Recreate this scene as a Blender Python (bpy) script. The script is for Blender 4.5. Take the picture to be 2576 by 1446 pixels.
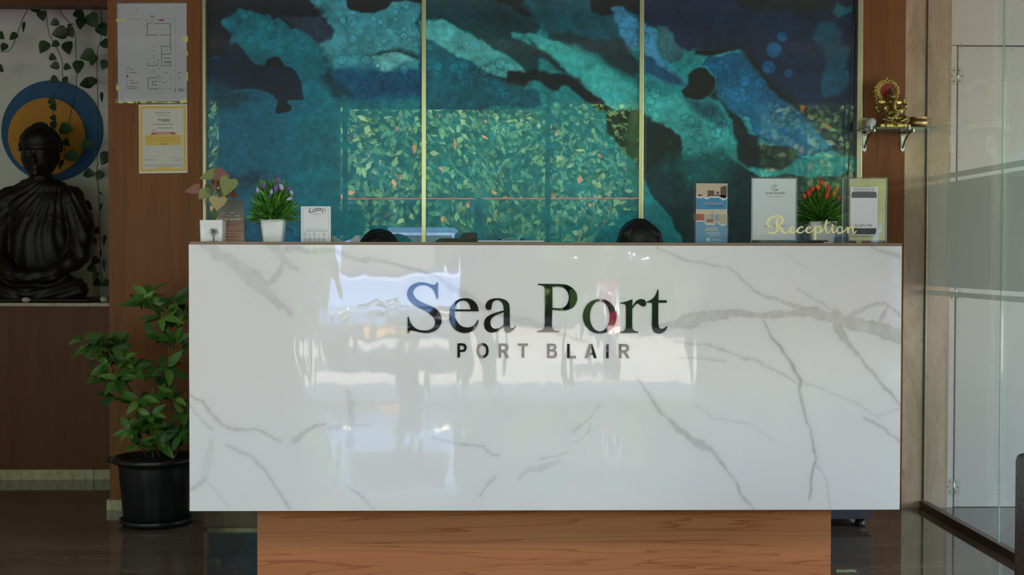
import bpy, bmesh, math, random
import numpy as np
from mathutils import Vector, Matrix

random.seed(7)
S = bpy.context.scene
COL = S.collection
PI = math.pi
for _o in list(bpy.data.objects):
    bpy.data.objects.remove(_o, do_unlink=True)

# ------------------------------------------------------------------ camera
FPX = 3300.0
EYE = Vector((0.0, 0.0, 1.075))
ROT = (Matrix.Rotation(math.radians(-1.28), 3, 'Z') @ Matrix.Rotation(math.radians(90 - 1.30), 3, 'X')
       @ Matrix.Rotation(math.radians(0.12), 3, 'Z'))
cd = bpy.data.cameras.new('camera')
cam = bpy.data.objects.new('camera', cd)
COL.objects.link(cam)
cd.sensor_width = 36.0
cd.lens = FPX / 2576 * 36.0
cd.clip_start = 0.05
cd.clip_end = 300
cam.location = EYE
cam.rotation_euler = ROT.to_euler()
S.camera = cam

# ------------------------------------------------------------------ sky, sun, exposure
W = bpy.data.worlds.new('sky')
S.world = W
W.use_nodes = True
_nt = W.node_tree
_nt.nodes.clear()
_sky = _nt.nodes.new('ShaderNodeTexSky')
_sky.sky_type = 'NISHITA'
_sky.sun_disc = False
_sky.sun_elevation = math.radians(62)
_sky.sun_rotation = math.radians(20)
_sky.air_density = 1.0
_sky.dust_density = 2.5
_bg = _nt.nodes.new('ShaderNodeBackground')
_bg.inputs['Strength'].default_value = 0.42
_wo = _nt.nodes.new('ShaderNodeOutputWorld')
_nt.links.new(_sky.outputs[0], _bg.inputs[0])
_nt.links.new(_bg.outputs[0], _wo.inputs[0])
_sl = bpy.data.lights.new('sun', 'SUN')
_sl.energy = 6.0
_sl.angle = math.radians(0.6)
_sl.color = (1.0, 0.95, 0.87)
sun = bpy.data.objects.new('sun', _sl)
COL.objects.link(sun)
sun.rotation_euler = (math.radians(-28), math.radians(12), 0)   # high sun over the roof, shining out towards the trees
S.view_settings.view_transform = 'Standard'
S.view_settings.look = 'None'
S.view_settings.gamma = 1.0
S.view_settings.use_curve_mapping = False
S.view_settings.exposure = 2.43
S.cycles.use_denoising = True
S.cycles.max_bounces = 6
S.cycles.diffuse_bounces = 4
S.cycles.transparent_max_bounces = 12
S.cycles.caustics_reflective = False
S.cycles.caustics_refractive = False
S.cycles.sample_clamp_indirect = 8.0

OPENINGS = [(-4.6, -2.5), (-1.37, 1.56), (3.1, 7.3)]
ROOM_R = 7.5
FACADE_Y = -1.28
LINTEL = 2.56
for _i, (_a, _b) in enumerate(OPENINGS):          # sky portals in the open shopfront bays (guide sampling, emit nothing themselves)
    _pl = bpy.data.lights.new('sky_portal', 'AREA')
    _pl.shape = 'RECTANGLE'
    _pl.size = _b - _a
    _pl.size_y = LINTEL
    _pl.cycles.is_portal = True
    _po = bpy.data.objects.new('sky_portal', _pl)
    COL.objects.link(_po)
    _po.location = ((_a + _b) / 2, FACADE_Y - 0.12, LINTEL / 2)
    _po.rotation_euler = (math.radians(90), 0, 0)
_pl = bpy.data.lights.new('sky_portal', 'AREA')
_pl.shape = 'RECTANGLE'
_pl.size = LINTEL
_pl.size_y = 6.2
_pl.cycles.is_portal = True
_po = bpy.data.objects.new('sky_portal', _pl)
COL.objects.link(_po)
_po.location = (ROOM_R + 0.12, 2.1, LINTEL / 2)
_po.rotation_euler = (0, math.radians(90), 0)

# ------------------------------------------------------------------ pixel <-> place
CAMINV = np.array(ROT.transposed())
RM = np.array(ROT)


def P(px, py, Y):
    """world point on the plane y=Y seen at pixel (px,py) of the 2576x1446 photograph"""
    v = ROT @ Vector(((px - 1288) / FPX, -(py - 723) / FPX, -1.0))
    t = (Y - EYE.y) / v.y
    return EYE + v * t


def PX(px, Y, py=700):
    return P(px, py, Y).x


def PZ(py, Y, px=1288):
    return P(px, py, Y).z


def proj(X, Y, Z):
    d = np.stack([X - EYE.x, np.full_like(X, Y) - EYE.y, Z - EYE.z], -1) @ RM
    return 1288 + FPX * d[..., 0] / -d[..., 2], 723 - FPX * d[..., 1] / -d[..., 2]


Y_PANEL = 4.177      # marble face of the desk
Y_WALL = 5.593       # timber columns, glass wall, marble column
Y_ALC = 6.36         # timber front below the niche
Y_NICHE = 6.95       # white back of the niche


# ------------------------------------------------------------------ materials
def lin(*c):
    return tuple(((v / 255) / 12.92 if v / 255 <= 0.04045 else ((v / 255 + 0.055) / 1.055) ** 2.4) for v in c[:3]) + (1.0,)


MATS = {}


def mat(name, col=(0.5, 0.5, 0.5), rough=0.5, metal=0.0, coat=0.0, spec=0.5, noise=0.0, nscale=8.0, bump=0.0, bscale=40.0, **kw):
    if name in MATS:
        return MATS[name]
    m = bpy.data.materials.new(name)
    m.use_nodes = True
    nt = m.node_tree
    b = nt.nodes['Principled BSDF']
    c = tuple(col[:3]) + (1.0,)
    b.inputs['Base Color'].default_value = c
    b.inputs['Roughness'].default_value = rough
    b.inputs['Metallic'].default_value = metal
    b.inputs['Coat Weight'].default_value = coat
    b.inputs['Coat Roughness'].default_value = kw.get('coat_rough', 0.02)
    b.inputs['Specular IOR Level'].default_value = spec
    if 'emit' in kw:
        b.inputs['Emission Color'].default_value = c
        b.inputs['Emission Strength'].default_value = kw['emit']
    if 'trans' in kw:
        b.inputs['Transmission Weight'].default_value = kw['trans']
        b.inputs['IOR'].default_value = kw.get('ior', 1.45)
    if noise > 0:
        tc = nt.nodes.new('ShaderNodeTexCoord')
        n = nt.nodes.new('ShaderNodeTexNoise')
        n.inputs['Scale'].default_value = nscale
        n.inputs['Detail'].default_value = 5
        mx = nt.nodes.new('ShaderNodeMix')
        mx.data_type = 'RGBA'
        mx.inputs['A'].default_value = tuple(v * (1 - noise) for v in c[:3]) + (1,)
        mx.inputs['B'].default_value = tuple(min(1, v * (1 + noise)) for v in c[:3]) + (1,)
        nt.links.new(tc.outputs['Object'], n.inputs['Vector'])
        nt.links.new(n.outputs['Fac'], mx.inputs['Factor'])
        nt.links.new(mx.outputs['Result'], b.inputs['Base Color'])
    if bump > 0:
        tc = nt.nodes.new('ShaderNodeTexCoord')
        n = nt.nodes.new('ShaderNodeTexNoise')
        n.inputs['Scale'].default_value = bscale
        n.inputs['Detail'].default_value = 4
        bp = nt.nodes.new('ShaderNodeBump')
        bp.inputs['Strength'].default_value = bump
        bp.inputs['Distance'].default_value = 0.01
        nt.links.new(tc.outputs['Object'], n.inputs['Vector'])
        nt.links.new(n.outputs['Fac'], bp.inputs['Height'])
        nt.links.new(bp.outputs['Normal'], b.inputs['Normal'])
    MATS[name] = m
    return m


def wood(name, dark, light, axis='Z', scale=1.0, rough=0.35, coat=0.25, rings=0.0, along=0.55, sharp=5.0):
    m = mat(name, light, rough, coat=coat, coat_rough=0.12)
    nt = m.node_tree
    b = nt.nodes['Principled BSDF']
    tc = nt.nodes.new('ShaderNodeTexCoord')
    mp = nt.nodes.new('ShaderNodeMapping')
    sc = [9.0 * scale] * 3
    sc['XYZ'.index(axis)] = along * scale
    mp.inputs['Scale'].default_value = sc
    nt.links.new(tc.outputs['Object'], mp.inputs['Vector'])
    n1 = nt.nodes.new('ShaderNodeTexNoise')
    n1.inputs['Scale'].default_value = 1.0
    n1.inputs['Detail'].default_value = 3
    n1.inputs['Distortion'].default_value = 0.5
    nt.links.new(mp.outputs[0], n1.inputs['Vector'])
    n2 = nt.nodes.new('ShaderNodeTexNoise')
    n2.inputs['Scale'].default_value = 9.0
    n2.inputs['Detail'].default_value = 6
    nt.links.new(mp.outputs[0], n2.inputs['Vector'])
    # growth rings: contour lines of the stretched noise
    b.inputs['Specular IOR Level'].default_value = 0.3
    mul = nt.nodes.new('ShaderNodeMath'); mul.operation = 'MULTIPLY'; mul.inputs[1].default_value = 9.0
    nt.links.new(n1.outputs['Fac'], mul.inputs[0])
    fr = nt.nodes.new('ShaderNodeMath'); fr.operation = 'FRACT'
    nt.links.new(mul.outputs[0], fr.inputs[0])
    pw = nt.nodes.new('ShaderNodeMath'); pw.operation = 'POWER'; pw.inputs[1].default_value = sharp
    nt.links.new(fr.outputs[0], pw.inputs[0])
    rg = nt.nodes.new('ShaderNodeMath'); rg.operation = 'MULTIPLY'; rg.inputs[1].default_value = rings
    nt.links.new(pw.outputs[0], rg.inputs[0])
    mix = nt.nodes.new('ShaderNodeMix'); mix.data_type = 'RGBA'
    mix.inputs['A'].default_value = tuple(dark[:3]) + (1,)
    mix.inputs['B'].default_value = tuple(light[:3]) + (1,)
    av = nt.nodes.new('ShaderNodeMath'); av.operation = 'MULTIPLY_ADD'
    av.inputs[1].default_value = 0.75
    nt.links.new(n1.outputs['Fac'], av.inputs[0])
    h = nt.nodes.new('ShaderNodeMath'); h.operation = 'MULTIPLY'; h.inputs[1].default_value = 0.3
    nt.links.new(n2.outputs['Fac'], h.inputs[0])
    nt.links.new(h.outputs[0], av.inputs[2])
    sb = nt.nodes.new('ShaderNodeMath'); sb.operation = 'SUBTRACT'; sb.use_clamp = True
    nt.links.new(av.outputs[0], sb.inputs[0])
    nt.links.new(rg.outputs[0], sb.inputs[1])
    nt.links.new(sb.outputs[0], mix.inputs['Factor'])
    nt.links.new(mix.outputs['Result'], b.inputs['Base Color'])
    bp = nt.nodes.new('ShaderNodeBump')
    bp.inputs['Strength'].default_value = 0.06
    bp.inputs['Distance'].default_value = 0.004
    nt.links.new(n2.outputs['Fac'], bp.inputs['Height'])
    nt.links.new(bp.outputs['Normal'], b.inputs['Normal'])
    return m


def stone(name, a, bcol, vein, rough=0.12, rot=(0, 0, 0), sc=(3, 3, 3), vw=0.05, coat=0.0):
    m = mat(name, a, rough, coat=coat)
    nt = m.node_tree
    b = nt.nodes['Principled BSDF']
    tc = nt.nodes.new('ShaderNodeTexCoord')
    mp = nt.nodes.new('ShaderNodeMapping')
    mp.inputs['Rotation'].default_value = rot
    mp.inputs['Scale'].default_value = sc
    nt.links.new(tc.outputs['Object'], mp.inputs['Vector'])
    n1 = nt.nodes.new('ShaderNodeTexNoise')
    n1.inputs['Scale'].default_value = 1.0
    n1.inputs['Detail'].default_value = 9
    n1.inputs['Roughness'].default_value = 0.62
    n1.inputs['Distortion'].default_value = 0.8
    nt.links.new(mp.outputs[0], n1.inputs['Vector'])
    mix = nt.nodes.new('ShaderNodeMix'); mix.data_type = 'RGBA'
    mix.inputs['A'].default_value = tuple(a[:3]) + (1,)
    mix.inputs['B'].default_value = tuple(bcol[:3]) + (1,)
    rp = nt.nodes.new('ShaderNodeMapRange')
    rp.inputs['From Min'].default_value = 0.32
    rp.inputs['From Max'].default_value = 0.68
    nt.links.new(n1.outputs['Fac'], rp.inputs['Value'])
    nt.links.new(rp.outputs[0], mix.inputs['Factor'])
    n2 = nt.nodes.new('ShaderNodeTexNoise')
    n2.inputs['Scale'].default_value = 0.8
    n2.inputs['Detail'].default_value = 6
    n2.inputs['Distortion'].default_value = 1.6
    nt.links.new(mp.outputs[0], n2.inputs['Vector'])
    s1 = nt.nodes.new('ShaderNodeMath'); s1.operation = 'SUBTRACT'; s1.inputs[1].default_value = 0.5
    nt.links.new(n2.outputs['Fac'], s1.inputs[0])
    ab = nt.nodes.new('ShaderNodeMath'); ab.operation = 'ABSOLUTE'
    nt.links.new(s1.outputs[0], ab.inputs[0])
    vr = nt.nodes.new('ShaderNodeMapRange')
    vr.inputs['From Min'].default_value = 0.0
    vr.inputs['From Max'].default_value = vw
    vr.inputs['To Min'].default_value = 0.75
    vr.inputs['To Max'].default_value = 0.0
    nt.links.new(ab.outputs[0], vr.inputs['Value'])
    mv = nt.nodes.new('ShaderNodeMix'); mv.data_type = 'RGBA'
    nt.links.new(mix.outputs['Result'], mv.inputs['A'])
    mv.inputs['B'].default_value = tuple(vein[:3]) + (1,)
    nt.links.new(vr.outputs[0], mv.inputs['Factor'])
    nt.links.new(mv.outputs['Result'], b.inputs['Base Color'])
    return m


def thin_glass(name, tint=(0.93, 0.97, 0.95), haze=0.0, hazecol=(0.6, 0.63, 0.6), gloss=1.0):
    """architectural sheet glass: straight-through transmission plus Fresnel mirror, optional frosting"""
    if name in MATS:
        return MATS[name]
    m = bpy.data.materials.new(name)
    m.use_nodes = True
    nt = m.node_tree
    nt.nodes.clear()
    out = nt.nodes.new('ShaderNodeOutputMaterial')
    tr = nt.nodes.new('ShaderNodeBsdfTransparent')
    tr.inputs[0].default_value = tuple(tint) + (1,)
    gl = nt.nodes.new('ShaderNodeBsdfGlossy')
    gl.inputs['Roughness'].default_value = 0.0
    fr = nt.nodes.new('ShaderNodeFresnel')
    ge = nt.nodes.new('ShaderNodeNewGeometry')      # a sheet reflects alike from either side
    io = nt.nodes.new('ShaderNodeMapRange')
    io.inputs['To Min'].default_value = 1.5
    io.inputs['To Max'].default_value = 1 / 1.5
    nt.links.new(ge.outputs['Backfacing'], io.inputs['Value'])
    nt.links.new(io.outputs[0], fr.inputs['IOR'])
    mg = nt.nodes.new('ShaderNodeMath'); mg.operation = 'MULTIPLY'; mg.inputs[1].default_value = gloss
    nt.links.new(fr.outputs[0], mg.inputs[0])
    base = tr.outputs[0]
    if haze > 0:
        df = nt.nodes.new('ShaderNodeBsdfDiffuse')
        df.inputs[0].default_value = tuple(hazecol) + (1,)
        tl = nt.nodes.new('ShaderNodeBsdfTranslucent')
        tl.inputs[0].default_value = tuple(hazecol) + (1,)
        a = nt.nodes.new('ShaderNodeMixShader'); a.inputs[0].default_value = 0.5
        nt.links.new(df.outputs[0], a.inputs[1]); nt.links.new(tl.outputs[0], a.inputs[2])
        h = nt.nodes.new('ShaderNodeMixShader'); h.inputs[0].default_value = haze
        nt.links.new(tr.outputs[0], h.inputs[1]); nt.links.new(a.outputs[0], h.inputs[2])
        base = h.outputs[0]
    mx = nt.nodes.new('ShaderNodeMixShader')
    nt.links.new(mg.outputs[0], mx.inputs[0])
    nt.links.new(base, mx.inputs[1])
    nt.links.new(gl.outputs[0], mx.inputs[2])
    nt.links.new(mx.outputs[0], out.inputs['Surface'])
    MATS[name] = m
    return m


# ------------------------------------------------------------------ object helpers
def wloc(o):
    v = Vector((0, 0, 0))
    while o is not None:
        v += o.location
        o = o.parent
    return v


def tag(o, label=None, cat=None, group=None, kind=None):
    if label: o['label'] = label
    if cat: o['category'] = cat
    if group: o['group'] = group
    if kind: o['kind'] = kind
    return o


def thing(name, loc, label, cat, group=None):
    o = bpy.data.objects.new(name, None)
    o.empty_display_size = 0.05
    COL.objects.link(o)
    o.location = loc
    return tag(o, label, cat, group)


def link(name, me, m=None, parent=None):
    o = bpy.data.objects.new(name, me)
    COL.objects.link(o)
    if parent is not None:
        o.parent = parent
    if m is not None:
        me.materials.clear()
        for q in (m if isinstance(m, (list, tuple)) else [m]):
            me.materials.append(q)
    return o


def mesh(name, verts, faces, m, parent=None, smooth=False, origin=None):
    """verts are given in world space"""
    off = wloc(parent) if parent is not None else Vector((0, 0, 0))
    me = bpy.data.meshes.new(name)
    o0 = Vector(origin) if origin is not None else off
    me.from_pydata([tuple(Vector(v) - o0) for v in verts], [], faces)
    if smooth:
        me.polygons.foreach_set('use_smooth', [True] * len(me.polygons))
    me.update()
    o = link(name, me, m, parent)
    o.location = o0 - off
    return o


def bm_obj(name, bm, m, parent=None, smooth=False, origin=None):
    off = wloc(parent) if parent is not None else Vector((0, 0, 0))
    o0 = Vector(origin) if origin is not None else off
    bmesh.ops.translate(bm, vec=-o0, verts=bm.verts)
    me = bpy.data.meshes.new(name)
    bm.to_mesh(me)
    bm.free()
    if smooth:
        me.polygons.foreach_set('use_smooth', [True] * len(me.polygons))
    o = link(name, me, m, parent)
    o.location = o0 - off
    return o


def add_box(bm, x0, x1, y0, y1, z0, z1):
    vs = [bm.verts.new(p) for p in ((x0, y0, z0), (x1, y0, z0), (x1, y1, z0), (x0, y1, z0), (x0, y0, z1), (x1, y0, z1), (x1, y1, z1), (x0, y1, z1))]
    for f in ((3, 2, 1, 0), (4, 5, 6, 7), (0, 1, 5, 4), (1, 2, 6, 5), (2, 3, 7, 6), (3, 0, 4, 7)):
        bm.faces.new([vs[i] for i in f])
    return vs


def box(name, x0, x1, y0, y1, z0, z1, m, parent=None, bevel=0.0, seg=2, origin=None):
    bm = bmesh.new()
    add_box(bm, min(x0, x1), max(x0, x1), min(y0, y1), max(y0, y1), min(z0, z1), max(z0, z1))
    if bevel > 0:
        bmesh.ops.bevel(bm, geom=list(bm.edges), offset=bevel, segments=seg, profile=0.5, affect='EDGES')
    return bm_obj(name, bm, m, parent, origin=origin)


def add_lathe(bm, prof, c, n=32, sx=1.0, sy=1.0):
    rings = []
    for r, z in prof:
        if r <= 1e-6:
            rings.append([bm.verts.new((c[0], c[1], c[2] + z))])
        else:
            rings.append([bm.verts.new((c[0] + r * sx * math.cos(2 * PI * k / n), c[1] + r * sy * math.sin(2 * PI * k / n), c[2] + z)) for k in range(n)])
    for a, b in zip(rings, rings[1:]):
        for k in range(n):
            k2 = (k + 1) % n
            if len(a) == 1 and len(b) > 1:
                bm.faces.new((a[0], b[k2], b[k]))
            elif len(b) == 1 and len(a) > 1:
                bm.faces.new((a[k], a[k2], b[0]))
            elif len(a) > 1:
                bm.faces.new((a[k], a[k2], b[k2], b[k]))


def lathe(name, prof, c, m, parent=None, n=32, sx=1.0, sy=1.0):
    bm = bmesh.new()
    add_lathe(bm, prof, c, n, sx, sy)
    bmesh.ops.recalc_face_normals(bm, faces=bm.faces)
    return bm_obj(name, bm, m, parent, smooth=True)


def add_tube(bm, pts, rad, n=8, closed=False):
    pts = [Vector(p) for p in pts]
    if not isinstance(rad, (list, tuple)):
        rad = [rad] * len(pts)
    rings = []
    up = None
    for i, p in enumerate(pts):
        if closed:
            t = (pts[(i + 1) % len(pts)] - pts[i - 1]).normalized()
        else:
            t = (pts[min(i + 1, len(pts) - 1)] - pts[max(i - 1, 0)]).normalized()
        if up is None:
            up = Vector((0, 0, 1)) if abs(t.z) < 0.9 else Vector((1, 0, 0))
        a = t.cross(up)
        if a.length < 1e-5:
            a = t.cross(Vector((0.3, 1, 0.2)))
        a.normalize()
        b = a.cross(t).normalized()
        up = b
        rings.append([bm.verts.new(p + rad[i] * (math.cos(2 * PI * k / n) * a + math.sin(2 * PI * k / n) * b)) for k in range(n)])
    pairs = list(zip(rings, rings[1:])) + ([(rings[-1], rings[0])] if closed else [])
    for r0, r1 in pairs:
        for k in range(n):
            bm.faces.new((r0[k], r1[k], r1[(k + 1) % n], r0[(k + 1) % n]))
    if not closed:
        bm.faces.new(rings[0])
        bm.faces.new(list(reversed(rings[-1])))


def tube(name, pts, rad, m, parent=None, n=8, closed=False):
    bm = bmesh.new()
    add_tube(bm, pts, rad, n, closed)
    bmesh.ops.recalc_face_normals(bm, faces=bm.faces)
    return bm_obj(name, bm, m, parent, smooth=True)


def crom(pts, sub=8, closed=False):
    """smooth curve through points; a third value of 1 makes a corner"""
    n = len(pts)
    out = []
    rng = range(n if closed else n - 1)
    for i in rng:
        p1, p2 = pts[i], pts[(i + 1) % n]
        c1 = len(p1) > 2 and p1[2] == 1
        c2 = len(p2) > 2 and p2[2] == 1
        p0 = pts[i - 1] if (closed or i > 0) else p1
        p3 = pts[(i + 2) % n] if (closed or i + 2 < n) else p2
        if c1: p0 = p1
        if c2: p3 = p2
        k = 1 if (c1 and c2) else sub
        for s in range(k):
            t = s / k
            q = []
            for d in (0, 1):
                a, b, c, e = p0[d], p1[d], p2[d], p3[d]
                q.append(0.5 * (2 * b + (c - a) * t + (2 * a - 5 * b + 4 * c - e) * t * t + (3 * b - a - 3 * c + e) * t ** 3))
            out.append(tuple(q))
    if not closed:
        out.append(tuple(pts[-1][:2]))
    return out


def curve_mesh(cu):
    o = bpy.data.objects.new('tmp', cu)
    COL.objects.link(o)
    dg = bpy.context.evaluated_depsgraph_get()
    me = bpy.data.meshes.new_from_object(o.evaluated_get(dg))
    bpy.data.objects.remove(o, do_unlink=True)
    bpy.data.curves.remove(cu)
    return me


def outline(name, loops, Y, depth, m, parent=None, bevel=0.0):
    """loops: closed lists of (px,py) on plane y=Y, extruded away from the viewer by depth"""
    cu = bpy.data.curves.new('c', 'CURVE')
    cu.dimensions = '2D'
    cu.fill_mode = 'BOTH'
    for lp in loops:
        sp = cu.splines.new('POLY')
        sp.points.add(len(lp) - 1)
        for q, (x, y) in zip(sp.points, lp):
            w = P(x, y, Y)
            q.co = (w.x, w.z, 0, 1)
        sp.use_cyclic_u = True
    cu.extrude = depth / 2
    cu.bevel_depth = bevel
    me = curve_mesh(cu)
    off = wloc(parent) if parent is not None else Vector((0, 0, 0))
    me.transform(Matrix.Translation(Vector((0, Y + depth / 2, 0)) - off) @ Matrix.Rotation(PI / 2, 4, 'X'))
    return link(name, me, m, parent)


def text(name, s, px, py, hpx, Y, m, parent, align='CENTER', depth=0.0004, bold=0.0, sx=1.0, shear=0.0, rot=0.0):
    """flat lettering centred at pixel (px,py), cap height hpx pixels"""
    cu = bpy.data.curves.new('t', 'FONT')
    cu.body = s
    cu.align_x = align
    cu.align_y = 'CENTER'
    cu.offset = bold
    cu.shear = shear
    cu.extrude = 0.0
    me = curve_mesh(cu)
    ys = [v.co.y for v in me.vertices]
    h = max(ys) - min(ys)
    c = P(px, py, Y)
    sc = (P(px, py - hpx, Y) - c).length / h
    off = wloc(parent)
    my = (max(ys) + min(ys)) / 2
    me.transform(Matrix.Translation(c - off) @ Matrix.Rotation(PI / 2, 4, 'X') @ Matrix.Rotation(rot, 4, 'Z') @ Matrix.Diagonal((sc * sx, sc, 1, 1)) @ Matrix.Translation((0, -my, 0)))
    return link(name, me, m, parent)


def rects(name, rs, Y, m, parent):
    """flat print: list of (x0,y0,x1,y1) or polygons [(x,y)..] in pixels on plane y=Y"""
    vs, fs = [], []
    for r in rs:
        if isinstance(r, tuple) and len(r) == 4 and not isinstance(r[0], tuple):
            x0, y0, x1, y1 = r
            pg = [(x0, y1), (x1, y1), (x1, y0), (x0, y0)]
        else:
            pg = r
        b = len(vs)
        vs += [P(x, y, Y) for x, y in pg]
        fs.append(list(range(b, b + len(pg))))
    o = mesh(name, vs, fs, m, parent)
    if len(fs) > 1:
        o['kind'] = 'stuff'          # fine print, too small to pick apart
    return o


def ribbon_lines(name, lines, Y, w, m, parent):
    """flat printed line work, w in pixels"""
    rs = []
    for l in lines:
        for (x0, y0), (x1, y1) in zip(l, l[1:]):
            d = math.hypot(x1 - x0, y1 - y0) or 1
            nx, ny = -(y1 - y0) / d * w / 2, (x1 - x0) / d * w / 2
            rs.append([(x0 + nx, y0 + ny), (x1 + nx, y1 + ny), (x1 - nx, y1 - ny), (x0 - nx, y0 - ny)])
    return rects(name, rs, Y, m, parent)


_BALLS = {}


def unit_ball(sub):
    if sub not in _BALLS:
        bm = bmesh.new()
        bmesh.ops.create_icosphere(bm, subdivisions=sub, radius=1.0)
        bm.verts.index_update()
        _BALLS[sub] = (np.array([v.co[:] for v in bm.verts]), np.array([[v.index for v in f.verts] for f in bm.faces]))
        bm.free()
    return _BALLS[sub]


def sculpt(name, blobs, voxel, m, parent=None, smooth=4, seg=3):
    """one continuous body from overlapping soft volumes (world space): ('e',centre,radii) or ('c',[(p,r),..])"""
    Vs, Fs, nv = [], [], 0

    def ball(sub, M):
        nonlocal nv
        uv, uf = unit_ball(sub)
        M = np.array(M)
        Vs.append(uv @ M[:3, :3].T + M[:3, 3])
        Fs.append(uf + nv)
        nv += len(uv)
    for b in blobs:
        if b[0] == 'e':
            mt = Matrix.Translation(Vector(b[1]))
            if len(b) > 3:
                mt = mt @ b[3].to_4x4()
            ball(seg, mt @ Matrix.Diagonal((b[2][0], b[2][1], b[2][2], 1)))
        else:
            ch = b[1]
            for (p, r), (q, s) in zip(ch, ch[1:]):
                p, q = Vector(p), Vector(q)
                n = max(2, int((q - p).length / (0.45 * min(r, s))) + 1)
                for k in range(n):
                    t = k / (n - 1)
                    rr = r + (s - r) * t
                    ball(2, Matrix.Translation(p.lerp(q, t)) @ Matrix.Diagonal((rr, rr, rr, 1)))
    me = bpy.data.meshes.new(name)
    me.from_pydata(np.vstack(Vs).tolist(), [], np.vstack(Fs).tolist())
    o = bpy.data.objects.new('tmp', me)
    COL.objects.link(o)
    r = o.modifiers.new('r', 'REMESH')
    r.mode = 'VOXEL'
    r.voxel_size = voxel
    if smooth:
        s = o.modifiers.new('s', 'SMOOTH')
        s.factor = 0.5
        s.iterations = smooth
    dg = bpy.context.evaluated_depsgraph_get()
    me2 = bpy.data.meshes.new_from_object(o.evaluated_get(dg))
    bpy.data.objects.remove(o, do_unlink=True)
    me2.transform(Matrix.Translation(-(wloc(parent) if parent is not None else Vector((0, 0, 0)))))
    me2.polygons.foreach_set('use_smooth', [True] * len(me2.polygons))
    return link(name, me2, m, parent)


def leaf_mesh(name, L, Wd, fold=0.25, droop=0.25, mats=None, n=6, shape=None):
    """a leaf growing along +X from the origin, midrib folded, tip drooping"""
    vs, fs = [], []
    for i in range(n + 1):
        t = i / n
        w = shape(t) * Wd / 2 if shape else Wd / 2 * (math.sin(PI * min(1, t ** 0.8)) ** 0.8 if 0 < t < 1 else 0.02)
        x, z = L * t, -droop * L * t * t
        vs += [(x, w, z + fold * w), (x, 0, z), (x, -w, z + fold * w)]
    for i in range(n):
        a = 3 * i
        fs += [(a, a + 1, a + 4, a + 3), (a + 1, a + 2, a + 5, a + 4)]
    me = bpy.data.meshes.new(name)
    me.from_pydata(vs, [], fs)
    me.polygons.foreach_set('use_smooth', [True] * len(fs))
    for q in mats or []:
        me.materials.append(q)
    return me


def put_leaf(me, root, p, d, roll=0.0, scale=1.0, name='leaf', up=Vector((0, 0, 1))):
    d = Vector(d).normalized()
    y = up.cross(d)
    if y.length < 1e-3:
        y = Vector((0, 1, 0))
    y.normalize()
    z = d.cross(y)
    M = Matrix((d, y, z)).transposed()
    M = M @ Matrix.Rotation(roll, 3, 'X')
    o = bpy.data.objects.new(name, me)
    COL.objects.link(o)
    o.parent = root
    o.location = Vector(p) - wloc(root)
    o.rotation_euler = M.to_euler()
    o.scale = (scale,) * 3
    return o


# numpy noise
def _h(ix, iy, seed):
    n = (ix.astype(np.int64) * 374761393 + iy.astype(np.int64) * 668265263 + seed * 974634777) & 0x7fffffff
    n = ((n ^ (n >> 13)) * 1274126177) & 0x7fffffff
    return ((n ^ (n >> 16)) & 0xffff) / 65535.0


def vnoise(x, y, seed):
    ix, iy = np.floor(x), np.floor(y)
    fx, fy = x - ix, y - iy
    fx = fx * fx * (3 - 2 * fx)
    fy = fy * fy * (3 - 2 * fy)
    a, b = _h(ix, iy, seed), _h(ix + 1, iy, seed)
    c, d = _h(ix, iy + 1, seed), _h(ix + 1, iy + 1, seed)
    return (a * (1 - fx) + b * fx) * (1 - fy) + (c * (1 - fx) + d * fx) * fy


def fbm(x, y, seed, octv=4):
    s, a, t = 0, 0.5, 0
    for i in range(octv):
        s = s + a * vnoise(x * 2 ** i, y * 2 ** i, seed + i * 17)
        t += a
        a *= 0.55
    return s / t - 0.5


def seg_dist(x, y, a, b):
    dx, dy = b[0] - a[0], b[1] - a[1]
    t = np.clip(((x - a[0]) * dx + (y - a[1]) * dy) / (dx * dx + dy * dy + 1e-9), 0, 1)
    return np.hypot(x - a[0] - t * dx, y - a[1] - t * dy), t


def poly_sd(x, y, pg):
    d = np.full(x.shape, 1e9)
    ins = np.zeros(x.shape, bool)
    n = len(pg)
    for i in range(n):
        a, b = pg[i], pg[(i + 1) % n]
        d = np.minimum(d, seg_dist(x, y, a, b)[0])
        c = ((a[1] > y) != (b[1] > y)) & (x < (b[0] - a[0]) * (y - a[1]) / (b[1] - a[1] + 1e-12) + a[0])
        ins ^= c
    return np.where(ins, d, -d)


def grid_mesh(name, xs, zs, Y, parent, m, depth):
    """a sheet facing the viewer with an evenly sampled face and a real thickness; returns object, X, Z of the face vertices"""
    nx, nz = len(xs), len(zs)
    X, Z = np.meshgrid(xs, zs)
    vs = np.stack([X, np.full_like(X, Y), Z], -1).reshape(-1, 3)
    i = np.arange(nx * nz).reshape(nz, nx)
    q = np.stack([i[:-1, :-1], i[:-1, 1:], i[1:, 1:], i[1:, :-1]], -1).reshape(-1, 4)
    b = len(vs)
    back = np.array([[xs[0], Y + depth, zs[0]], [xs[-1], Y + depth, zs[0]], [xs[-1], Y + depth, zs[-1]], [xs[0], Y + depth, zs[-1]]])
    vs = np.vstack([vs, back])
    c = [0, nx - 1, nx * nz - 1, nx * (nz - 1)]
    faces = [tuple(f) for f in q.tolist()] + [(b, b + 3, b + 2, b + 1)]
    faces += [(c[0], b, b + 1, c[1]) if False else (b, b + 1, c[1], c[0]), (b + 1, b + 2, c[2], c[1]), (b + 2, b + 3, c[3], c[2]), (b + 3, b, c[0], c[3])]
    off = wloc(parent)
    me = bpy.data.meshes.new(name)
    me.from_pydata((vs - np.array(off)).tolist(), [], faces)
    o = link(name, me, m, parent)
    return o, X, Z


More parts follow.
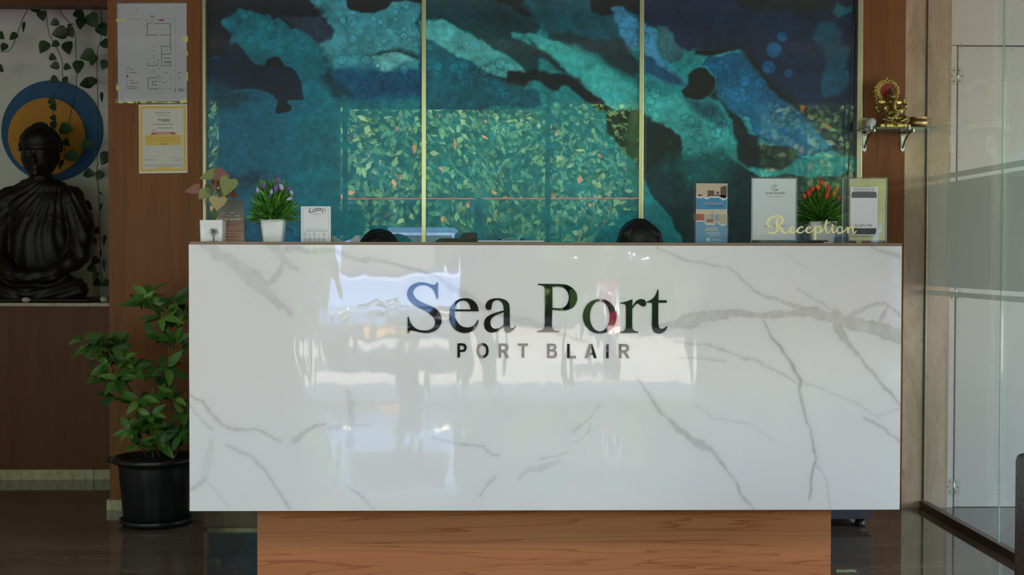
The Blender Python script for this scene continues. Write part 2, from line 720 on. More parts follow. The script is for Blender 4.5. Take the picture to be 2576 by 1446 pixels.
def smooth01(a, b, v):
    t = np.clip((v - a) / (b - a), 0, 1)
    return t * t * (3 - 2 * t)


# common materials
M_white = mat('white_paint', (0.78, 0.77, 0.74), 0.6, noise=0.03, nscale=3)
M_ceil = mat('ceiling_darkened', (0.15, 0.145, 0.15), 0.7, noise=0.1)  # darkness of the unlit ceiling put into its colour, dims its reflection
M_fwall = mat('front_wall_darkened', (0.10, 0.095, 0.095), 0.6, noise=0.15)  # wall colour darkened to keep its reflection in the art glass dim
M_wood = wood('brown_veneer', lin(104, 57, 26), lin(152, 93, 49), 'Z', 1.0, rough=0.5, coat=0.0, rings=0.3)
M_wood_dk = wood('red_brown_veneer', lin(88, 44, 30), lin(118, 64, 44), 'Z', 1.2, rough=0.45, coat=0.0, rings=0.2)
M_teak = wood('teak_veneer', lin(166, 94, 56), lin(214, 140, 95), 'X', 1.15, rough=0.5, coat=0.0, rings=0.75, along=0.42, sharp=12.0)
M_edge = wood('edge_band', lin(120, 98, 82), lin(150, 126, 106), 'X', 2.0, rough=0.45, coat=0.0)
M_floor = stone('floor_marble', lin(122, 104, 88), lin(88, 72, 60), lin(138, 120, 102), rough=0.05, rot=(0, 0, 0.7), sc=(1.2, 5.0, 1.2), vw=0.008)
M_marble_br = stone('brown_marble', lin(214, 184, 162), lin(178, 146, 124), lin(150, 120, 98), rough=0.22, rot=(0, 0.62, 0), sc=(9.0, 9, 2.4), vw=0.006)
M_skirt = stone('cream_stone', lin(205, 190, 165), lin(180, 162, 138), lin(150, 132, 110), rough=0.3, rot=(0, 0.9, 0), sc=(9, 9, 4), vw=0.03)
M_black = mat('black_plastic', (0.012, 0.012, 0.013), 0.35)
M_gold_pol = mat('brushed_gold', (0.76, 0.66, 0.42), 0.3, metal=1.0)
M_steel = mat('steel', (0.68, 0.68, 0.66), 0.22, metal=1.0)
M_screw = mat('screw_head', (0.28, 0.26, 0.24), 0.4, metal=1.0)
M_print_dk = mat('dark_ink', (0.06, 0.06, 0.065), 0.7)
M_print_gy = mat('grey_ink', (0.30, 0.30, 0.31), 0.7)
M_paper = mat('paper', (0.80, 0.80, 0.84), 0.55)
M_acryl = thin_glass('clear_acrylic', (0.985, 0.99, 0.988), haze=0.03, hazecol=(0.85, 0.9, 0.9))

# ------------------------------------------------------------------ floor, ceiling, walls
floor = box('floor', -4.8, ROOM_R, FACADE_Y, 7.0, -0.12, 0.0, M_floor)
tag(floor, kind='structure')
ceiling = bm = bmesh.new()
CEIL = 2.95
add_box(bm, -4.8, ROOM_R, FACADE_Y - 0.1, 7.2, CEIL, CEIL + 0.15)
for y in (0.6, 2.3, 4.0):
    add_box(bm, -4.8, ROOM_R, y, y + 0.35, CEIL - 0.18, CEIL)
ceiling = tag(bm_obj('ceiling', bm, M_ceil), kind='structure')
tag(box('wall_left', -4.9, -4.8, FACADE_Y, 7.2, -0.1, CEIL, M_white), kind='structure')
bm = bmesh.new()
for a, b in ((FACADE_Y, -1.0), (2.05, 2.15), (5.2, 7.2)):
    add_box(bm, ROOM_R, ROOM_R + 0.2, a, b, -0.1, CEIL)
for a, b in ((-1.0, 2.05), (2.15, 5.2)):
    add_box(bm, ROOM_R, ROOM_R + 0.2, a, b, LINTEL, CEIL)
    add_box(bm, ROOM_R, ROOM_R + 0.2, a, b, -0.1, 0.1)
tag(bm_obj('wall_right', bm, M_white), kind='structure')
# shopfront wall behind the viewer: piers between three open bays and a lintel
bm = bmesh.new()
edges = [-4.9] + [v for o in OPENINGS for v in o] + [ROOM_R + 0.2]
for a, b in zip(edges[0::2], edges[1::2]):
    add_box(bm, a, b, FACADE_Y - 0.2, FACADE_Y, -0.1, CEIL + 0.4)
for a, b in OPENINGS:
    add_box(bm, a, b, FACADE_Y - 0.2, FACADE_Y, LINTEL, CEIL + 0.4)
tag(bm_obj('wall_front', bm, M_fwall), kind='structure')

# back wall: masonry backing behind the columns and glass
XL = PX(274, Y_WALL)           # left edge of the timber column
XA = PX(511, Y_WALL)           # timber column / glass frame
XB = PX(2163, Y_WALL)          # glass frame / right timber column
XC = PX(2273, Y_WALL)          # timber / marble
XD = PX(2389, Y_WALL)          # marble / white door frame
XG = PX(2327, Y_WALL)          # glass partition
bm = bmesh.new()
add_box(bm, XL + 0.02, ROOM_R, Y_WALL + 0.06, 7.0, 0, CEIL)
wall_back = tag(bm_obj('wall_back', bm, M_white), kind='structure')

tag(box('trim_1', XL, XA, Y_WALL, Y_ALC + 0.62, PZ(1254, Y_WALL), CEIL, M_wood), label='brown timber column beside the reception glass with two notices', kind='structure')
tag(box('trim_2', XB + 0.006, XC, Y_WALL, Y_WALL + 0.06, 0.0, CEIL, M_wood), label='brown timber column behind the idol shelf', kind='structure')
tag(box('trim_3', XC, XD, Y_WALL + 0.004, Y_WALL + 0.06, 0.0, CEIL, M_marble_br), label='brown polished marble column where the glass partition starts', kind='structure')
tag(box('baseboard_left', PX(267, Y_WALL), XA, Y_WALL - 0.010, Y_WALL + 0.3, 0, PZ(1254, Y_WALL) - 0.001, M_skirt), kind='structure')

tag(box('wall_niche_back', -4.8, XL + 0.019, Y_NICHE, Y_NICHE + 0.1, 0, CEIL, mat('niche_white', (0.93, 0.90, 0.90), 0.6, noise=0.02)), kind='structure')
# niche: timber front, stone sill, top beam
zs1, zs0 = PZ(762, Y_ALC, 130), PZ(770, Y_ALC, 130)
zb = PZ(1180, Y_ALC, 130)
XN0 = -3.6
wood_front = tag(box('wall_niche', XN0, XL - 0.002, Y_ALC, Y_NICHE, 0, zs0, M_wood_dk), label='red-brown timber front below the statue niche', kind='structure')
tag(box('trim_4', XN0, XL - 0.004, Y_ALC - 0.02, Y_NICHE, zs0 + 0.0005, zs1, M_skirt), label='stone sill of the statue niche', kind='structure')
sk = tag(thing('baseboard_niche', ((XN0 + XL) / 2, Y_ALC, 0), 'cream stone skirting below the niche', 'skirting'), kind='structure')
del sk['category']
xj = PX(238, Y_ALC, 1190)
for a, b in ((XN0, xj - 1.2), (xj - 1.198, xj - 0.001), (xj + 0.001, XL - 0.004)):
    box('skirting_tile', a, b, Y_ALC - 0.014, Y_ALC - 0.0005, 0, zb, M_skirt, sk, bevel=0.0008, seg=1)
tag(box('trim_5', XN0, XL - 0.002, Y_ALC - 0.02, Y_ALC + 0.08, PZ(16, Y_ALC, 130), CEIL, M_wood_dk), label='dark timber beam over the niche', kind='structure')
tag(box('wall_niche_side', XN0 - 0.4, XN0, Y_WALL, Y_NICHE, 0, CEIL, M_wood_dk), kind='structure')

# ------------------------------------------------------------------ glass art wall (three back-printed panes, gold strips)
def ext(y):
    """shapes that leave the photograph's frame run on over the rest of the tall panes"""
    return y * 14 if y <= -40 else (1446 + (y - 1446) * 40 if y > 1446 else y)


def ca(l):
    return [(500 + x / 2.332, ext(y) / 2.332) for x, y in l]


def cb(l):
    return [(1300 + x / 2.332, ext(y) / 2.332) for x, y in l]


# (outline, colour, edge softness px, raggedness px, dark rim 0..1)
INK = [
    (ca([(20, -300), (660, -300), (740, 80), (795, 180), (780, 230), (700, 255), (600, 180), (540, 165), (480, 120), (400, 80), (300, 60), (240, 55), (180, 90), (148, 150), (190, 220), (200, 300), (160, 345), (20, 350)]), (14, 20, 34), 3, 7, .2),
    (ca([(660, -20), (1310, -20), (1310, 400), (1000, 420), (820, 400), (740, 360), (690, 240), (790, 200), (760, 110), (690, 40)]), (80, 146, 148), 8, 10, .1),
    (ca([(690, 235), (760, 360), (830, 440), (900, 520), (890, 585), (800, 570), (740, 480), (690, 440), (720, 390)]), (20, 66, 72), 14, 10, 0),
    (ca([(780, 400), (1310, 400), (1310, 590), (900, 590), (830, 500)]), (32, 92, 122), 16, 10, 0),
    (ca([(150, 150), (180, 95), (240, 55), (300, 65), (370, 85), (410, 75), (440, 120), (490, 130), (540, 170), (590, 160), (640, 190), (700, 260), (750, 370), (740, 420), (690, 460), (600, 400), (520, 400), (460, 340), (400, 350), (390, 390), (340, 375), (290, 330), (240, 260), (190, 215)]), (44, 124, 132), 3, 8, .3),
    (ca([(480, 105), (720, 85), (795, 170), (790, 225), (710, 252), (600, 180)]), (48, 62, 76), 5, 6, .2),  # grey ink patch, part of it a reflection painted in
    (ca([(20, 350), (130, 350), (160, 340), (200, 262), (240, 265), (290, 335), (340, 375), (385, 385), (400, 345), (460, 335), (500, 390), (550, 410), (600, 470), (625, 530), (625, 580), (560, 590), (520, 600), (550, 630), (540, 655), (490, 665), (460, 665), (470, 620), (460, 580), (380, 545), (300, 520), (200, 525), (120, 530), (20, 490)]), (15, 40, 66), 2.5, 7, .6),
    (ca([(385, 390), (400, 345), (465, 335), (500, 390), (470, 395), (430, 385)]), (12, 16, 26), 3, 4, 0),
    (ca([(455, 640), (475, 600), (550, 625), (545, 655), (490, 668), (460, 670)]), (10, 18, 26), 3, 4, 0),
    (ca([(800, -40), (1310, -40), (1310, 20), (1240, 0), (1140, 20), (1110, 55), (1040, 75), (960, 70), (880, 40)]), (14, 18, 22), 3, 5, .2),
    (ca([(990, 325), (1060, 300), (1180, 270), (1300, 310), (1300, 345), (1180, 310), (1060, 335)]), (26, 76, 78), 6, 6, 0),
    (ca([(1000, 318), (1060, 325), (1150, 295), (1220, 310), (1285, 345), (1220, 350), (1180, 375), (1120, 412), (1080, 414), (1040, 380)]), (122, 188, 180), 2.5, 5, .35),
    (ca([(90, 980), (220, 990), (320, 1030), (330, 1110), (200, 1130), (90, 1100)]), (20, 84, 96), 24, 16, 0),
    (ca([(60, 480), (300, 540), (310, 600), (230, 660), (60, 640)]), (22, 84, 96), 18, 14, 0),
    (ca([(270, 1290), (330, 1285), (370, 1320), (400, 1318), (520, 1328), (560, 1345), (600, 1395), (610, 1460), (290, 1460)]), (36, 112, 136), 2.5, 8, .8),
    # middle pane
    (ca([(1310, -60), (2000, -60), (2000, 470), (1900, 395), (1790, 310), (1640, 230), (1480, 130), (1420, 100), (1310, 120)]), (20, 70, 74), 6, 8, 0),
    (ca([(1560, 150), (1960, 260), (1960, 420), (1900, 390), (1790, 305), (1650, 230)]), (28, 78, 76), 10, 8, 0),
    (ca([(1720, -60), (2500, -60), (2500, 60), (2250, 40), (1960, 100), (1850, 55), (1760, 28)]), (14, 20, 28), 3, 8, .3),
    (ca([(1310, 200), (1400, 240), (1470, 310), (1560, 335), (1640, 420), (1760, 475), (1840, 505), (1900, 490), (1950, 450), (1940, 420), (1300, 120)]), (36, 52, 50), 7, 9, 0),
    (ca([(1310, 230), (1400, 255), (1460, 310), (1560, 350), (1640, 420), (1760, 470), (1840, 505), (1990, 520), (1990, 640), (1310, 640)]), (40, 108, 118), 3, 10, .2),
    (ca([(1310, 125), (1390, 120), (1420, 105), (1480, 130), (1560, 190), (1680, 250), (1790, 320), (1900, 400), (1940, 430), (1880, 465), (1780, 460), (1680, 430), (1600, 370), (1500, 330), (1450, 300), (1400, 250), (1310, 230)]), (104, 182, 172), 3, 6, .2),
    # right part
    (cb([(720, -60), (2100, -60), (2100, 900), (1850, 900), (1650, 700), (1500, 560), (1300, 300), (1000, 300), (900, 200), (720, 130)]), (20, 40, 66), 6, 10, 0),
    (cb([(60, 20), (440, -60), (720, 0), (720, 230), (560, 260), (300, 220), (160, 190)]), (32, 92, 100), 10, 8, 0),
    (cb([(190, 185), (580, 225), (640, 255), (660, 320), (715, 370), (715, 480), (620, 440), (540, 380), (480, 320), (350, 260), (200, 230)]), (30, 62, 64), 7, 8, .1),
    (cb([(-40, 190), (100, 195), (250, 240), (400, 310), (520, 380), (600, 450), (720, 515), (850, 570), (960, 545), (1050, 600), (1150, 640), (1240, 720), (1280, 850), (1290, 930), (1340, 985), (1440, 1000), (1540, 1010), (1545, 1040), (1420, 1060), (1390, 1480), (1040, 1480), (980, 1380), (880, 1250), (780, 1080), (690, 950), (560, 820), (530, 700), (560, 640), (450, 560), (380, 480), (250, 400), (120, 300), (-40, 215)]), (82, 168, 156), 3, 8, .15),
    (cb([(960, 560), (1060, 590), (1180, 640), (1250, 740), (1180, 730), (1060, 670)]), (40, 102, 108), 10, 10, 0),
    (cb([(60, 230), (200, 330), (330, 440), (430, 520), (380, 480), (250, 420), (120, 330)]), (30, 62, 60), 8, 6, 0),
    (cb([(-60, 420), (150, 420), (300, 440), (380, 470), (450, 560), (580, 640), (480, 655), (410, 610), (370, 550), (300, 490), (265, 490), (250, 525), (210, 525), (170, 490), (140, 470), (60, 470), (-60, 480)]), (11, 28, 32), 4, 6, .2),
    (cb([(530, 650), (720, 650), (800, 700), (960, 790), (960, 930), (860, 1010), (800, 1080), (740, 1040), (690, 950), (600, 860), (540, 780)]), (16, 46, 38), 5, 8, .2),
    (cb([(740, 1045), (800, 1000), (900, 950), (1000, 965), (1100, 955), (1250, 930), (1330, 990), (1420, 1045), (1540, 1040), (1760, 1030), (2100, 1000), (2100, 1480), (1040, 1480), (960, 1380), (850, 1220)]), (18, 62, 64), 4, 7, .3),
    (cb([(900, 900), (1100, 860), (1250, 880), (1290, 960), (1200, 1080), (1000, 1100), (880, 1020)]), (34, 100, 94), 24, 14, 0),
    (cb([(535, 65), (560, 40), (620, 45), (660, 90), (715, 110), (745, 140), (800, 170), (825, 200), (830, 280), (850, 330), (870, 370), (1005, 492), (960, 510), (880, 490), (780, 450), (745, 400), (715, 300), (650, 290), (620, 230), (590, 150), (565, 110)]), (84, 146, 172), 2.5, 6, .35),
    (cb([(745, 310), (800, 330), (900, 420), (1005, 490), (950, 505), (850, 470), (760, 420)]), (40, 84, 110), 6, 6, .2),
    (cb([(830, 150), (880, 155), (920, 190), (930, 240), (980, 290), (970, 330), (900, 370), (850, 330), (830, 270)]), (66, 114, 116), 3, 4, .2),
    (cb([(440, -60), (720, -60), (720, 85), (640, 62), (590, 38), (540, 60), (560, 90), (500, 100), (440, 70)]), (16, 16, 24), 3, 5, .1),
    (cb([(1110, 340), (1200, 325), (1270, 290), (1340, 300), (1430, 470), (1560, 580), (1700, 670), (1800, 720), (1800, 660), (1600, 560), (1470, 480), (1390, 330), (1300, 270), (1180, 290), (1030, 300), (1040, 330)]), (16, 16, 22), 4, 7, 0),
    (cb([(1080, 390), (1130, 330), (1200, 345), (1260, 310), (1330, 320), (1400, 420), (1480, 520), (1560, 590), (1700, 680), (1750, 760), (1850, 850), (1850, 890), (1760, 915), (1690, 920), (1580, 860), (1480, 850), (1420, 800), (1360, 680), (1250, 640), (1180, 570), (1165, 500), (1170, 450), (1130, 400)]), (40, 98, 126), 2.5, 7, .35),
    (cb([(1170, 520), (1260, 505), (1330, 510), (1400, 590), (1600, 680), (1720, 730), (1850, 850), (1850, 890), (1760, 910), (1690, 920), (1580, 860), (1480, 850), (1420, 800), (1360, 680), (1250, 640), (1185, 575)]), (48, 112, 140), 3, 6, .3),
    (cb([(1000, 430), (1060, 400), (1120, 405), (1165, 450), (1160, 520), (1120, 560), (1060, 582), (990, 572), (970, 530), (1005, 490)]), (10, 20, 22), 2.5, 6, 0),
    (cb([(1165, 520), (1180, 580), (1250, 640), (1330, 680), (1360, 760), (1420, 790), (1410, 845), (1480, 855), (1580, 860), (1640, 890), (1660, 930), (1560, 1000), (1420, 990), (1330, 980), (1290, 930), (1290, 830), (1270, 700), (1200, 610), (1120, 570)]), (12, 38, 42), 4, 7, .2),
    (cb([(1560, -60), (1870, -60), (1860, 55), (1700, 60), (1560, 60), (1400, 80), (1290, 30), (1300, -60)]), (16, 20, 30), 4, 8, 0),
    (cb([(1730, 230), (1760, 150), (1850, 130), (1910, 200), (1890, 280), (1960, 300), (1940, 420), (1985, 480), (1900, 560), (1800, 570), (1770, 440), (1810, 380), (1790, 300)]), (28, 82, 100), 3, 9, .4),
    (cb([(1880, 20), (1930, 40), (1970, 20), (1970, 60), (1890, 110), (1860, 80)]), (36, 116, 124), 3, 6, 0),
]


def paint_art(px, py):
    shp = px.shape
    px, py = px.ravel(), py.ravel()
    n1, n2 = fbm(px / 55, py / 55, 3, 5), fbm(px / 55, py / 55, 91, 5)
    f1, f2 = fbm(px / 14, py / 14, 41, 3), fbm(px / 14, py / 14, 141, 3)
    big = fbm(px / 320, py / 320, 21, 4)
    col = np.empty((px.size, 3))
    a, b = np.array(lin(32, 104, 122)[:3]), np.array(lin(58, 140, 136)[:3])
    t = np.clip((px - 560) / 700 + big * 0.8, 0, 1)[:, None]
    col[:] = a * (1 - t) + b * t
    for pg, c, soft, rag, rim in INK:
        xs = [q[0] for q in pg]
        ys = [q[1] for q in pg]
        k = np.where((px > min(xs) - 40) & (px < max(xs) + 40) & (py > min(ys) - 40) & (py < max(ys) + 40))[0]
        if not len(k):
            continue
        sd = poly_sd(px[k] + n1[k] * rag * 3.6 + f1[k] * rag, py[k] + n2[k] * rag * 3.6 + f2[k] * rag, pg)
        m = smooth01(-soft, soft, sd)[:, None]
        ci = np.array(lin(*c)[:3])[None, :] * (1 + 0.9 * big[k] + 0.5 * n1[k])[:, None].clip(0.4, 1.8)
        r = rim * np.exp(-np.clip(sd, 0, None) / 4.0)
        ci = ci * (1 - r)[:, None]
        col[k] = col[k] * (1 - m) + ci * m
        if rim > .25:
            e = 0.35 * rim * np.exp(-((sd + 3.0) / 2.2) ** 2)
            col[k] = col[k] * (1 + e[:, None])
    # drying rings and droplets
    rnd = np.random.RandomState(11)
    cl = [(1010, 70, 60), (1180, 190, 80), (1250, 200, 70), (960, 120, 90), (1740, 330, 90), (1700, 400, 90), (1900, 250, 90), (1600, 90, 45), (980, 200, 60), (700, 60, 80), (1330, 220, 90), (1950, 330, 80), (1850, 480, 120), (1800, 180, 120), (2000, 160, 80)]
    circ = [(1947, 126, 20, .55), (1934, 170, 17, .5), (1984, 184, 11, .45), (1969, 92, 13, .4)]
    for cx, cy, sp in cl:
        for _ in range(44):
            circ.append((cx + rnd.randn() * sp, cy + rnd.randn() * sp * 0.55, 1.8 + rnd.rand() ** 3 * 13, 0))
    for cx, cy, r, fillv in circ:
        k = np.where((abs(px - cx) < r + 6) & (abs(py - cy) < r + 6))[0]
        if not len(k):
            continue
        d = np.hypot(px[k] - cx + n1[k] * 3, py[k] - cy + n2[k] * 3)
        ins = smooth01(r + 1, r - 2, d)
        ring = np.exp(-((d - r) / 1.4) ** 2)
        if fillv:
            col[k] = col[k] * (1 - ins[:, None] * fillv) + np.array(lin(58, 120, 160)[:3]) * ins[:, None] * fillv
        else:
            col[k] = col[k] * (1 + 0.22 * ins - 0.34 * ring)[:, None]
    col *= (1 + 0.5 * n1 + 0.35 * f1)[:, None].clip(0.5, 1.6)
    lum = col.mean(1, keepdims=True)
    col = (lum + (col - lum) * 1.2) * 1.2 * np.array([0.86, 1.0, 1.28])
    lum = col.mean(1, keepdims=True)
    col = col * (0.72 + 1.9 * lum.clip(0, 0.35))
    return col.clip(0, 1).reshape(shp + (3,))


M_art = mat('ink_print_under_glass', (0.1, 0.3, 0.3), 0.45, coat=1.0, coat_rough=0.0)
_nt = M_art.node_tree
_b = _nt.nodes['Principled BSDF']
_at = _nt.nodes.new('ShaderNodeAttribute')
_at.attribute_name = 'ink'
_tc = _nt.nodes.new('ShaderNodeTexCoord')
_ns = _nt.nodes.new('ShaderNodeTexNoise')
_ns.inputs['Scale'].default_value = 34
_ns.inputs['Detail'].default_value = 8
_ns.inputs['Roughness'].default_value = 0.7
_nt.links.new(_tc.outputs['Object'], _ns.inputs['Vector'])
_mr = _nt.nodes.new('ShaderNodeMapRange')
_mr.inputs['From Min'].default_value = 0.25
_mr.inputs['From Max'].default_value = 0.75
_mr.inputs['To Min'].default_value = 0.5
_mr.inputs['To Max'].default_value = 1.4
_nt.links.new(_ns.outputs['Fac'], _mr.inputs['Value'])
_vm = _nt.nodes.new('ShaderNodeVectorMath')
_vm.operation = 'SCALE'
_nt.links.new(_at.outputs['Color'], _vm.inputs[0])
_nt.links.new(_mr.outputs[0], _vm.inputs['Scale'])
_nt.links.new(_vm.outputs[0], _b.inputs['Base Color'])

art = thing('glass_art_wall', ((XA + XB) / 2, Y_WALL, 0.09), 'teal and navy ink-swirl glass wall with gold strips behind the desk', 'wall art')
YG = Y_WALL + 0.018
xg0, xg1 = PX(517, YG), PX(2155, YG)
xm1, xm2 = PX(1066, YG), PX(1611, YG)
ZV = PZ(618, YG)
zs = np.concatenate([np.linspace(0.10, ZV, 60)[:-1], np.linspace(ZV, PZ(-6, YG), 250)[:-1], np.linspace(PZ(-6, YG), 2.7, 40)])
for a, b in ((xg0, xm1), (xm1, xm2), (xm2, xg1)):
    o, X, Z = grid_mesh('glass_pane', np.linspace(a + 0.0015, b - 0.0015, int((b - a) * 590 / 2.5)), zs, YG, art, M_art, 0.008)
    px, py = proj(X, YG, Z)
    c = paint_art(px, py)
    n = len(o.data.vertices)
    rgba = np.ones((n, 4), np.float32)
    rgba[:X.size, :3] = c.reshape(-1, 3)
    rgba[X.size:, :3] = 0.05
    at = o.data.color_attributes.new('ink', 'FLOAT_COLOR', 'POINT')
    at.data.foreach_set('color', rgba.ravel())
for px_ in (1066, 1611):
    box('gold_strip', PX(px_ - 5.5, YG), PX(px_ + 5.5, YG), Y_WALL + 0.004, Y_WALL + 0.0175, 0.10, 2.7, M_gold_pol, art, bevel=0.002)
M_frame = mat('champagne_frame', (0.50, 0.42, 0.32), 0.3, metal=0.6)
box('side_frame', XA + 0.0005, PX(520, Y_WALL), Y_WALL - 0.012, Y_WALL + 0.026, 0.09, 2.72, M_frame, art, bevel=0.003)
box('side_frame', PX(2151, Y_WALL), XB + 0.003, Y_WALL - 0.012, Y_WALL + 0.026, 0.09, 2.72, M_frame, art, bevel=0.003)
box('bottom_frame', PX(520, Y_WALL) + 0.0005, PX(2151, Y_WALL) - 0.0005, Y_WALL - 0.008, Y_WALL + 0.026, 0.075, 0.0995, M_frame, art, bevel=0.003)
tag(box('baseboard_back', XA + 0.001, XB, Y_WALL - 0.004, Y_WALL + 0.05, 0, 0.074, M_marble_br), kind='structure')

# black cable hanging down beside the right frame
cab = tube('cable', [P(x, y, Y_WALL - 0.022) for x, y in ((2148, -60), (2147, 60), (2143, 150), (2141, 230), (2136, 300), (2134, 330), (2139, 370), (2135, 420), (2131, 470), (2130, 620))], 0.0032, M_black)
tag(cab, 'thin black cable hanging along the right edge of the ink-swirl glass', 'cable')

# ------------------------------------------------------------------ reception desk
XP0, XP1 = PX(476, Y_PANEL, 950), PX(2266, Y_PANEL, 950)
ZP1, ZP0 = PZ(616.5, Y_PANEL), PZ(1283.5, Y_PANEL)
desk = thing('reception_desk', ((XP0 + XP1) / 2, Y_PANEL + 0.3, 0), 'white marble-fronted reception desk on a teak plinth with black lettering', 'reception desk')


def c3(l):
    return [(460 + q[0] / 2.0652, 600 + q[1] / 2.0652, q[2] / 2.0652) for q in l]


def c4(l):
    return [(1360 + q[0] / 2.0656, 600 + q[1] / 2.0656, q[2] / 2.0656) for q in l]


VEINS = [
    (c4([(600, 455, 10), (690, 440, 40), (750, 430, 75), (850, 410, 75), (1000, 388, 34), (1150, 398, 34), (1300, 388, 32), (1400, 378, 50), (1500, 402, 60), (1620, 440, 72), (1750, 470, 72), (1880, 508, 72)]), .62),
    (c4([(610, 50, 8), (700, 90, 10), (800, 120, 10), (980, 150, 8), (1060, 230, 12), (1150, 290, 14), (1250, 325, 18), (1330, 350, 24), (1400, 375, 20)]), .5),
    (c4([(1590, 405, 26), (1680, 370, 30), (1740, 335, 18), (1790, 340, 12), (1830, 370, 12), (1880, 415, 10)]), .55),
    (c4([(1800, 350, 14), (1780, 390, 22), (1760, 430, 20)]), .5),
    (c4([(1155, 425, 14), (1200, 510, 12), (1250, 570, 13), (1330, 700, 14), (1350, 740, 20), (1340, 790, 20), (1355, 850, 15), (1370, 920, 12), (1405, 990, 9), (1410, 1060, 11), (1435, 1150, 15), (1405, 1230, 12), (1410, 1300, 13), (1390, 1350, 8)]), .8),
    (c4([(1540, 465, 46), (1600, 540, 26), (1680, 640, 16), (1760, 740, 20), (1880, 880, 11)]), .65),
    (c4([(690, 535, 10), (860, 550, 11), (1000, 595, 11), (1130, 640, 15), (1270, 715, 13), (1330, 760, 9)]), .45),
    (c4([(720, 620, 8), (830, 625, 11), (960, 640, 8)]), .4),
    (c4([(1330, 740, 10), (1480, 790, 9), (1640, 850, 9), (1750, 930, 9), (1840, 890, 8), (1880, 870, 6)]), .32),
    (c4([(1690, 935, 15), (1780, 980, 15), (1810, 1010, 13), (1880, 1060, 11)]), .5),
    (c4([(500, 730, 10), (560, 810, 14), (600, 875, 15), (660, 930, 14), (720, 1000, 34), (770, 1030, 22), (830, 1075, 48), (880, 1090, 24), (940, 1170, 14), (1010, 1260, 15), (1040, 1330, 17), (1110, 1410, 12)]), .6),
    (c4([(160, 1000, 12), (250, 930, 11), (300, 870, 9)]), .35),
    (c4([(170, 1060, 8), (250, 1010, 10), (260, 960, 8)]), .35),
    (c4([(0, 1140, 12), (70, 1135, 11), (140, 1110, 9)]), .35),
    (c4([(0, 1190, 26), (60, 1170, 22), (110, 1150, 12)]), .35),
    (c4([(1720, 45, 14), (1800, 70, 20), (1890, 105, 22)]), .5),
    (c4([(1280, 80, 7), (1380, 160, 7)]), .3),
    (c4([(1330, 260, 9), (1430, 320, 10), (1540, 380, 12)]), .4),
    (c4([(1430, 1160, 9), (1480, 1250, 9), (1510, 1410, 7)]), .35),
    (c4([(100, 500, 10), (230, 530, 14), (300, 550, 8)]), .4),
    (c4([(800, 870, 9), (900, 930, 10), (1090, 960, 8), (1200, 1040, 7)]), .25),
    (c4([(0, 480, 12), (110, 500, 14), (230, 535, 10)]), .3),
    (c3([(100, 20, 56), (200, 90, 52), (280, 130, 66), (380, 220, 86), (440, 280, 56), (480, 330, 34), (560, 390, 22)]), .42),
    (c3([(460, 20, 46), (500, 70, 44), (540, 120, 30), (590, 160, 24)]), .36),
    (c3([(520, 130, 28), (480, 210, 34), (430, 240, 24)]), .42),
    (c3([(540, 50, 28), (640, 65, 24), (780, 60, 22), (850, 95, 24), (960, 110, 28), (1100, 130, 18), (1330, 200, 14), (1400, 260, 28), (1480, 300, 34), (1540, 345, 24), (1640, 395, 18), (1720, 410, 36), (1800, 430, 34), (1950, 480, 26)]), .45),
    (c3([(20, 800, 14), (100, 850, 15), (160, 920, 17), (200, 970, 17), (270, 995, 15), (380, 995, 15), (450, 1025, 15), (510, 1050, 13)]), .55),
    (c3([(20, 860, 10), (90, 930, 13), (150, 990, 13)]), .42),
    (c3([(580, 1055, 26), (620, 1010, 22), (680, 975, 16), (740, 965, 12)]), .5),
    (c3([(760, 985, 22), (830, 980, 16), (880, 972, 12), (970, 970, 9)]), .35),
    (c3([(850, 790, 18), (870, 860, 28), (880, 960, 28), (870, 1080, 32)]), .28),
    (c3([(230, 1070, 15), (300, 1110, 15), (360, 1130, 15), (440, 1230, 15), (500, 1310, 15), (545, 1400, 12)]), .45),
    (c3([(20, 1310, 14), (90, 1270, 22), (120, 1245, 22)]), .4),
    (c3([(150, 1060, 32), (130, 1150, 44), (110, 1230, 44)]), .26),
    (c3([(1300, 1040, 13), (1440, 1070, 13), (1560, 1085, 15), (1600, 1125, 15), (1640, 1130, 11)]), .42),
    (c3([(1620, 1240, 16), (1580, 1290, 13), (1550, 1330, 11)]), .38),
    (c3([(860, 1290, 10), (940, 1350, 12), (1000, 1410, 12)]), .4),
    (c3([(1750, 1250, 14), (1800, 1200, 28), (1900, 1185, 28)]), .3),
    (c3([(120, 1260, 10), (180, 1320, 12), (240, 1400, 9)]), .25),
]


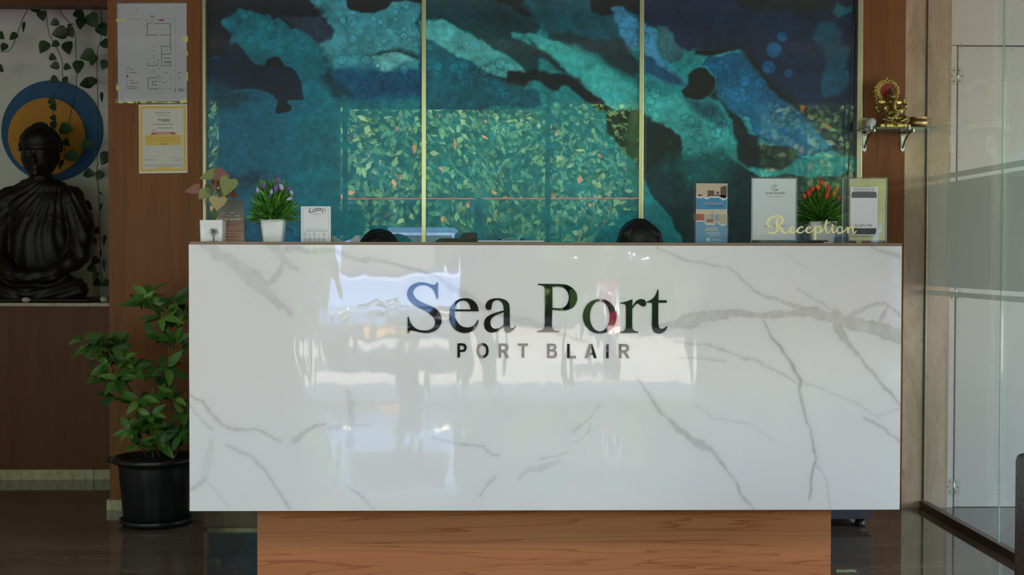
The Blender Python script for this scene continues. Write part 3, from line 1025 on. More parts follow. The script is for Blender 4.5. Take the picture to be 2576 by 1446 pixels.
def paint_marble(px, py):
    shp = px.shape
    px, py = px.ravel(), py.ravel()
    wx = px + fbm(px / 26, py / 26, 5, 5) * 13
    wy = py + fbm(px / 26, py / 26, 55, 5) * 13
    brk = fbm(px / 18, py / 18, 77, 4)
    v = np.zeros(px.size)
    for ln, st in VEINS:
        x0 = min(q[0] for q in ln) - 40; x1 = max(q[0] for q in ln) + 40
        y0 = min(q[1] for q in ln) - 40; y1 = max(q[1] for q in ln) + 40
        k = np.where((px > x0) & (px < x1) & (py > y0) & (py < y1))[0]
        if not len(k):
            continue
        best = np.zeros(len(k))
        X, Yy, bk = wx[k], wy[k], brk[k]
        for a, b in zip(ln, ln[1:]):
            d, t = seg_dist(X, Yy, a, b)
            w = a[2] + (b[2] - a[2]) * t
            half = w * 0.5 * (1 + 0.7 * bk)
            core = smooth01(half + 2.2, half - 2.0, d)
            edge = 0.75 + 0.25 * np.exp(-(half - d).clip(0, None) / 3.0)
            halo = 0.25 * np.exp(-(d - half).clip(0, None) / (3 + 0.35 * w))
            best = np.maximum(best, np.maximum(core * edge, halo))
        v[k] = np.maximum(v[k], best * st * (1 + 0.9 * bk).clip(0.25, 1.4))
    cloud = fbm(px / 200, py / 150, 8, 4)
    v = v + (cloud.clip(0, 1) * 0.10)
    return v.clip(0, 1).reshape(shp)


M_marble = mat('white_marble_film', (0.8, 0.8, 0.8), 0.5, coat=1.0, coat_rough=0.012)
_nt = M_marble.node_tree
_b = _nt.nodes['Principled BSDF']
_b.inputs['Specular IOR Level'].default_value = 0.2
_at = _nt.nodes.new('ShaderNodeAttribute'); _at.attribute_name = 'vein'
_mx = _nt.nodes.new('ShaderNodeMix'); _mx.data_type = 'RGBA'
_mx.inputs['A'].default_value = (0.825, 0.785, 0.805, 1)
_mx.inputs['B'].default_value = lin(176, 170, 168)
_nt.links.new(_at.outputs['Fac'], _mx.inputs['Factor'])
_nt.links.new(_mx.outputs['Result'], _b.inputs['Base Color'])
_tc = _nt.nodes.new('ShaderNodeTexCoord')
_mp = _nt.nodes.new('ShaderNodeMapping'); _mp.inputs['Scale'].default_value = (5.0, 5.0, 1.6)
_ns = _nt.nodes.new('ShaderNodeTexNoise'); _ns.inputs['Scale'].default_value = 2.0; _ns.inputs['Detail'].default_value = 2
_bp = _nt.nodes.new('ShaderNodeBump'); _bp.inputs['Strength'].default_value = 0.16; _bp.inputs['Distance'].default_value = 0.006
_nt.links.new(_tc.outputs['Object'], _mp.inputs['Vector']); _nt.links.new(_mp.outputs[0], _ns.inputs['Vector'])
_nt.links.new(_ns.outputs['Fac'], _bp.inputs['Height']); _nt.links.new(_bp.outputs['Normal'], _b.inputs['Coat Normal'])

o, X, Z = grid_mesh('marble_panel', np.linspace(XP0, XP1, 760), np.linspace(ZP0, ZP1, 290), Y_PANEL, desk, M_marble, 0.010)
px, py = proj(X, Y_PANEL, Z)
v = paint_marble(px, py)
n = len(o.data.vertices)
at = o.data.attributes.new('vein', 'FLOAT', 'POINT')
vv = np.zeros(n, np.float32)
vv[:v.size] = v.ravel()
at.data.foreach_set('value', vv)
# carcass behind the marble, slightly wider and shorter on the right
box('carcass', XP0 - 0.003, XP1 + 0.006, Y_PANEL + 0.0105, Y_PANEL + 0.05, PZ(1255, Y_PANEL), ZP1 + 0.0005, M_wood, desk)
box('counter_top', XP0 + 0.003, XP1 + 0.001, Y_PANEL - 0.002, Y_PANEL + 0.46, ZP1 + 0.001, ZP1 + 0.009, M_edge, desk, bevel=0.001)
ZT = ZP1 + 0.009
Y_BASE = Y_PANEL + 0.12
box('plinth', PX(647, Y_BASE, 1380), PX(2090, Y_BASE, 1380), Y_BASE, Y_BASE + 0.30, 0, ZP0 + 0.0, M_teak, desk, bevel=0.0015)
box('underside', XP0 + 0.004, XP1 - 0.004, Y_PANEL + 0.0505, Y_PANEL + 0.45, ZP0 + 0.001, ZP0 + 0.018, M_wood_dk, desk)
for xa in (XP0 + 0.004, XP1 - 0.022):
    box('end_panel', xa, xa + 0.018, Y_PANEL + 0.0505, Y_PANEL + 0.45, ZP0 + 0.0185, ZP1, M_wood, desk)
box('work_surface', XP0 + 0.023, XP1 - 0.023, Y_PANEL + 0.0505, Y_PANEL + 0.62, 0.73, 0.755, M_edge, desk)

# lettering
M_letter = mat('glossy_black_acrylic', (0.008, 0.008, 0.010), 0.02, spec=0.5)


def l1(l):
    return [(1000 + q[0] / 8.034, 690 + q[1] / 8.034) + tuple(q[2:]) for q in l]


def l2(l):
    return [(1340 + q[0] / 7.1556, 690 + q[1] / 7.1556) + tuple(q[2:]) for q in l]


def ell(cx, cy, rx, ry, n=48, p=2.0):
    r = []
    for k in range(n):
        a = 2 * PI * k / n
        c, s = math.cos(a), math.sin(a)
        r.append((cx + rx * math.copysign(abs(c) ** (2 / p), c), cy + ry * math.copysign(abs(s) ** (2 / p), s)))
    return r


LET = {
    'S': [crom(l1([(818, 160, 1), (818, 492, 1), (788, 492, 1), (775, 430), (740, 345), (680, 270), (600, 228), (510, 218), (420, 235), (345, 290), (310, 365), (330, 430), (390, 500), (480, 555), (600, 610), (720, 665), (810, 725), (870, 810), (892, 890), (885, 980), (840, 1070), (760, 1140), (650, 1178), (560, 1183), (460, 1168), (360, 1143), (290, 1130), (250, 1140), (238, 1165), (234, 1187, 1), (205, 1187, 1), (205, 855, 1), (232, 855, 1), (242, 920), (280, 1000), (340, 1070), (430, 1120), (540, 1133), (640, 1120), (720, 1070), (757, 1000), (757, 930), (720, 860), (640, 790), (530, 720), (420, 665), (320, 605), (240, 525), (200, 450), (193, 390), (210, 310), (260, 235), (340, 185), (430, 162), (520, 160), (610, 178), (690, 202), (740, 208), (775, 190), (788, 160, 1)]), 4, True)],
    'e': [crom(l1([(1640, 745, 1), (1632, 680), (1600, 600), (1530, 525), (1440, 485), (1350, 482), (1240, 505), (1140, 575), (1070, 680), (1042, 800), (1048, 920), (1090, 1030), (1170, 1120), (1270, 1170), (1370, 1182), (1480, 1160), (1570, 1090), (1620, 1000), (1638, 930, 1), (1622, 910, 1), (1590, 970), (1540, 1030), (1470, 1065), (1390, 1070), (1300, 1045), (1220, 975), (1165, 870), (1148, 745, 1)]), 4, True),
          crom(l1([(1148, 708, 1), (1165, 650), (1210, 580), (1270, 535), (1330, 527), (1400, 550), (1450, 610), (1478, 708, 1)]), 4, True)],
    'a': [crom(l1([(2393, 1030, 1), (2385, 1062), (2340, 1120), (2280, 1165), (2225, 1175), (2175, 1150), (2150, 1085), (2147, 1055, 1), (2090, 1100), (2010, 1155), (1910, 1175), (1830, 1155), (1770, 1095), (1750, 1010), (1765, 920), (1820, 850), (1920, 795), (2040, 755), (2145, 728, 1), (2145, 680), (2125, 595), (2080, 540), (2020, 520), (1960, 535), (1920, 575), (1905, 640), (1890, 700), (1850, 718), (1800, 705), (1778, 655), (1790, 590), (1840, 525), (1930, 488), (2030, 480), (2130, 495), (2210, 535), (2255, 600), (2268, 700), (2270, 1000), (2285, 1070), (2315, 1088), (2350, 1070)]), 4, True),
          crom(l1([(2147, 765, 1), (2060, 795), (1960, 840), (1895, 900), (1877, 970), (1895, 1045), (1940, 1090), (2000, 1097), (2070, 1070), (2147, 1020, 1)]), 4, True)],
    'P': [crom(l2([(92, 170, 1), (440, 171), (600, 185), (710, 240), (780, 320), (803, 420), (785, 510), (730, 590), (640, 635), (520, 650), (352, 633, 1), (345, 900, 1), (360, 970), (410, 1010), (478, 1018, 1), (478, 1038, 1), (80, 1038, 1), (80, 1018, 1), (150, 1005), (200, 970), (218, 900, 1), (222, 310, 1), (215, 240), (180, 205), (92, 187, 1)]), 4, True),
          crom(l2([(355, 222, 1), (480, 220), (570, 250), (630, 320), (650, 410), (635, 500), (590, 570), (510, 608), (355, 602, 1)]), 4, True)],
    'o': [[(1340 + x / 7.1556, 690 + y / 7.1556) for x, y in ell(1207, 752, 305, 312)],
          [(1340 + x / 7.1556, 690 + y / 7.1556) for x, y in ell(1208, 752, 177, 270, p=2.1)]],
    'r': [crom(l2([(1795, 445, 1), (1792, 580, 1), (1830, 520), (1880, 465), (1950, 443), (2015, 460), (2045, 520), (2030, 565), (1990, 578), (1945, 560), (1905, 530), (1870, 530), (1830, 570), (1792, 620, 1), (1790, 900, 1), (1800, 975), (1840, 1015), (1900, 1030, 1), (1900, 1052, 1), (1578, 1052, 1), (1578, 1032, 1), (1640, 1015), (1670, 970), (1680, 900, 1), (1680, 610, 1), (1672, 555), (1640, 530), (1580, 530, 1), (1578, 512, 1), (1690, 485)]), 4, True)],
    't': [crom(l2([(2265, 275, 1), (2265, 465, 1), (2415, 465, 1), (2415, 508, 1), (2262, 508, 1), (2262, 870), (2275, 945), (2310, 975), (2355, 970), (2410, 935, 1), (2428, 940, 1), (2400, 1000), (2340, 1050), (2265, 1065), (2200, 1045), (2160, 990), (2148, 900, 1), (2150, 508, 1), (2052, 505, 1), (2052, 490, 1), (2130, 455), (2190, 400), (2230, 330), (2245, 275, 1)]), 4, True)],
}
YL = Y_PANEL - 0.0035
for ch, loops in LET.items():
    outline('letter', loops, YL, 0.0032, M_letter, desk)

# small sans capitals, drawn on a 0..100 box (x right, y down); stroke 16
CAP = {
    'P': [[(0, 0, 1), (58, 0), (84, 8), (97, 30), (84, 54), (58, 61), (26, 61, 1), (26, 100, 1), (0, 100, 1)], [(26, 16, 1), (54, 16), (66, 22), (71, 31), (66, 41), (54, 45), (26, 45, 1)]],
    'O': [ell(50, 50, 50, 51, 40, 2.2), ell(50, 50, 30, 35, 40, 2.2)],
    'R': [[(0, 0, 1), (58, 0), (84, 7), (94, 28), (84, 48), (62, 56, 1), (76, 66, 1), (100, 100, 1), (72, 100, 1), (48, 66), (34, 60), (24, 59, 1), (24, 100, 1), (0, 100, 1)], [(24, 15, 1), (54, 15), (66, 20), (70, 29), (66, 39), (54, 43), (24, 43, 1)]],
    'T': [[(0, 0, 1), (100, 0, 1), (100, 16, 1), (62, 16, 1), (62, 100, 1), (38, 100, 1), (38, 16, 1), (0, 16, 1)]],
    'B': [[(0, 0, 1), (58, 0), (84, 6), (92, 25), (84, 42), (72, 47), (90, 53), (98, 72), (88, 93), (58, 100), (0, 100, 1)], [(24, 15, 1), (54, 15), (65, 19), (68, 28), (64, 37), (54, 40), (24, 40, 1)], [(24, 55, 1), (56, 55), (69, 60), (73, 70), (68, 81), (56, 85), (24, 85, 1)]],
    'L': [[(0, 0, 1), (30, 0, 1), (30, 84, 1), (100, 84, 1), (100, 100, 1), (0, 100, 1)]],
    'A': [[(37, 0, 1), (63, 0, 1), (100, 100, 1), (76, 100, 1), (68, 76, 1), (32, 76, 1), (24, 100, 1), (0, 100, 1)], [(50, 22, 1), (62, 61, 1), (38, 61, 1)]],
    'I': [[(0, 0, 1), (100, 0, 1), (100, 100, 1), (0, 100, 1)]],
}
for ch, x0, x1, y0, y1 in (('P', 112, 240, 72, 263), ('O', 370, 531, 70, 268), ('R', 668, 808, 74, 267), ('T', 930, 1062, 74, 265), ('B', 1322, 1458, 77, 269), ('L', 1594, 1712, 80, 272), ('A', 1830, 1992, 82, 272), ('I', 2120, 2152, 84, 272), ('R', 2292, 2438, 82, 272)):
    lo = []
    for lp in CAP[ch]:
        pts = crom(lp, 5, True) if len(lp[0]) == 3 or len(lp) < 20 else lp
        lo.append([(1130 + (x0 + (x1 - x0) * x / 100) / 5.367, 850 + (y0 + (y1 - y0) * y / 100) / 5.367) for x, y in pts])
    outline('letter', lo, YL, 0.0032, M_letter, desk)
# ------------------------------------------------------------------ right side: glass partition and white door
part = thing('glass_partition', (XG, 3.8, 0), 'clear glass partition with a frosted band and thin stripes, beside the desk', 'glass partition')
G_clear = thin_glass('sheet_glass', (0.97, 0.98, 0.97), haze=0.03, hazecol=(0.75, 0.74, 0.72))
G_frost = thin_glass('frosted_film', (0.9, 0.95, 0.92), haze=0.62, hazecol=(0.78, 0.77, 0.70), gloss=0.6)
M_chan = mat('bronze_channel', lin(84, 66, 54), 0.35, metal=0.5)
ZG1 = 2.75
yj = 4.76
bays = ((yj + 0.002, Y_WALL - 0.001), (yj - 1.25, yj - 0.002), (yj - 2.5, yj - 1.254))
zst = [PZ(q, Y_WALL, 2330) for q in (445, 458, 466.5, 719, 729, 741)]
for a, b in bays:
    g = box('glass_pane', XG, XG + 0.008, a, b, 0.03, ZG1, G_clear, part)
    for z1, z0 in ((zst[0], zst[1]), (zst[2], zst[3]), (zst[4], zst[5])):
        box('frosted_film', XG + 0.0085, XG + 0.0089, a, b, z0, z1, G_frost, g)
M_gedge = mat('glass_edge', lin(170, 200, 190), 0.2, coat=0.5)
for yy in (yj, yj - 1.252):
    box('pane_joint', XG - 0.003, XG + 0.0012, yy - 0.0018, yy + 0.0018, 0.03, ZG1, M_gedge, part)
box('floor_channel', XG - 0.016, XG + 0.016, yj - 2.5, Y_WALL - 0.001, 0, 0.032, M_chan, part, bevel=0.002)
box('head_channel', XG - 0.02, XG + 0.02, yj - 2.5, Y_WALL - 0.001, ZG1, CEIL - 0.18, M_chan, part)
box('wall_bead', XG - 0.002, XG + 0.003, Y_WALL - 0.004, Y_WALL + 0.0035, 0.033, ZG1, mat('dark_sealant', (0.05, 0.05, 0.045), 0.5), part)

M_door = mat('white_laminate', lin(236, 230, 228), 0.3, noise=0.02, nscale=2)
M_gap = mat('dark_gap', lin(70, 52, 44), 0.6)
M_hinge = mat('satin_hinge', lin(214, 210, 204), 0.4, metal=0.2)
door = tag(thing('door_1', (XD + 0.5, Y_WALL, 0), 'white flush door with steel hinges behind the glass partition', 'door'), kind='structure')
del door['category']
YD = Y_WALL + 0.014
xdl = PX(2404, YD, 700)
xdr = xdl + 0.92
zdt = PZ(117, YD, 2470)
box('door_leaf', xdl + 0.003, xdr, YD, YD + 0.035, 0.002, zdt, M_door, door, bevel=0.0015)
box('door_frame', XD + 0.004, xdl - 0.003, YD + 0.001, YD + 0.035, 0, zdt + 0.003, M_door, door, bevel=0.001)
box('door_frame', xdr + 0.003, xdr + 0.03, YD + 0.001, YD + 0.035, 0, zdt + 0.003, M_door, door, bevel=0.001)
box('over_panel', XD + 0.004, xdr + 0.03, YD + 0.001, YD + 0.035, zdt + 0.006, CEIL, M_door, door, bevel=0.001)
box('rebate', XD, xdr + 0.035, YD + 0.0355, YD + 0.042, 0, CEIL, M_gap, door)
for pyh, hh in ((191, 44), (735, 44), (1224, 44)):
    zc = PZ(pyh, YD, 2405)
    hx = xdl
    h_ = 0.036
    hg = box('hinge', hx - 0.030, hx - 0.0015, YD - 0.003, YD + 0.0008, zc - h_, zc + h_, M_hinge, door, bevel=0.001)
    box('hinge_leaf', hx + 0.0015, hx + 0.032, YD - 0.003, YD - 0.0002, zc - h_, zc + h_, M_hinge, hg, bevel=0.001)
    tube('hinge_pin', [(hx, YD - 0.003, zc - h_), (hx, YD - 0.003, zc + h_)], 0.0032, M_steel, hg, 8)
    for sx_ in (-0.017, 0.017):
        for k in (-1, 0, 1):
            xx = hx + sx_ + (0.008 if (k == 0) == (sx_ < 0) else 0) * (-1 if sx_ < 0 else 1) * (-1 if k else 1)
            bmq = bmesh.new()
            bmesh.ops.create_uvsphere(bmq, u_segments=8, v_segments=5, radius=0.0042, matrix=Matrix.Translation((xx, YD - 0.003, zc + k * 0.023)) @ Matrix.Diagonal((1, 0.45, 1, 1)))
            bm_obj('screw', bmq, M_screw, hg)
bmq = bmesh.new()
for sx_, sy_ in ((2418, 120), (2460, 122), (2545, 122), (2394, 14), (2414, 395), (2411, 836), (2409, 1100), (2409, 1260), (2409, 1272), (2418, 110)):
    p = P(sx_, sy_, YD)
    bmesh.ops.create_uvsphere(bmq, u_segments=6, v_segments=4, radius=0.0028, matrix=Matrix.Translation((p.x, YD, p.z)) @ Matrix.Diagonal((1, 0.3, 1, 1)))
bm_obj('panel_pin', bmq, M_screw, door)
# rest of the back wall right of the door
tag(box('trim_6', xdr + 0.036, ROOM_R, Y_WALL + 0.004, Y_WALL + 0.06, 0, CEIL, M_white), kind='structure')

# ------------------------------------------------------------------ outside: forecourt, planting, what the glossy surfaces mirror
M_pave = stone('pale_paving', (0.40, 0.36, 0.32), (0.33, 0.30, 0.27), (0.46, 0.43, 0.40), rough=0.7, sc=(2, 2, 2))
tag(box('ground_forecourt', -30, 30, -60, FACADE_Y - 0.001, -0.16, -0.04, M_pave), kind='structure')
tag(box('trim_7', -1.37, 1.56, FACADE_Y - 0.45, FACADE_Y - 0.201, -0.039, -0.005, M_marble_br), label='stone entrance step', kind='structure')
ML = [mat('hedge_leaf_a', lin(118, 160, 84), 0.7, spec=0.2), mat('hedge_leaf_b', lin(84, 130, 70), 0.7, spec=0.2), mat('hedge_leaf_c', lin(160, 190, 112), 0.7, spec=0.2), mat('hedge_leaf_d', lin(220, 150, 70), 0.7, spec=0.2)]
M_bark = mat('bark', lin(92, 76, 60), 0.8, noise=0.3, nscale=20, bump=0.4)
rn = np.random.RandomState(5)


def tree(name, cx, cy, w, d, z0, z1, nl, label):
    t = thing(name, (cx, cy, -0.04), label, 'tree', 'roadside trees')
    bmt = bmesh.new()
    add_tube(bmt, [(cx, cy, -0.05), (cx + 0.1, cy, 1.0), (cx - 0.05, cy, 2.2), (cx, cy, z1 * 0.7)], [0.16, 0.13, 0.1, 0.04], 8)
    for k in range(6):
        a = k * 1.05
        add_tube(bmt, [(cx, cy, 1.2 + 0.25 * k), (cx + math.cos(a) * w * 0.3, cy + math.sin(a) * d * 0.3, 2.0 + 0.3 * k)], [0.06, 0.025], 6)
    bm_obj('trunk', bmt, M_bark, t, smooth=True)
    core = sculpt('inner_foliage', [('e', (cx + rn.randn() * w * .3, cy + rn.randn() * d * .15, (z0 + z1) / 2 + rn.randn() * (z1 - z0) * .16), (w * .45, d * .5, (z1 - z0) * .26)) for _ in range(10)] + [('e', (cx, cy, (z0 + z1) / 2), (w * .74, d * .74, (z1 - z0) * .40))], 0.12, mat('inner_foliage', lin(84, 122, 60), 0.9, spec=0.1, noise=0.45, nscale=5), t, smooth=2)
    # leaves sit in sprays on the outside of a lumpy crown
    nsp = nl // 14
    th, ph = rn.rand(nsp) * 2 * PI, np.arccos(1 - 2 * rn.rand(nsp))
    r = 0.70 + 0.30 * rn.rand(nsp)
    c = np.stack([cx + w * r * np.sin(ph) * np.cos(th), cy + d * r * np.sin(ph) * np.sin(th), (z0 + z1) / 2 + (z1 - z0) / 2 * r * np.cos(ph)], 1)
    q = np.repeat(c, 14, 0) + rn.randn(nsp * 14, 3) * 0.16
    out = np.repeat(c - np.array([cx, cy, (z0 + z1) / 2 - 1.0]), 14, 0)
    out /= np.linalg.norm(out, axis=1)[:, None]
    nrm = out * np.array([1.0, 1.6, 0.8]) + np.array([0, 0.5, 0.35]) + rn.randn(len(q), 3) * 0.42     # blades face up and out to the light
    nrm /= np.linalg.norm(nrm, axis=1)[:, None]
    u = rn.randn(len(q), 3) + np.array([0, 0, -0.9])
    u -= nrm * (u * nrm).sum(1)[:, None]
    u /= np.linalg.norm(u, axis=1)[:, None]
    v = np.cross(nrm, u)
    L, wd = (0.12 + 0.08 * rn.rand(len(q)))[:, None], (0.034 + 0.024 * rn.rand(len(q)))[:, None]
    vs = np.stack([q, q + u * L * .45 + v * wd, q + u * L, q + u * L * .45 - v * wd], 1).reshape(-1, 3)
    fs = np.arange(len(vs)).reshape(-1, 4).tolist()
    mi = np.repeat(rn.choice([0, 0, 1, 1, 2], nsp), 14)
    mi[rn.rand(len(mi)) < 0.025] = 3
    me = bpy.data.meshes.new('crown')
    me.from_pydata((vs - np.array(t.location)).tolist(), [], fs)
    o = link('crown', me, ML, t)
    me.polygons.foreach_set('material_index', mi.astype(np.int32))
    o['kind'] = 'stuff'
    return t


TREES = [(-6.2, -13.2, 2.6, 1.1, 0.2, 6.0, 'dense roadside tree at the far left outside the entrance'), (-2.3, -9.7, 2.5, 1.1, 0.5, 5.6, 'broad roadside tree facing the left half of the entrance'), (1.7, -13.0, 2.7, 1.1, 0.4, 6.4, 'broad roadside tree facing the right half of the entrance'), (5.2, -9.8, 2.5, 1.1, 0.3, 6.0, 'leafy roadside tree to the right of the entrance')]
for cx, cy, w, d, z0, z1, lab in TREES:
    tree('roadside_tree', cx, cy, w, d, z0, z1, 40000, lab)
M_wallo = mat('far_wall', lin(160, 170, 150), 0.8, noise=0.15, nscale=2)
tag(box('wall_garden', -20, 20, -16.2, -16.0, -0.04, 4.5, mat('garden_wall_green', lin(100, 122, 84), 0.9, noise=0.5, nscale=3)), kind='structure')
tag(tube('red_rope', [(-6, -7.9, 1.96), (-2, -7.9, 1.92), (2, -7.9, 1.94), (6, -7.9, 1.98)], 0.012, mat('red_rope', lin(210, 60, 40), 0.6)), 'thin red rope strung across in front of the trees', 'rope')

# entrance glass door leaf edge and pull handle
ent = tag(thing('door_2', (0.62, FACADE_Y - 0.1, 0), 'glass entrance door with a steel pull handle', 'door'), kind='structure')
del ent['category']
M_alu = mat('dark_aluminium', lin(70, 72, 74), 0.35, metal=0.6)
for xx in (-1.34, 0.60):
    box('stile', xx, xx + 0.045, FACADE_Y - 0.13, FACADE_Y - 0.08, 0, LINTEL, M_alu, ent)
box('transom', -1.29, 0.599, FACADE_Y - 0.13, FACADE_Y - 0.08, LINTEL - 0.07, LINTEL - 0.001, M_alu, ent)
tube('pull_handle', [(0.74, FACADE_Y - 0.06, 0.75), (0.74, FACADE_Y - 0.06, 1.35)], 0.016, M_alu, ent)
for zz in (0.85, 1.25):
    tube('handle_post', [(0.648, FACADE_Y - 0.10, zz), (0.74, FACADE_Y - 0.06, zz)], 0.010, M_alu, ent)
# ------------------------------------------------------------------ things on the counter
YC = Y_PANEL + 0.16            # a row of things a hand's breadth behind the front edge


def grass_pot(name, label, x0, x1, ytop, xr0, xr1, fx, fy0, spread, colour_mats, flowers, seed, Yp):
    """square tapered white pot with an artificial grass tuft and flower buds"""
    a, b = PX(x0, Yp, 560), PX(x1, Yp, 560)
    a2, b2 = PX(xr0, Yp, 605), PX(xr1, Yp, 605)
    cx = (a + b) / 2
    zt = PZ(ytop, Yp, (x0 + x1) / 2)
    t = thing(name, (cx, Yp, ZT), label, 'potted plant')
    hw, hb = (b - a) / 2, (b2 - a2) / 2
    bmq = bmesh.new()
    rings = []
    # outside up, rim, inside down (rounded-square sections)
    sec = [(hb * 0.96, 0.0005), (hb, 0.004), (hb + (hw - hb) * .45, (zt - ZT) * .4), (hw * 0.985, (zt - ZT) * .85), (hw, zt - ZT), (hw - 0.003, zt - ZT), (hw - 0.005, (zt - ZT) * 0.8)]
    for h, z in sec:
        r = []
        for x, y in ell(0, 0, h, h, 28, 7.0):
            r.append(bmq.verts.new((cx + x, Yp + y, ZT + z)))
        rings.append(r)
    for r0, r1 in zip(rings, rings[1:]):
        for k in range(28):
            bmq.faces.new((r0[k], r0[(k + 1) % 28], r1[(k + 1) % 28], r1[k]))
    bmq.faces.new(list(reversed(rings[0])))
    bmq.faces.new(rings[-1])
    bm_obj('pot', bmq, mat('white_pot', (0.80, 0.80, 0.80), 0.3, coat=0.3), t, smooth=True)
    rs = np.random.RandomState(seed)
    base = Vector((cx, Yp, zt - 0.012))
    top = P(fx, fy0, Yp)
    H = top.z - base.z
    Rr = spread / (FPX / Yp)
    vs, fs, mi = [], [], []
    for k in range(760):
        az = rs.rand() * 2 * PI
        lean = 1.62 * rs.rand() ** 0.62                      # 0 straight up .. past horizontal
        rad = 0.10 + 0.50 * rs.rand()                        # where on its stalk the blade leaves
        hz_ = Vector((math.cos(az), math.sin(az), 0))
        dirv = hz_ * math.sin(lean) + Vector((0, 0, 1)) * math.cos(lean)
        env = lambda f: Vector((dirv.x * Rr * f, dirv.y * Rr * f, dirv.z * H * f))
        st = base + Vector((0, 0, 0.012)) + env(rad * (0.55 + .45 * math.cos(lean * .6)))
        tipf = 0.70 + 0.32 * rs.rand()
        tip = base + Vector((0, 0, 0.012)) + env(tipf) + Vector((rs.randn(), rs.randn(), rs.randn())) * 0.008
        d = tip - st
        side = d.cross(Vector((rs.randn(), rs.randn(), rs.randn()))).normalized()
        w = 0.0017 + 0.0012 * rs.rand()
        bow = Vector((0, 0, 1)) * d.length * (0.16 - 0.10 * lean)
        b0 = len(vs)
        for s, ww in ((0, 0.6), (0.35, 1.15), (0.72, 0.8), (1.0, 0.05)):
            c = st + d * s + bow * (4 * s * (1 - s))
            vs += [c + side * w * ww, c - side * w * ww]
        for q in range(3):
            fs.append((b0 + 2 * q, b0 + 2 * q + 1, b0 + 2 * q + 3, b0 + 2 * q + 2))
            mi.append(rs.choice([0, 0, 1, 2]))
    for k in range(26):                                      # stalks
        az = rs.rand() * 2 * PI
        lean = 1.3 * rs.rand()
        e = base + Vector((math.cos(az) * math.sin(lean) * Rr, math.sin(az) * math.sin(lean) * Rr, math.cos(lean) * H)) * 0.6
        b0 = len(vs)
        sd = Vector((-math.sin(az), math.cos(az), 0)) * 0.0012
        vs += [base + sd, base - sd, e - sd, e + sd]
        fs.append((b0, b0 + 1, b0 + 2, b0 + 3))
        mi.append(1)
    o = mesh('grass_tuft', vs, fs, [mat('grass_a', lin(74, 138, 46), 0.5), mat('grass_b', lin(46, 102, 38), 0.5), mat('grass_c', lin(132, 186, 68), 0.5)], t)
    o.data.polygons.foreach_set('material_index', mi)
    o['kind'] = 'stuff'
    for x, y, sz, mi_, dx in flowers:
        p = P(x, y, Yp - 0.05)
        bmq = bmesh.new()
        # a closed bud of three lapping petals on a short neck
        for k in range(3):
            an = k * 2.1
            bmesh.ops.create_uvsphere(bmq, u_segments=10, v_segments=7, radius=1.0, matrix=Matrix.Translation(p + Vector((math.cos(an) * sz * .16, math.sin(an) * sz * .16, 0))) @ Matrix.Rotation(dx, 4, 'Y') @ Matrix.Rotation(an, 4, 'Z') @ Matrix.Diagonal((sz * .30, sz * .38, sz * .72, 1)))
        f = bm_obj('flower_bud', bmq, colour_mats[mi_], t, smooth=True)
        tube('bud_stem', [p - Vector((math.sin(dx) * sz * .6, 0, sz * .5)), base.lerp(p, 0.35)], [0.0011, 0.0009], mat('grass_a'), f, 5)
    return t


M_pur = mat('violet_petal', lin(104, 78, 168), 0.5)
M_lil = mat('lilac_petal', lin(176, 160, 214), 0.5)
M_red = mat('red_petal', lin(226, 62, 34), 0.5)
M_org = mat('orange_petal', lin(232, 128, 40), 0.5)


def f4(l, m, s=0.0135):
    return [(440 + x / 5.6, 420 + y / 5.6, s * k, mm, d) for x, y, k, mm, d in l]


grass_pot('flower_pot', 'white square pot of grass with violet buds, left on the counter', 658, 718, 552.5, 665, 713, 688, 450, 74,
          [M_pur, M_lil], f4([(1450, 185, 1.2, 0, .2), (1255, 275, .95, 0, .1), (1165, 330, .9, 1, -.2), (1420, 300, 1.2, 0, .1), (1360, 350, .9, 1, .0), (1345, 400, .8, 0, .3), (1500, 285, 1.2, 1, -.3), (1610, 305, .9, 0, 1.2), (1640, 360, .9, 1, -.3), (1612, 452, 1.0, 1, 1.2)], 0), 3, YC + 0.02)


def f5(l):
    return [(1700 + x / 4.441, 420 + y / 4.441, 0.0135 * k, mm, d) for x, y, k, mm, d in l]


grass_pot('flower_pot', 'white square pot of grass with red and orange buds behind the gold sign', 2029, 2099, 557, 2034, 2091, 2068, 458, 76,
          [M_red, M_org], f5([(1628, 172, 1.1, 0, .1), (1585, 225, 1.0, 1, -.5), (1525, 250, 1.1, 0, .2), (1600, 248, .8, 0, .9), (1485, 300, 1.3, 0, -.2), (1705, 235, 1.2, 0, .0), (1702, 275, .9, 0, .2), (1690, 325, 1.2, 0, .1), (1770, 300, 1.0, 1, .2), (1820, 355, .9, 0, .3), (1435, 325, 1.0, 1, -.3), (1610, 315, .7, 0, 0), (1800, 245, .9, 1, .3)]), 8, YC + 0.17)


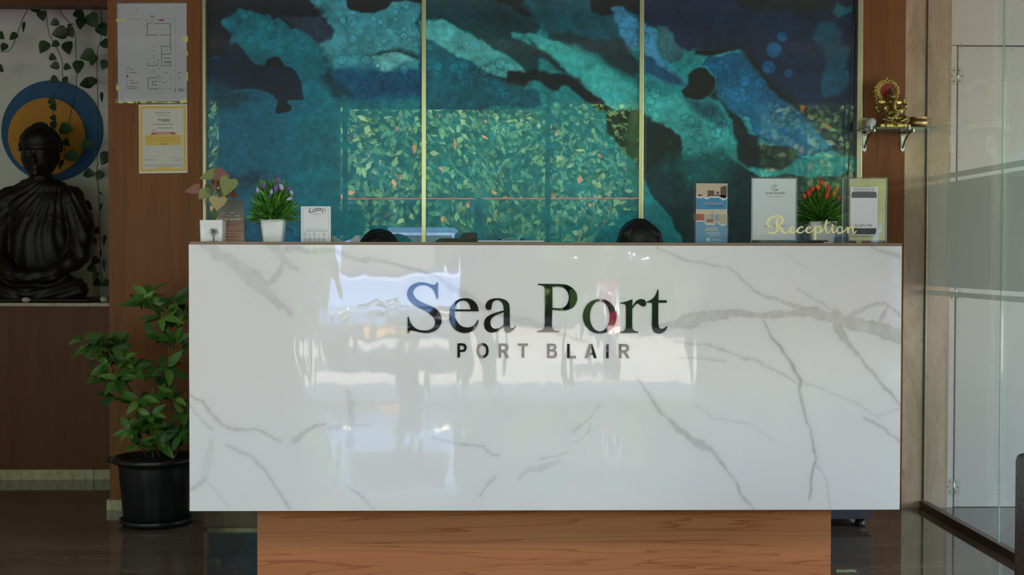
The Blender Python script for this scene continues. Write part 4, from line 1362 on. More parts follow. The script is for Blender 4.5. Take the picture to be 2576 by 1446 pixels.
# --- white cube planter with palm decal and a pink-green arrowhead plant
def cube_planter():
    Yp = YC + 0.0
    a, b = PX(507, Yp, 560), PX(565, Yp, 560)
    zt = PZ(554, Yp, 536)
    cx, hw = (a + b) / 2, (b - a) / 2
    t = thing('arrowhead_plant', (cx, Yp, ZT), 'pink and green arrowhead plant in a white cube planter with a palm print', 'potted plant')
    M_c = mat('wrapped_ceramic', (0.78, 0.77, 0.76), 0.25, coat=0.8, coat_rough=0.03, bump=0.25, bscale=30)
    bmq = bmesh.new()
    rings = []
    h = zt - ZT
    for r_, z in ((hw * 0.93, 0.0005), (hw * .955, 0.004), (hw, h - 0.002), (hw - 0.001, h), (hw - 0.004, h), (hw - 0.005, h - 0.01)):
        rings.append([bmq.verts.new((cx + x, Yp + y, ZT + z)) for x, y in ell(0, 0, r_, r_, 36, 12.0)])
    for r0, r1 in zip(rings, rings[1:]):
        for k in range(36):
            bmq.faces.new((r0[k], r0[(k + 1) % 36], r1[(k + 1) % 36], r1[k]))
    bmq.faces.new(list(reversed(rings[0])))
    bmq.faces.new(rings[-1])
    pot = bm_obj('cube_pot', bmq, M_c, t, smooth=True)
    M_palm = mat('palm_grey', lin(70, 70, 86), 0.6)
    Yf = Yp - hw - 0.0012

    def q(l):
        return [(440 + x / 5.6, 420 + y / 5.6) for x, y in l]
    pol = [q([(538, 900), (552, 900), (556, 1000), (558, 1062), (538, 1062), (542, 1000)])]
    for pts, w in ((((545, 900), (510, 890), (475, 905)), 9), (((545, 897), (520, 870), (490, 878)), 9), (((545, 900), (510, 915), (484, 950)), 10), (((545, 902), (525, 935), (520, 985)), 12), (((548, 897), (570, 868), (602, 880)), 9), (((548, 900), (590, 890), (622, 915)), 9), (((548, 902), (590, 915), (626, 948)), 11), (((550, 905), (572, 935), (580, 980)), 12), (((546, 895), (540, 872), (520, 872)), 8)):
        c = crom(q(pts), 5)
        n = len(c)
        up, lo = [], []
        for i, (x, y) in enumerate(c):
            tx = c[min(i + 1, n - 1)][0] - c[max(i - 1, 0)][0]
            ty = c[min(i + 1, n - 1)][1] - c[max(i - 1, 0)][1]
            dd = math.hypot(tx, ty) or 1
            ww = w / 5.6 * math.sin(PI * (0.12 + 0.86 * i / (n - 1)))
            up.append((x - ty / dd * ww / 2, y + tx / dd * ww / 2))
            lo.append((x + ty / dd * ww / 2, y - tx / dd * ww / 2))
        for i in range(n - 1):
            pol.append([up[i], up[i + 1], lo[i + 1], lo[i]])
    for gx in (490, 505, 520, 575, 590, 608):
        pol.append(q([(gx, 1058), (gx - 6, 1038), (gx + 4, 1050), (gx + 12, 1034), (gx + 8, 1058)]))
    rects('palm_decal', pol, Yf, M_palm, pot)
    lathe('soil', [(0.001, 0.0), (hw * .8, 0.0), (hw * .8, -0.01), (0.001, -0.01)], (cx, Yp, zt - 0.006), mat('soil', (0.03, 0.022, 0.016), 0.9, bump=0.6, bscale=200), t, 12)
    G1, G2, G3 = mat('arrow_green', lin(112, 118, 56), 0.45), mat('arrow_pink', lin(122, 72, 58), 0.45), mat('arrow_cream', lin(152, 134, 88), 0.45)

    def arrow_leaf(tip, basept, width, m, dy):
        """arrowhead leaf from stalk joint to tip, folded along the midrib"""
        A, B = P(*basept, Yp + dy), P(*tip, Yp + dy - 0.012)
        L = (B - A).length
        d = (B - A).normalized()
        side = d.cross(Vector((0, -1, 0.15))).normalized()
        nrm = side.cross(d).normalized()
        out = [(-.16, .26), (-.06, .44), (.12, .5), (.38, .42), (.64, .27), (.85, .11), (1.0, 0.0)]
        W_ = width * 1.3 / (FPX / Yp)
        out = crom([(u, v) for u, v in [(-.02, 0.0, )] + out], 4)
        vs = [A + d * (L * max(0.0, min(1.0, k / (len(out) - 1.0) * 1.15 - .15))) for k in range(len(out))]
        vs = [q + nrm * (-0.10 * L * ((q - A).length / L) ** 2) for q in vs]
        n = len(vs)
        v2 = [A + d * (L * u) + side * (W_ * v) + nrm * (0.10 * W_ * v - 0.10 * L * u * u) for u, v in out]
        v3 = [A + d * (L * u) - side * (W_ * v) + nrm * (0.10 * W_ * v - 0.10 * L * u * u) for u, v in out]
        al = vs + v2 + v3
        fs = []
        for k in range(n - 1):
            fs.append((k, k + 1, n + k + 1, n + k))
            fs.append((k, 2 * n + k, 2 * n + k + 1, k + 1))
        lf = mesh('leaf', al, fs, m, t, smooth=True)
        s0 = Vector((cx + (A.x - cx) * .12, Yp + dy * .2, zt - 0.006))
        mid = s0.lerp(A, 0.55) + Vector((0, 0, 0.012))
        tube('leaf_stalk', [s0, mid, A], [0.0016, 0.0014, 0.0011], mat('stalk_green', lin(128, 132, 78), 0.5), lf, 6)
        return lf

    for tip, bs, w, m, dy in (((500, 449), (541, 436), 22, G1, 0.0), ((578, 442), (545, 438), 26, G2, -.01), ((562, 494), (578, 452), 36, G1, -.02), ((545, 530), (550, 498), 34, G3, -.035), ((463, 482), (500, 474), 20, G2, -.01), ((499, 500), (518, 484), 24, G1, -.02), ((600, 498), (574, 480), 20, G2, .02), ((533, 478), (548, 452), 24, G2, .02), ((572, 503), (555, 476), 20, mat('arrow_olive', lin(118, 88, 52), 0.5), .03), ((518, 487), (530, 470), 22, G1, .03)):
        arrow_leaf(tip, bs, w, m, dy)


cube_planter()


# --- standees
def card_body(name, label, x0, y0, x1, y1, Yf, thick, m, cat='sign', lean=0.0):
    a, b = P(x0, y1, Yf), P(x1, y0, Yf)
    t = thing(name, ((a.x + b.x) / 2, Yf + thick / 2, ZT), label, cat)
    return t, a.x, b.x, a.z, b.z


# brown-pink menu card leaning behind the planter
Ym = YC + 0.075
t, ax, bx_, az, bz = card_body('tent_card', 'brown and pink tent card with a flower logo behind the cube planter', 548, 503, 614, 609, Ym, 0.003, None)
M_card = mat('menu_card', lin(150, 130, 118), 0.4, coat=0.4)
_nt = M_card.node_tree
_tc = _nt.nodes.new('ShaderNodeTexCoord'); _gr = _nt.nodes.new('ShaderNodeSeparateXYZ'); _cr = _nt.nodes.new('ShaderNodeValToRGB'); _ns = _nt.nodes.new('ShaderNodeTexNoise')
_ns.inputs['Scale'].default_value = 3
_nt.links.new(_tc.outputs['Generated'], _gr.inputs[0])
_ad = _nt.nodes.new('ShaderNodeMath'); _ad.operation = 'MULTIPLY_ADD'; _ad.inputs[1].default_value = 0.35
_nt.links.new(_tc.outputs['Generated'], _ns.inputs['Vector'])
_nt.links.new(_ns.outputs['Fac'], _ad.inputs[0]); _nt.links.new(_gr.outputs['Z'], _ad.inputs[2])
_cr.color_ramp.elements[0].position = 0.25; _cr.color_ramp.elements[0].color = lin(206, 160, 146)
_cr.color_ramp.elements[1].position = 0.95; _cr.color_ramp.elements[1].color = lin(120, 122, 118)
_e = _cr.color_ramp.elements.new(0.6); _e.color = lin(150, 112, 98)
_nt.links.new(_ad.outputs[0], _cr.inputs['Fac']); _nt.links.new(_cr.outputs['Color'], _nt.nodes['Principled BSDF'].inputs['Base Color'])
box('card', ax, bx_, Ym, Ym + 0.0016, ZT + 0.001, bz, M_card, t)
box('card_foot', ax + 0.004, bx_ - 0.004, Ym + 0.0018, Ym + 0.045, ZT + 0.0003, ZT + 0.0016, M_card, t)
Yq = Ym - 0.0006
M_wink = mat('white_ink', (0.78, 0.77, 0.75), 0.6)
text('print_title', 'HOTEL SEA PORT', 580, 551.5, 5.2, Yq, M_wink, t, bold=0.012)
cc = (574.5, 518.5)
rects('print_logo', [[(cc[0] + 1.5 * math.cos(a), cc[1] + 1.5 * math.sin(a)), (cc[0] + 6.5 * math.cos(a + .35), cc[1] + 5 * math.sin(a + .35)), (cc[0] + 3.5 * math.cos(a + .8), cc[1] + 3.5 * math.sin(a + .8))] for a in (0.2, 1.45, 2.7, 3.95, 5.2)], Yq, mat('coral_ink', lin(222, 110, 84), 0.6), t)
rects('print_lines', [(570, 566, 595, 567.4), (570, 579.5, 612, 581), (570, 587, 592, 588.4), (568, 595, 597, 596.6), (568, 603, 606, 604)], Yq, mat('brown_ink', lin(110, 66, 52), 0.7), t)
rects('print_small', [(561.5, 535, 564, 536), (578, 534.6, 588, 536), (573, 542, 577.5, 543.5), (592, 542, 602, 543.4)], Yq, M_wink, t)

# payment standee
Yu = YC - 0.02
t, ax, bx_, az, bz = card_body('payment_standee', 'white payment code standee with icon grid, left of the seated curly-haired person', 757, 519, 832, 609, Yu, 0.004, None)
box('board', ax, bx_, Yu, Yu + 0.004, ZT + 0.0005, bz, mat('white_board', (0.74, 0.72, 0.76), 0.35, coat=0.4), t, bevel=0.0006, seg=1)
box('easel_leg', (ax + bx_) / 2 - 0.012, (ax + bx_) / 2 + 0.012, Yu + 0.0045, Yu + 0.05, ZT + 0.0003, ZT + 0.003, mat('white_board'), t)
Yq = Yu - 0.0006


def u5(x, y):
    return (440 + x / 5.6, 420 + y / 5.6)


def ul(l):
    return [u5(*q) for q in l]


ribbon_lines('print_border', [ul([(1805, 575), (2170, 575), (2170, 1048), (1805, 1048), (1805, 575)]), ul([(1805, 912), (2170, 912)])], Yq, 0.55, M_print_gy, t)
ribbon_lines('print_logo', [ul([(1908, 583), (1887, 636), (1940, 636), (1962, 583)]), ul([(1972, 640), (1990, 586), (2062, 586), (2050, 612), (1990, 612)]), ul([(2072, 640), (2092, 584)])], Yq, 1.9, M_print_dk, t)
ribbon_lines('print_arrow', [ul([(2106, 586), (2130, 610), (2108, 640)])], Yq, 1.1, M_print_dk, t)
rects('print_lines', [u5(1900, 655) + u5(2120, 660), u5(1955, 674) + u5(2050, 678), u5(1845, 876) + u5(2145, 881), u5(1845, 896) + u5(2150, 901)] + [u5(x, 974) + u5(x + 34, 978) for x in (1818, 1882, 1950, 2014, 2080)], Yq, M_print_gy, t)
ic = []
for x in (1834, 1966, 2098):
    ic.append([u5(x + 17 * math.cos(a), 948 + 17 * math.sin(a)) for a in [2 * PI * k / 12 for k in range(13)]])
for x in (1834, 1898, 1966, 2030, 2098):
    ic.append(ul([(x - 18, 1008), (x + 18, 1008), (x + 18, 1042), (x - 18, 1042), (x - 18, 1008)]))
    ic.append(ul([(x - 8, 1034), (x, 1018), (x + 9, 1030)]))
ic.append(ul([(1892, 935), (1904, 948), (1890, 962)])); ic.append(ul([(2022, 948), (2036, 944)]))
ribbon_lines('print_icons', ic, Yq, 0.8, M_print_dk, t)

# translucent scooped tray beside it
t = thing('desk_tray', (PX(870, YC + 0.1), YC + 0.1, ZT), 'small translucent white scooped tray next to the payment standee', 'tray')
M_tray = thin_glass('frosted_plastic', (0.8, 0.85, 0.88), haze=0.55, hazecol=(0.75, 0.78, 0.82))
prof = crom([(835, 592.5), (842, 593), (850, 600), (862, 605), (874, 605), (886, 600), (893, 593.5), (905, 592)], 5)
outline('front_lip', [prof + [(905, 609.5), (836, 609.5)]], YC + 0.04, 0.003, M_tray, t)
outline('back_lip', [prof + [(905, 609.5), (836, 609.5)]], YC + 0.12, 0.003, M_tray, t)
box('tray_floor', PX(837, YC + .04), PX(904, YC + .04), YC + 0.0435, YC + 0.1195, ZT + 0.0003, ZT + 0.003, M_tray, t)

# black desk telephone
Yt = YC + 0.10
t = thing('desk_phone', (PX(1150, Yt), Yt, ZT), 'low black desk phone with a raised handset block, beside the clipboard', 'phone')
side = lambda x, y: (x, y)
outline('phone_body', [crom([(1092, 610, 1), (1098, 604), (1107, 599, 1), (1160, 599, 1), (1201, 602.5, 1), (1198, 610, 1)], 3, True)], Yt, 0.10, M_black, t, bevel=0.0)
outline('handset_block', [crom([(1156, 601, 1), (1162, 590), (1170, 585.2), (1198, 585.2), (1200.5, 588), (1200, 601, 1)], 3, True)], Yt + 0.012, 0.07, mat('satin_black', (0.018, 0.018, 0.02), 0.5), t)
rects('handset_face', [[(1167, 600), (1199, 600), (1198.5, 588), (1172, 588)]], Yt + 0.0112, M_black, t)

# clipboard with papers
Yk = YC + 0.06
t = thing('clipboard', (PX(1285, Yk), Yk + 0.08, ZT), 'clipboard with white papers and a wire clip lying on the counter', 'clipboard')
xa, xb = PX(1200, Yk), PX(1371, Yk)
box('board', xa, xb, Yk, Yk + 0.24, ZT + 0.0004, ZT + 0.004, mat('navy_board', lin(60, 62, 84), 0.5), t, bevel=0.0008, seg=1)
box('paper', xa + 0.003, xb - 0.002, Yk + 0.001, Yk + 0.235, ZT + 0.0042, ZT + 0.0085, M_paper, t)
zc = ZT + 0.009
tube('wire_clip', [(PX(1255, Yk), Yk + 0.012, zc + 0.003), (PX(1268, Yk), Yk + 0.012, zc + 0.003), (PX(1278, Yk), Yk + 0.012, zc + 0.0065), (PX(1292, Yk), Yk + 0.012, zc + 0.0065), (PX(1302, Yk), Yk + 0.012, zc + 0.003), (PX(1316, Yk), Yk + 0.012, zc + 0.003)], 0.0013, M_steel, t, 6)
for a, b in ((1251, 1262), (1309, 1320)):
    tube('clip_end', [(PX(a, Yk), Yk + 0.012, zc + 0.0028), (PX(b, Yk), Yk + 0.012, zc + 0.0028)], 0.0027, mat('blue_sleeve', lin(40, 48, 110), 0.4), t, 8)

# brochure holder
Yb = YC + 0.03


def b6(x, y):
    return (1700 + x / 4.441, 420 + y / 4.441)


t, ax, bx_, az, bz = card_body('brochure_holder', 'clear acrylic holder of blue hotel brochures with room photos', 1746, 460, 1832, 612, Yb, 0.02, None, 'brochure holder')
sheet = box('brochure_stack', PX(b6(228, 0)[0], Yb), PX(b6(570, 0)[0], Yb), Yb, Yb + 0.012, ZT + 0.004, PZ(b6(0, 184)[1], Yb, 1790), M_paper, t)
Yq = Yb - 0.0006
M_bl = mat('brochure_blue', lin(52, 132, 176), 0.4)
M_bl2 = mat('brochure_blue_pale', lin(110, 160, 196), 0.4)


def bw(l):
    return [b6(*q) for q in l]


rects('photo_room', [bw([(228, 355), (228, 186), (570, 186), (570, 355)])], Yq, mat('room_beige', lin(190, 172, 148), 0.5), sheet)
rects('photo_room_walls', [bw([(500, 330), (570, 345), (570, 205), (500, 225)]), bw([(355, 330), (430, 330), (430, 262), (355, 262)]), bw([(250, 330), (310, 320), (310, 318), (250, 300)]), bw([(455, 300), (485, 300), (485, 275), (455, 275)]), bw([(440, 330), (560, 352), (560, 318), (440, 306)])], Yq - 0.0002, mat('room_brown', lin(96, 66, 56), 0.5), sheet)
wave = [(228, 330), (245, 352), (262, 338), (285, 352), (300, 335), (330, 352), (350, 360), (372, 345), (400, 335), (430, 345), (470, 335), (500, 352), (530, 375), (550, 362), (570, 345)]
rects('wave_white', [bw([(228, 380)] + [(570, 380)] + [(x, y - 12) for x, y in reversed(wave)])], Yq - 0.0004, mat('white_ink'), sheet)
rects('blue_field', [bw([(228, 472), (570, 472)] + [(x, y + 2) for x, y in reversed(wave)])], Yq - 0.0006, M_bl, sheet)
text('print_title', 'HOTEL SEA PORT', *b6(418, 406), 4.6, Yq - 0.0008, mat('orange_ink', lin(214, 140, 96), 0.6), sheet, bold=0.015)
rects('print_lines', [b6(370, 434) + b6(525, 441)], Yq - 0.0008, mat('navy_ink', lin(30, 70, 120), 0.6), sheet)
rects('photo_room_lower', [bw([(222, 640), (572, 640), (572, 472), (228, 472)])], Yq, mat('room_pale', lin(200, 184, 160), 0.5), sheet)
rects('photo_bed', [bw([(222, 605), (315, 605), (315, 528), (222, 520)]), bw([(345, 615), (418, 615), (418, 585), (345, 585)])], Yq - 0.0002, mat('room_red', lin(176, 92, 74), 0.5), sheet)
rects('photo_drape', [bw([(440, 610), (468, 610), (468, 530), (440, 530)]), bw([(400, 590), (414, 590), (414, 500), (400, 500)])], Yq - 0.0002, mat('room_blue', lin(130, 160, 190), 0.5), sheet)
w2 = [(222, 612), (270, 606), (315, 615), (350, 650), (380, 640), (430, 650), (450, 612), (485, 640), (520, 660), (572, 640)]
rects('wave_white_lower', [bw([(222, 680), (572, 680)] + [(x, y - 12) for x, y in reversed(w2)])], Yq - 0.0004, mat('white_ink'), sheet)
rects('blue_field_lower', [bw([(222, 850), (572, 850)] + [(x, y + 3) for x, y in reversed(w2)])], Yq - 0.0006, M_bl2, sheet)
rects('photo_shape', [bw([(315, 715), (490, 715), (440, 665), (340, 680)])], Yq - 0.0008, mat('room_grey', lin(176, 180, 178), 0.5), sheet)
rects('print_lines_lower', [b6(345, 735) + b6(500, 742), b6(365, 762) + b6(480, 768), b6(392, 811) + b6(508, 818)], Yq - 0.0008, mat('white_ink'), sheet)
lc = b6(363, 810)
rects('print_logo', [[(lc[0] + 4.5 * math.cos(a), lc[1] + 4.5 * math.sin(a)) for a in [2 * PI * k / 14 for k in range(14)]]], Yq - 0.0008, mat('white_ink'), sheet)
box('holder_back', ax, bx_, Yb + 0.0125, Yb + 0.0145, ZT + 0.003, PZ(b6(0, 205)[1], Yb, 1790), M_acryl, t)
box('holder_front', ax, bx_, Yb - 0.006, Yb - 0.004, ZT + 0.003, PZ(b6(0, 530)[1], Yb, 1790), M_acryl, t)
for xx in (ax, bx_ - 0.002):
    box('holder_side', xx, xx + 0.002, Yb - 0.0039, Yb + 0.0124, ZT + 0.003, PZ(b6(0, 530)[1], Yb, 1790), M_acryl, t)
box('holder_foot', ax - 0.003, bx_ + 0.003, Yb - 0.006, Yb + 0.07, ZT + 0.0003, ZT + 0.0028, M_acryl, t)


def acrylic_stand(name, label, x0, y0, x1, y1, Yf):
    t, ax, bx_, az, bz = card_body(name, label, x0, y0, x1, y1, Yf, 0.006, None)
    zf = ZT + 0.0045
    box('front_sheet', ax, bx_, Yf - 0.0042, Yf - 0.0024, zf, bz, M_acryl, t)
    box('back_sheet', ax, bx_, Yf + 0.0024, Yf + 0.0042, zf, bz, M_acryl, t)
    M_ae = mat('acrylic_edge', lin(205, 222, 216), 0.15, coat=0.6)
    box('edge', ax - 0.0012, ax - 0.0002, Yf - 0.0042, Yf + 0.0042, zf, bz, M_ae, t)
    box('edge', bx_ + 0.0002, bx_ + 0.0012, Yf - 0.0042, Yf + 0.0042, zf, bz, M_ae, t)
    box('top_edge', ax, bx_, Yf - 0.0042, Yf + 0.0042, bz + 0.0002, bz + 0.0012, mat('acrylic_top', lin(150, 138, 140), 0.2, coat=0.6), t)
    box('foot', ax - 0.001, bx_ + 0.001, Yf - 0.03, Yf + 0.04, ZT + 0.0003, ZT + 0.004, M_acryl, t)
    return t, ax, bx_, az, bz


# review stand (code left blank)
Yr = YC + 0.05
t, ax, bx_, az, bz = acrylic_stand('review_stand', 'acrylic stand with a white hotel review sheet behind the gold lettering', 1890.5, 447, 2003.5, 611, Yr)
sh = box('sheet', ax + 0.002, bx_ - 0.002, Yr - 0.0006, Yr + 0.0006, ZT + 0.012, bz - 0.003, mat('review_paper', lin(240, 244, 244), 0.5), t)
Yq = Yr - 0.0012
cx_, cy_ = b6(1102, 234)
ribbon_lines('print_logo_ring', [[(cx_ + 7.4 * math.cos(a), cy_ + 7.4 * math.sin(a)) for a in [0.75 + k * (2 * PI - 1.35) / 18 for k in range(19)]]], Yq, 1.1, M_print_dk, sh)
text('print_logo_letter', 'S', cx_ + 0.4, cy_, 7.5, Yq, M_print_dk, sh)
rects('print_logo_wave', [bw([(1108, 262), (1128, 242), (1150, 246), (1140, 258), (1118, 266)])], Yq, mat('pale_blue_ink', lin(120, 176, 210), 0.6), sh)
text('print_title', 'HOTEL SEA PORT', *b6(1111, 293), 4.6, Yq, M_print_dk, sh, bold=0.015)
text('print_sub', 'SCAN & REVIEW US', *b6(1111, 331), 2.6, Yq, M_print_gy, sh, sx=1.15)
rects('print_lines', [b6(978, 656) + b6(1240, 662), b6(1090, 728) + b6(1150, 734)], Yq, M_print_gy, sh)

# scan-me stand: clear with a white phone sticker
Ys = YC - 0.02
t, ax, bx_, az, bz = acrylic_stand('scan_stand', 'acrylic stand with a white phone-shaped SCAN ME sticker, rightmost on the counter', 2119, 447, 2230, 613, Ys)
sh = box('reflection_sheet', ax + 0.022, bx_ - 0.002, Ys + 0.0008, Ys + 0.0014, ZT + 0.010, bz - 0.003, mat('olive_reflection', lin(214, 212, 156), 0.35, noise=0.3, nscale=30, coat=0.6), t)  # added sheet, its olive colour paints the reflection in the clear acrylic
stx = outline('sticker', [[b6(1952, 222), b6(2258, 222), b6(2252, 765), b6(1952, 760)]], Ys - 0.0056, 0.0006, mat('sticker_white', (0.76, 0.75, 0.78), 0.5), t)
Yq = Ys - 0.0062
M_ph = mat('phone_grey', lin(96, 98, 98), 0.5)
rects('phone_top', [bw(crom([(1963, 344, 1), (1963, 305), (1972, 285), (1995, 276), (2215, 276), (2236, 285), (2245, 305), (2244, 344, 1)], 4))], Yq, M_ph, stx)
rects('phone_bottom', [bw(crom([(1958, 684, 1), (2238, 684, 1), (2238, 722), (2228, 745), (2205, 752), (1990, 750), (1965, 742), (1958, 720)], 4))], Yq, mat('phone_dark', lin(62, 60, 66), 0.5), stx)
hb = b6(2100, 716)
ribbon_lines('home_button', [[(hb[0] + 4.2 * math.cos(a), hb[1] + 4.2 * math.sin(a)) for a in [2 * PI * k / 16 for k in range(17)]]], Yq - 0.0004, 0.6, M_print_gy, stx)
ribbon_lines('title_box', [bw([(1992, 228), (2218, 228), (2218, 270), (1992, 270), (1992, 228)])], Yq, 0.7, M_ph, stx)
rects('print_lines', [b6(2002 + k * 27, 242) + b6(2020 + k * 27, 257) for k in range(8)], Yq, M_print_gy, stx)
text('print_scan_me', 'SCAN ME', *b6(2097, 653), 7.4, Yq, M_ph, stx)

# gold script sign
Yg = YC - 0.09
t = thing('reception_sign', (PX(2030, Yg), Yg, ZT), 'gold script Reception sign on a black stepped base', 'sign')
M_gold = mat('gold_acrylic', (0.84, 0.70, 0.38), 0.38, metal=0.75)


def g9(x, y):
    return (1900 + x / 9.2, 520 + y / 9.2)


STROKES = [
    [(408, 432, 22), (370, 462, 24), (320, 455, 42), (287, 400, 55), (292, 330, 52), (340, 265, 46), (420, 224, 40), (520, 214, 34), (600, 240, 52), (633, 300, 62), (618, 360, 50), (570, 408, 32), (530, 425, 14)],
    [(560, 248, 18), (512, 290, 40), (492, 350, 50), (502, 430, 60), (518, 500, 56), (490, 570, 46), (430, 610, 36), (370, 610, 36), (320, 592, 30), (298, 570, 18)],
    [(545, 425, 22), (590, 490, 56), (622, 560, 60), (670, 602, 42), (720, 602, 32), (780, 555, 22), (860, 530, 20), (898, 490, 20), (888, 464, 22), (850, 466, 32), (812, 510, 46), (800, 562, 50), (838, 600, 42), (900, 595, 30), (965, 545, 22)],
    [(1106, 488, 28), (1090, 460, 26), (1050, 470, 32), (1000, 512, 42), (976, 560, 48), (1005, 598, 38), (1070, 596, 28), (1140, 558, 22), (1230, 530, 20), (1274, 490, 20), (1264, 464, 22), (1220, 472, 32), (1186, 516, 44), (1182, 568, 46), (1220, 600, 36), (1280, 585, 26), (1340, 528, 22), (1390, 450, 22)],
    [(1385, 445, 50), (1385, 600, 50), (1385, 776, 52)],
    [(1396, 490, 22), (1440, 458, 26), (1492, 462, 40), (1518, 520, 44), (1490, 575, 34), (1440, 602, 26), (1400, 590, 20)],
    [(1480, 596, 26), (1560, 548, 28), (1610, 440, 26), (1650, 320, 30)],
    [(1664, 300, 22), (1636, 370, 52), (1626, 480, 50), (1632, 560, 48), (1665, 600, 36), (1715, 572, 22), (1790, 462, 22)],
    [(1628, 396, 14), (1668, 378, 24), (1735, 345, 14)],
    [(1786, 455, 42), (1780, 545, 46), (1796, 596, 40), (1845, 585, 22), (1892, 520, 20)],
    [(1785, 392, 8), (1785, 425, 52), (1785, 455, 8)],
    [(2015, 540, 34), (1996, 480, 32), (1950, 462, 30), (1906, 490, 38), (1890, 540, 44), (1906, 592, 42), (1950, 616, 36), (1994, 594, 34), (2015, 540, 34)],
    [(1995, 600, 22), (2075, 555, 24), (2130, 470, 24)],
    [(2142, 462, 40), (2142, 540, 46), (2145, 612, 46)],
    [(2150, 560, 18), (2192, 480, 26), (2236, 466, 38), (2256, 510, 46), (2256, 575, 46), (2288, 608, 36), (2345, 556, 16)],
]
bmq = bmesh.new()
for _si, st in enumerate(STROKES):
    dyo = 0.00012 * _si
    c = crom([(x, y) for x, y, w in st], 6)
    ws = []
    for (x0, y0, w0), (x1, y1, w1) in zip(st, st[1:]):
        ws += [w0 + (w1 - w0) * k / 6 for k in range(6)]
    ws.append(st[-1][2])
    n = len(c)
    fr, bk = [], []
    for i, (x, y) in enumerate(c):
        tx = c[min(i + 1, n - 1)][0] - c[max(i - 1, 0)][0]
        ty = c[min(i + 1, n - 1)][1] - c[max(i - 1, 0)][1]
        dd = math.hypot(tx, ty) or 1
        nx, ny = -ty / dd * ws[i] / 2, tx / dd * ws[i] / 2
        for lst, yy in ((fr, Yg - dyo - i * 1.0e-5), (bk, Yg + 0.0028 + dyo + i * 1.0e-5)):
            lst.append((bmq.verts.new(Vector((P(*g9(x + nx, y + ny), Yg).x, yy, P(*g9(x + nx, y + ny), Yg).z))),
                        bmq.verts.new(Vector((P(*g9(x - nx, y - ny), Yg).x, yy, P(*g9(x - nx, y - ny), Yg).z)))))
    for i in range(n - 1):
        a, b = fr[i], fr[i + 1]
        e, f = bk[i], bk[i + 1]
        bmq.faces.new((a[0], a[1], b[1], b[0]))
        bmq.faces.new((e[1], e[0], f[0], f[1]))
        bmq.faces.new((a[0], b[0], f[0], e[0]))
        bmq.faces.new((b[1], a[1], e[1], f[1]))
    bmq.faces.new((fr[0][1], fr[0][0], bk[0][0], bk[0][1]))
    bmq.faces.new((fr[-1][0], fr[-1][1], bk[-1][1], bk[-1][0]))
bmesh.ops.recalc_face_normals(bmq, faces=bmq.faces)
bm_obj('script_lettering', bmq, M_gold, t)
x0, y0 = g9(890, 828); x1, y1 = g9(1538, 878)
x2, y2 = g9(1215, 774); x3, y3 = g9(1664, 826)
zm = PZ(y3, Yg, 2040)
box('base', PX(x0, Yg), PX(x1, Yg), Yg - 0.02, Yg + 0.03, ZT + 0.0003, max(zm, ZT + 0.005), M_black, t, bevel=0.0006, seg=1)
box('base_step', PX(x2, Yg), PX(x3, Yg), Yg - 0.012, Yg + 0.016, max(zm, ZT + 0.005) + 0.0002, PZ(y2, Yg, 2040), M_black, t, bevel=0.0006, seg=1)
# ------------------------------------------------------------------ statue niche
YBU = 6.62


def B(x, y, dy=0.0):
    return P(x, y, YBU) + Vector((0, dy, 0))


M_bronze = mat('dark_bronze', lin(34, 27, 24), 0.5, metal=0.1, noise=0.35, nscale=14)
sill = zs1
cxb = B(100, 600).x
st = thing('buddha_statue', (cxb, YBU, sill), 'dark bronze seated Buddha statue in the niche', 'statue')
kb = FPX / YBU


def bl(x, y, dy, rx, ry, rz):
    """ellipsoid: pixel centre, depth shift, radii in pixels (x, depth, z)"""
    return ('e', B(x, y, dy), (rx / kb, ry / kb, rz / kb))


torso = [bl(100, 610, .02, 78, 52, 110), bl(100, 520, .02, 92, 48, 62), bl(100, 478, .02, 70, 40, 34), bl(100, 452, .02, 30, 30, 30),
         bl(100, 395, .0, 44, 46, 52), bl(100, 355, .0, 46, 48, 38),
         ('c', [(B(175, 500, .02), 34 / kb), (B(206, 575, .01), 32 / kb), (B(202, 645, -.02), 27 / kb), (B(150, 690, -.11), 20 / kb), (B(105, 695, -.14), 16 / kb)]),
         ('c', [(B(25, 500, .02), 34 / kb), (B(-8, 575, .01), 32 / kb), (B(-2, 645, -.02), 27 / kb), (B(50, 690, -.11), 20 / kb), (B(95, 697, -.14), 16 / kb)]),
         bl(100, 725, .0, 100, 66, 36),
         ('c', [(B(140, 715, -.02), 34 / kb), (B(205, 728, -.09), 31 / kb), (B(150, 738, -.16), 21 / kb), (B(90, 735, -.17), 17 / kb)]),
         ('c', [(B(60, 715, -.02), 34 / kb), (B(-5, 728, -.09), 31 / kb), (B(50, 740, -.15), 22 / kb), (B(110, 738, -.16), 17 / kb)]),
         bl(57, 395, .01, 7, 9, 20), bl(143, 395, .01, 7, 9, 20), bl(100, 404, -.088, 6.5, 10, 13), bl(100, 388, -.082, 5, 8, 12), bl(82, 391, -.078, 11, 6, 4.5), bl(118, 391, -.078, 11, 6, 4.5), bl(82, 381, -.080, 13, 6, 2.5), bl(118, 381, -.080, 13, 6, 2.5), bl(100, 421, -.080, 12, 6, 3), bl(100, 427, -.078, 10, 6, 3.5), bl(100, 438, -.068, 12, 9, 8)]
body = sculpt('body', torso, 0.0065, M_bronze, st, smooth=3)
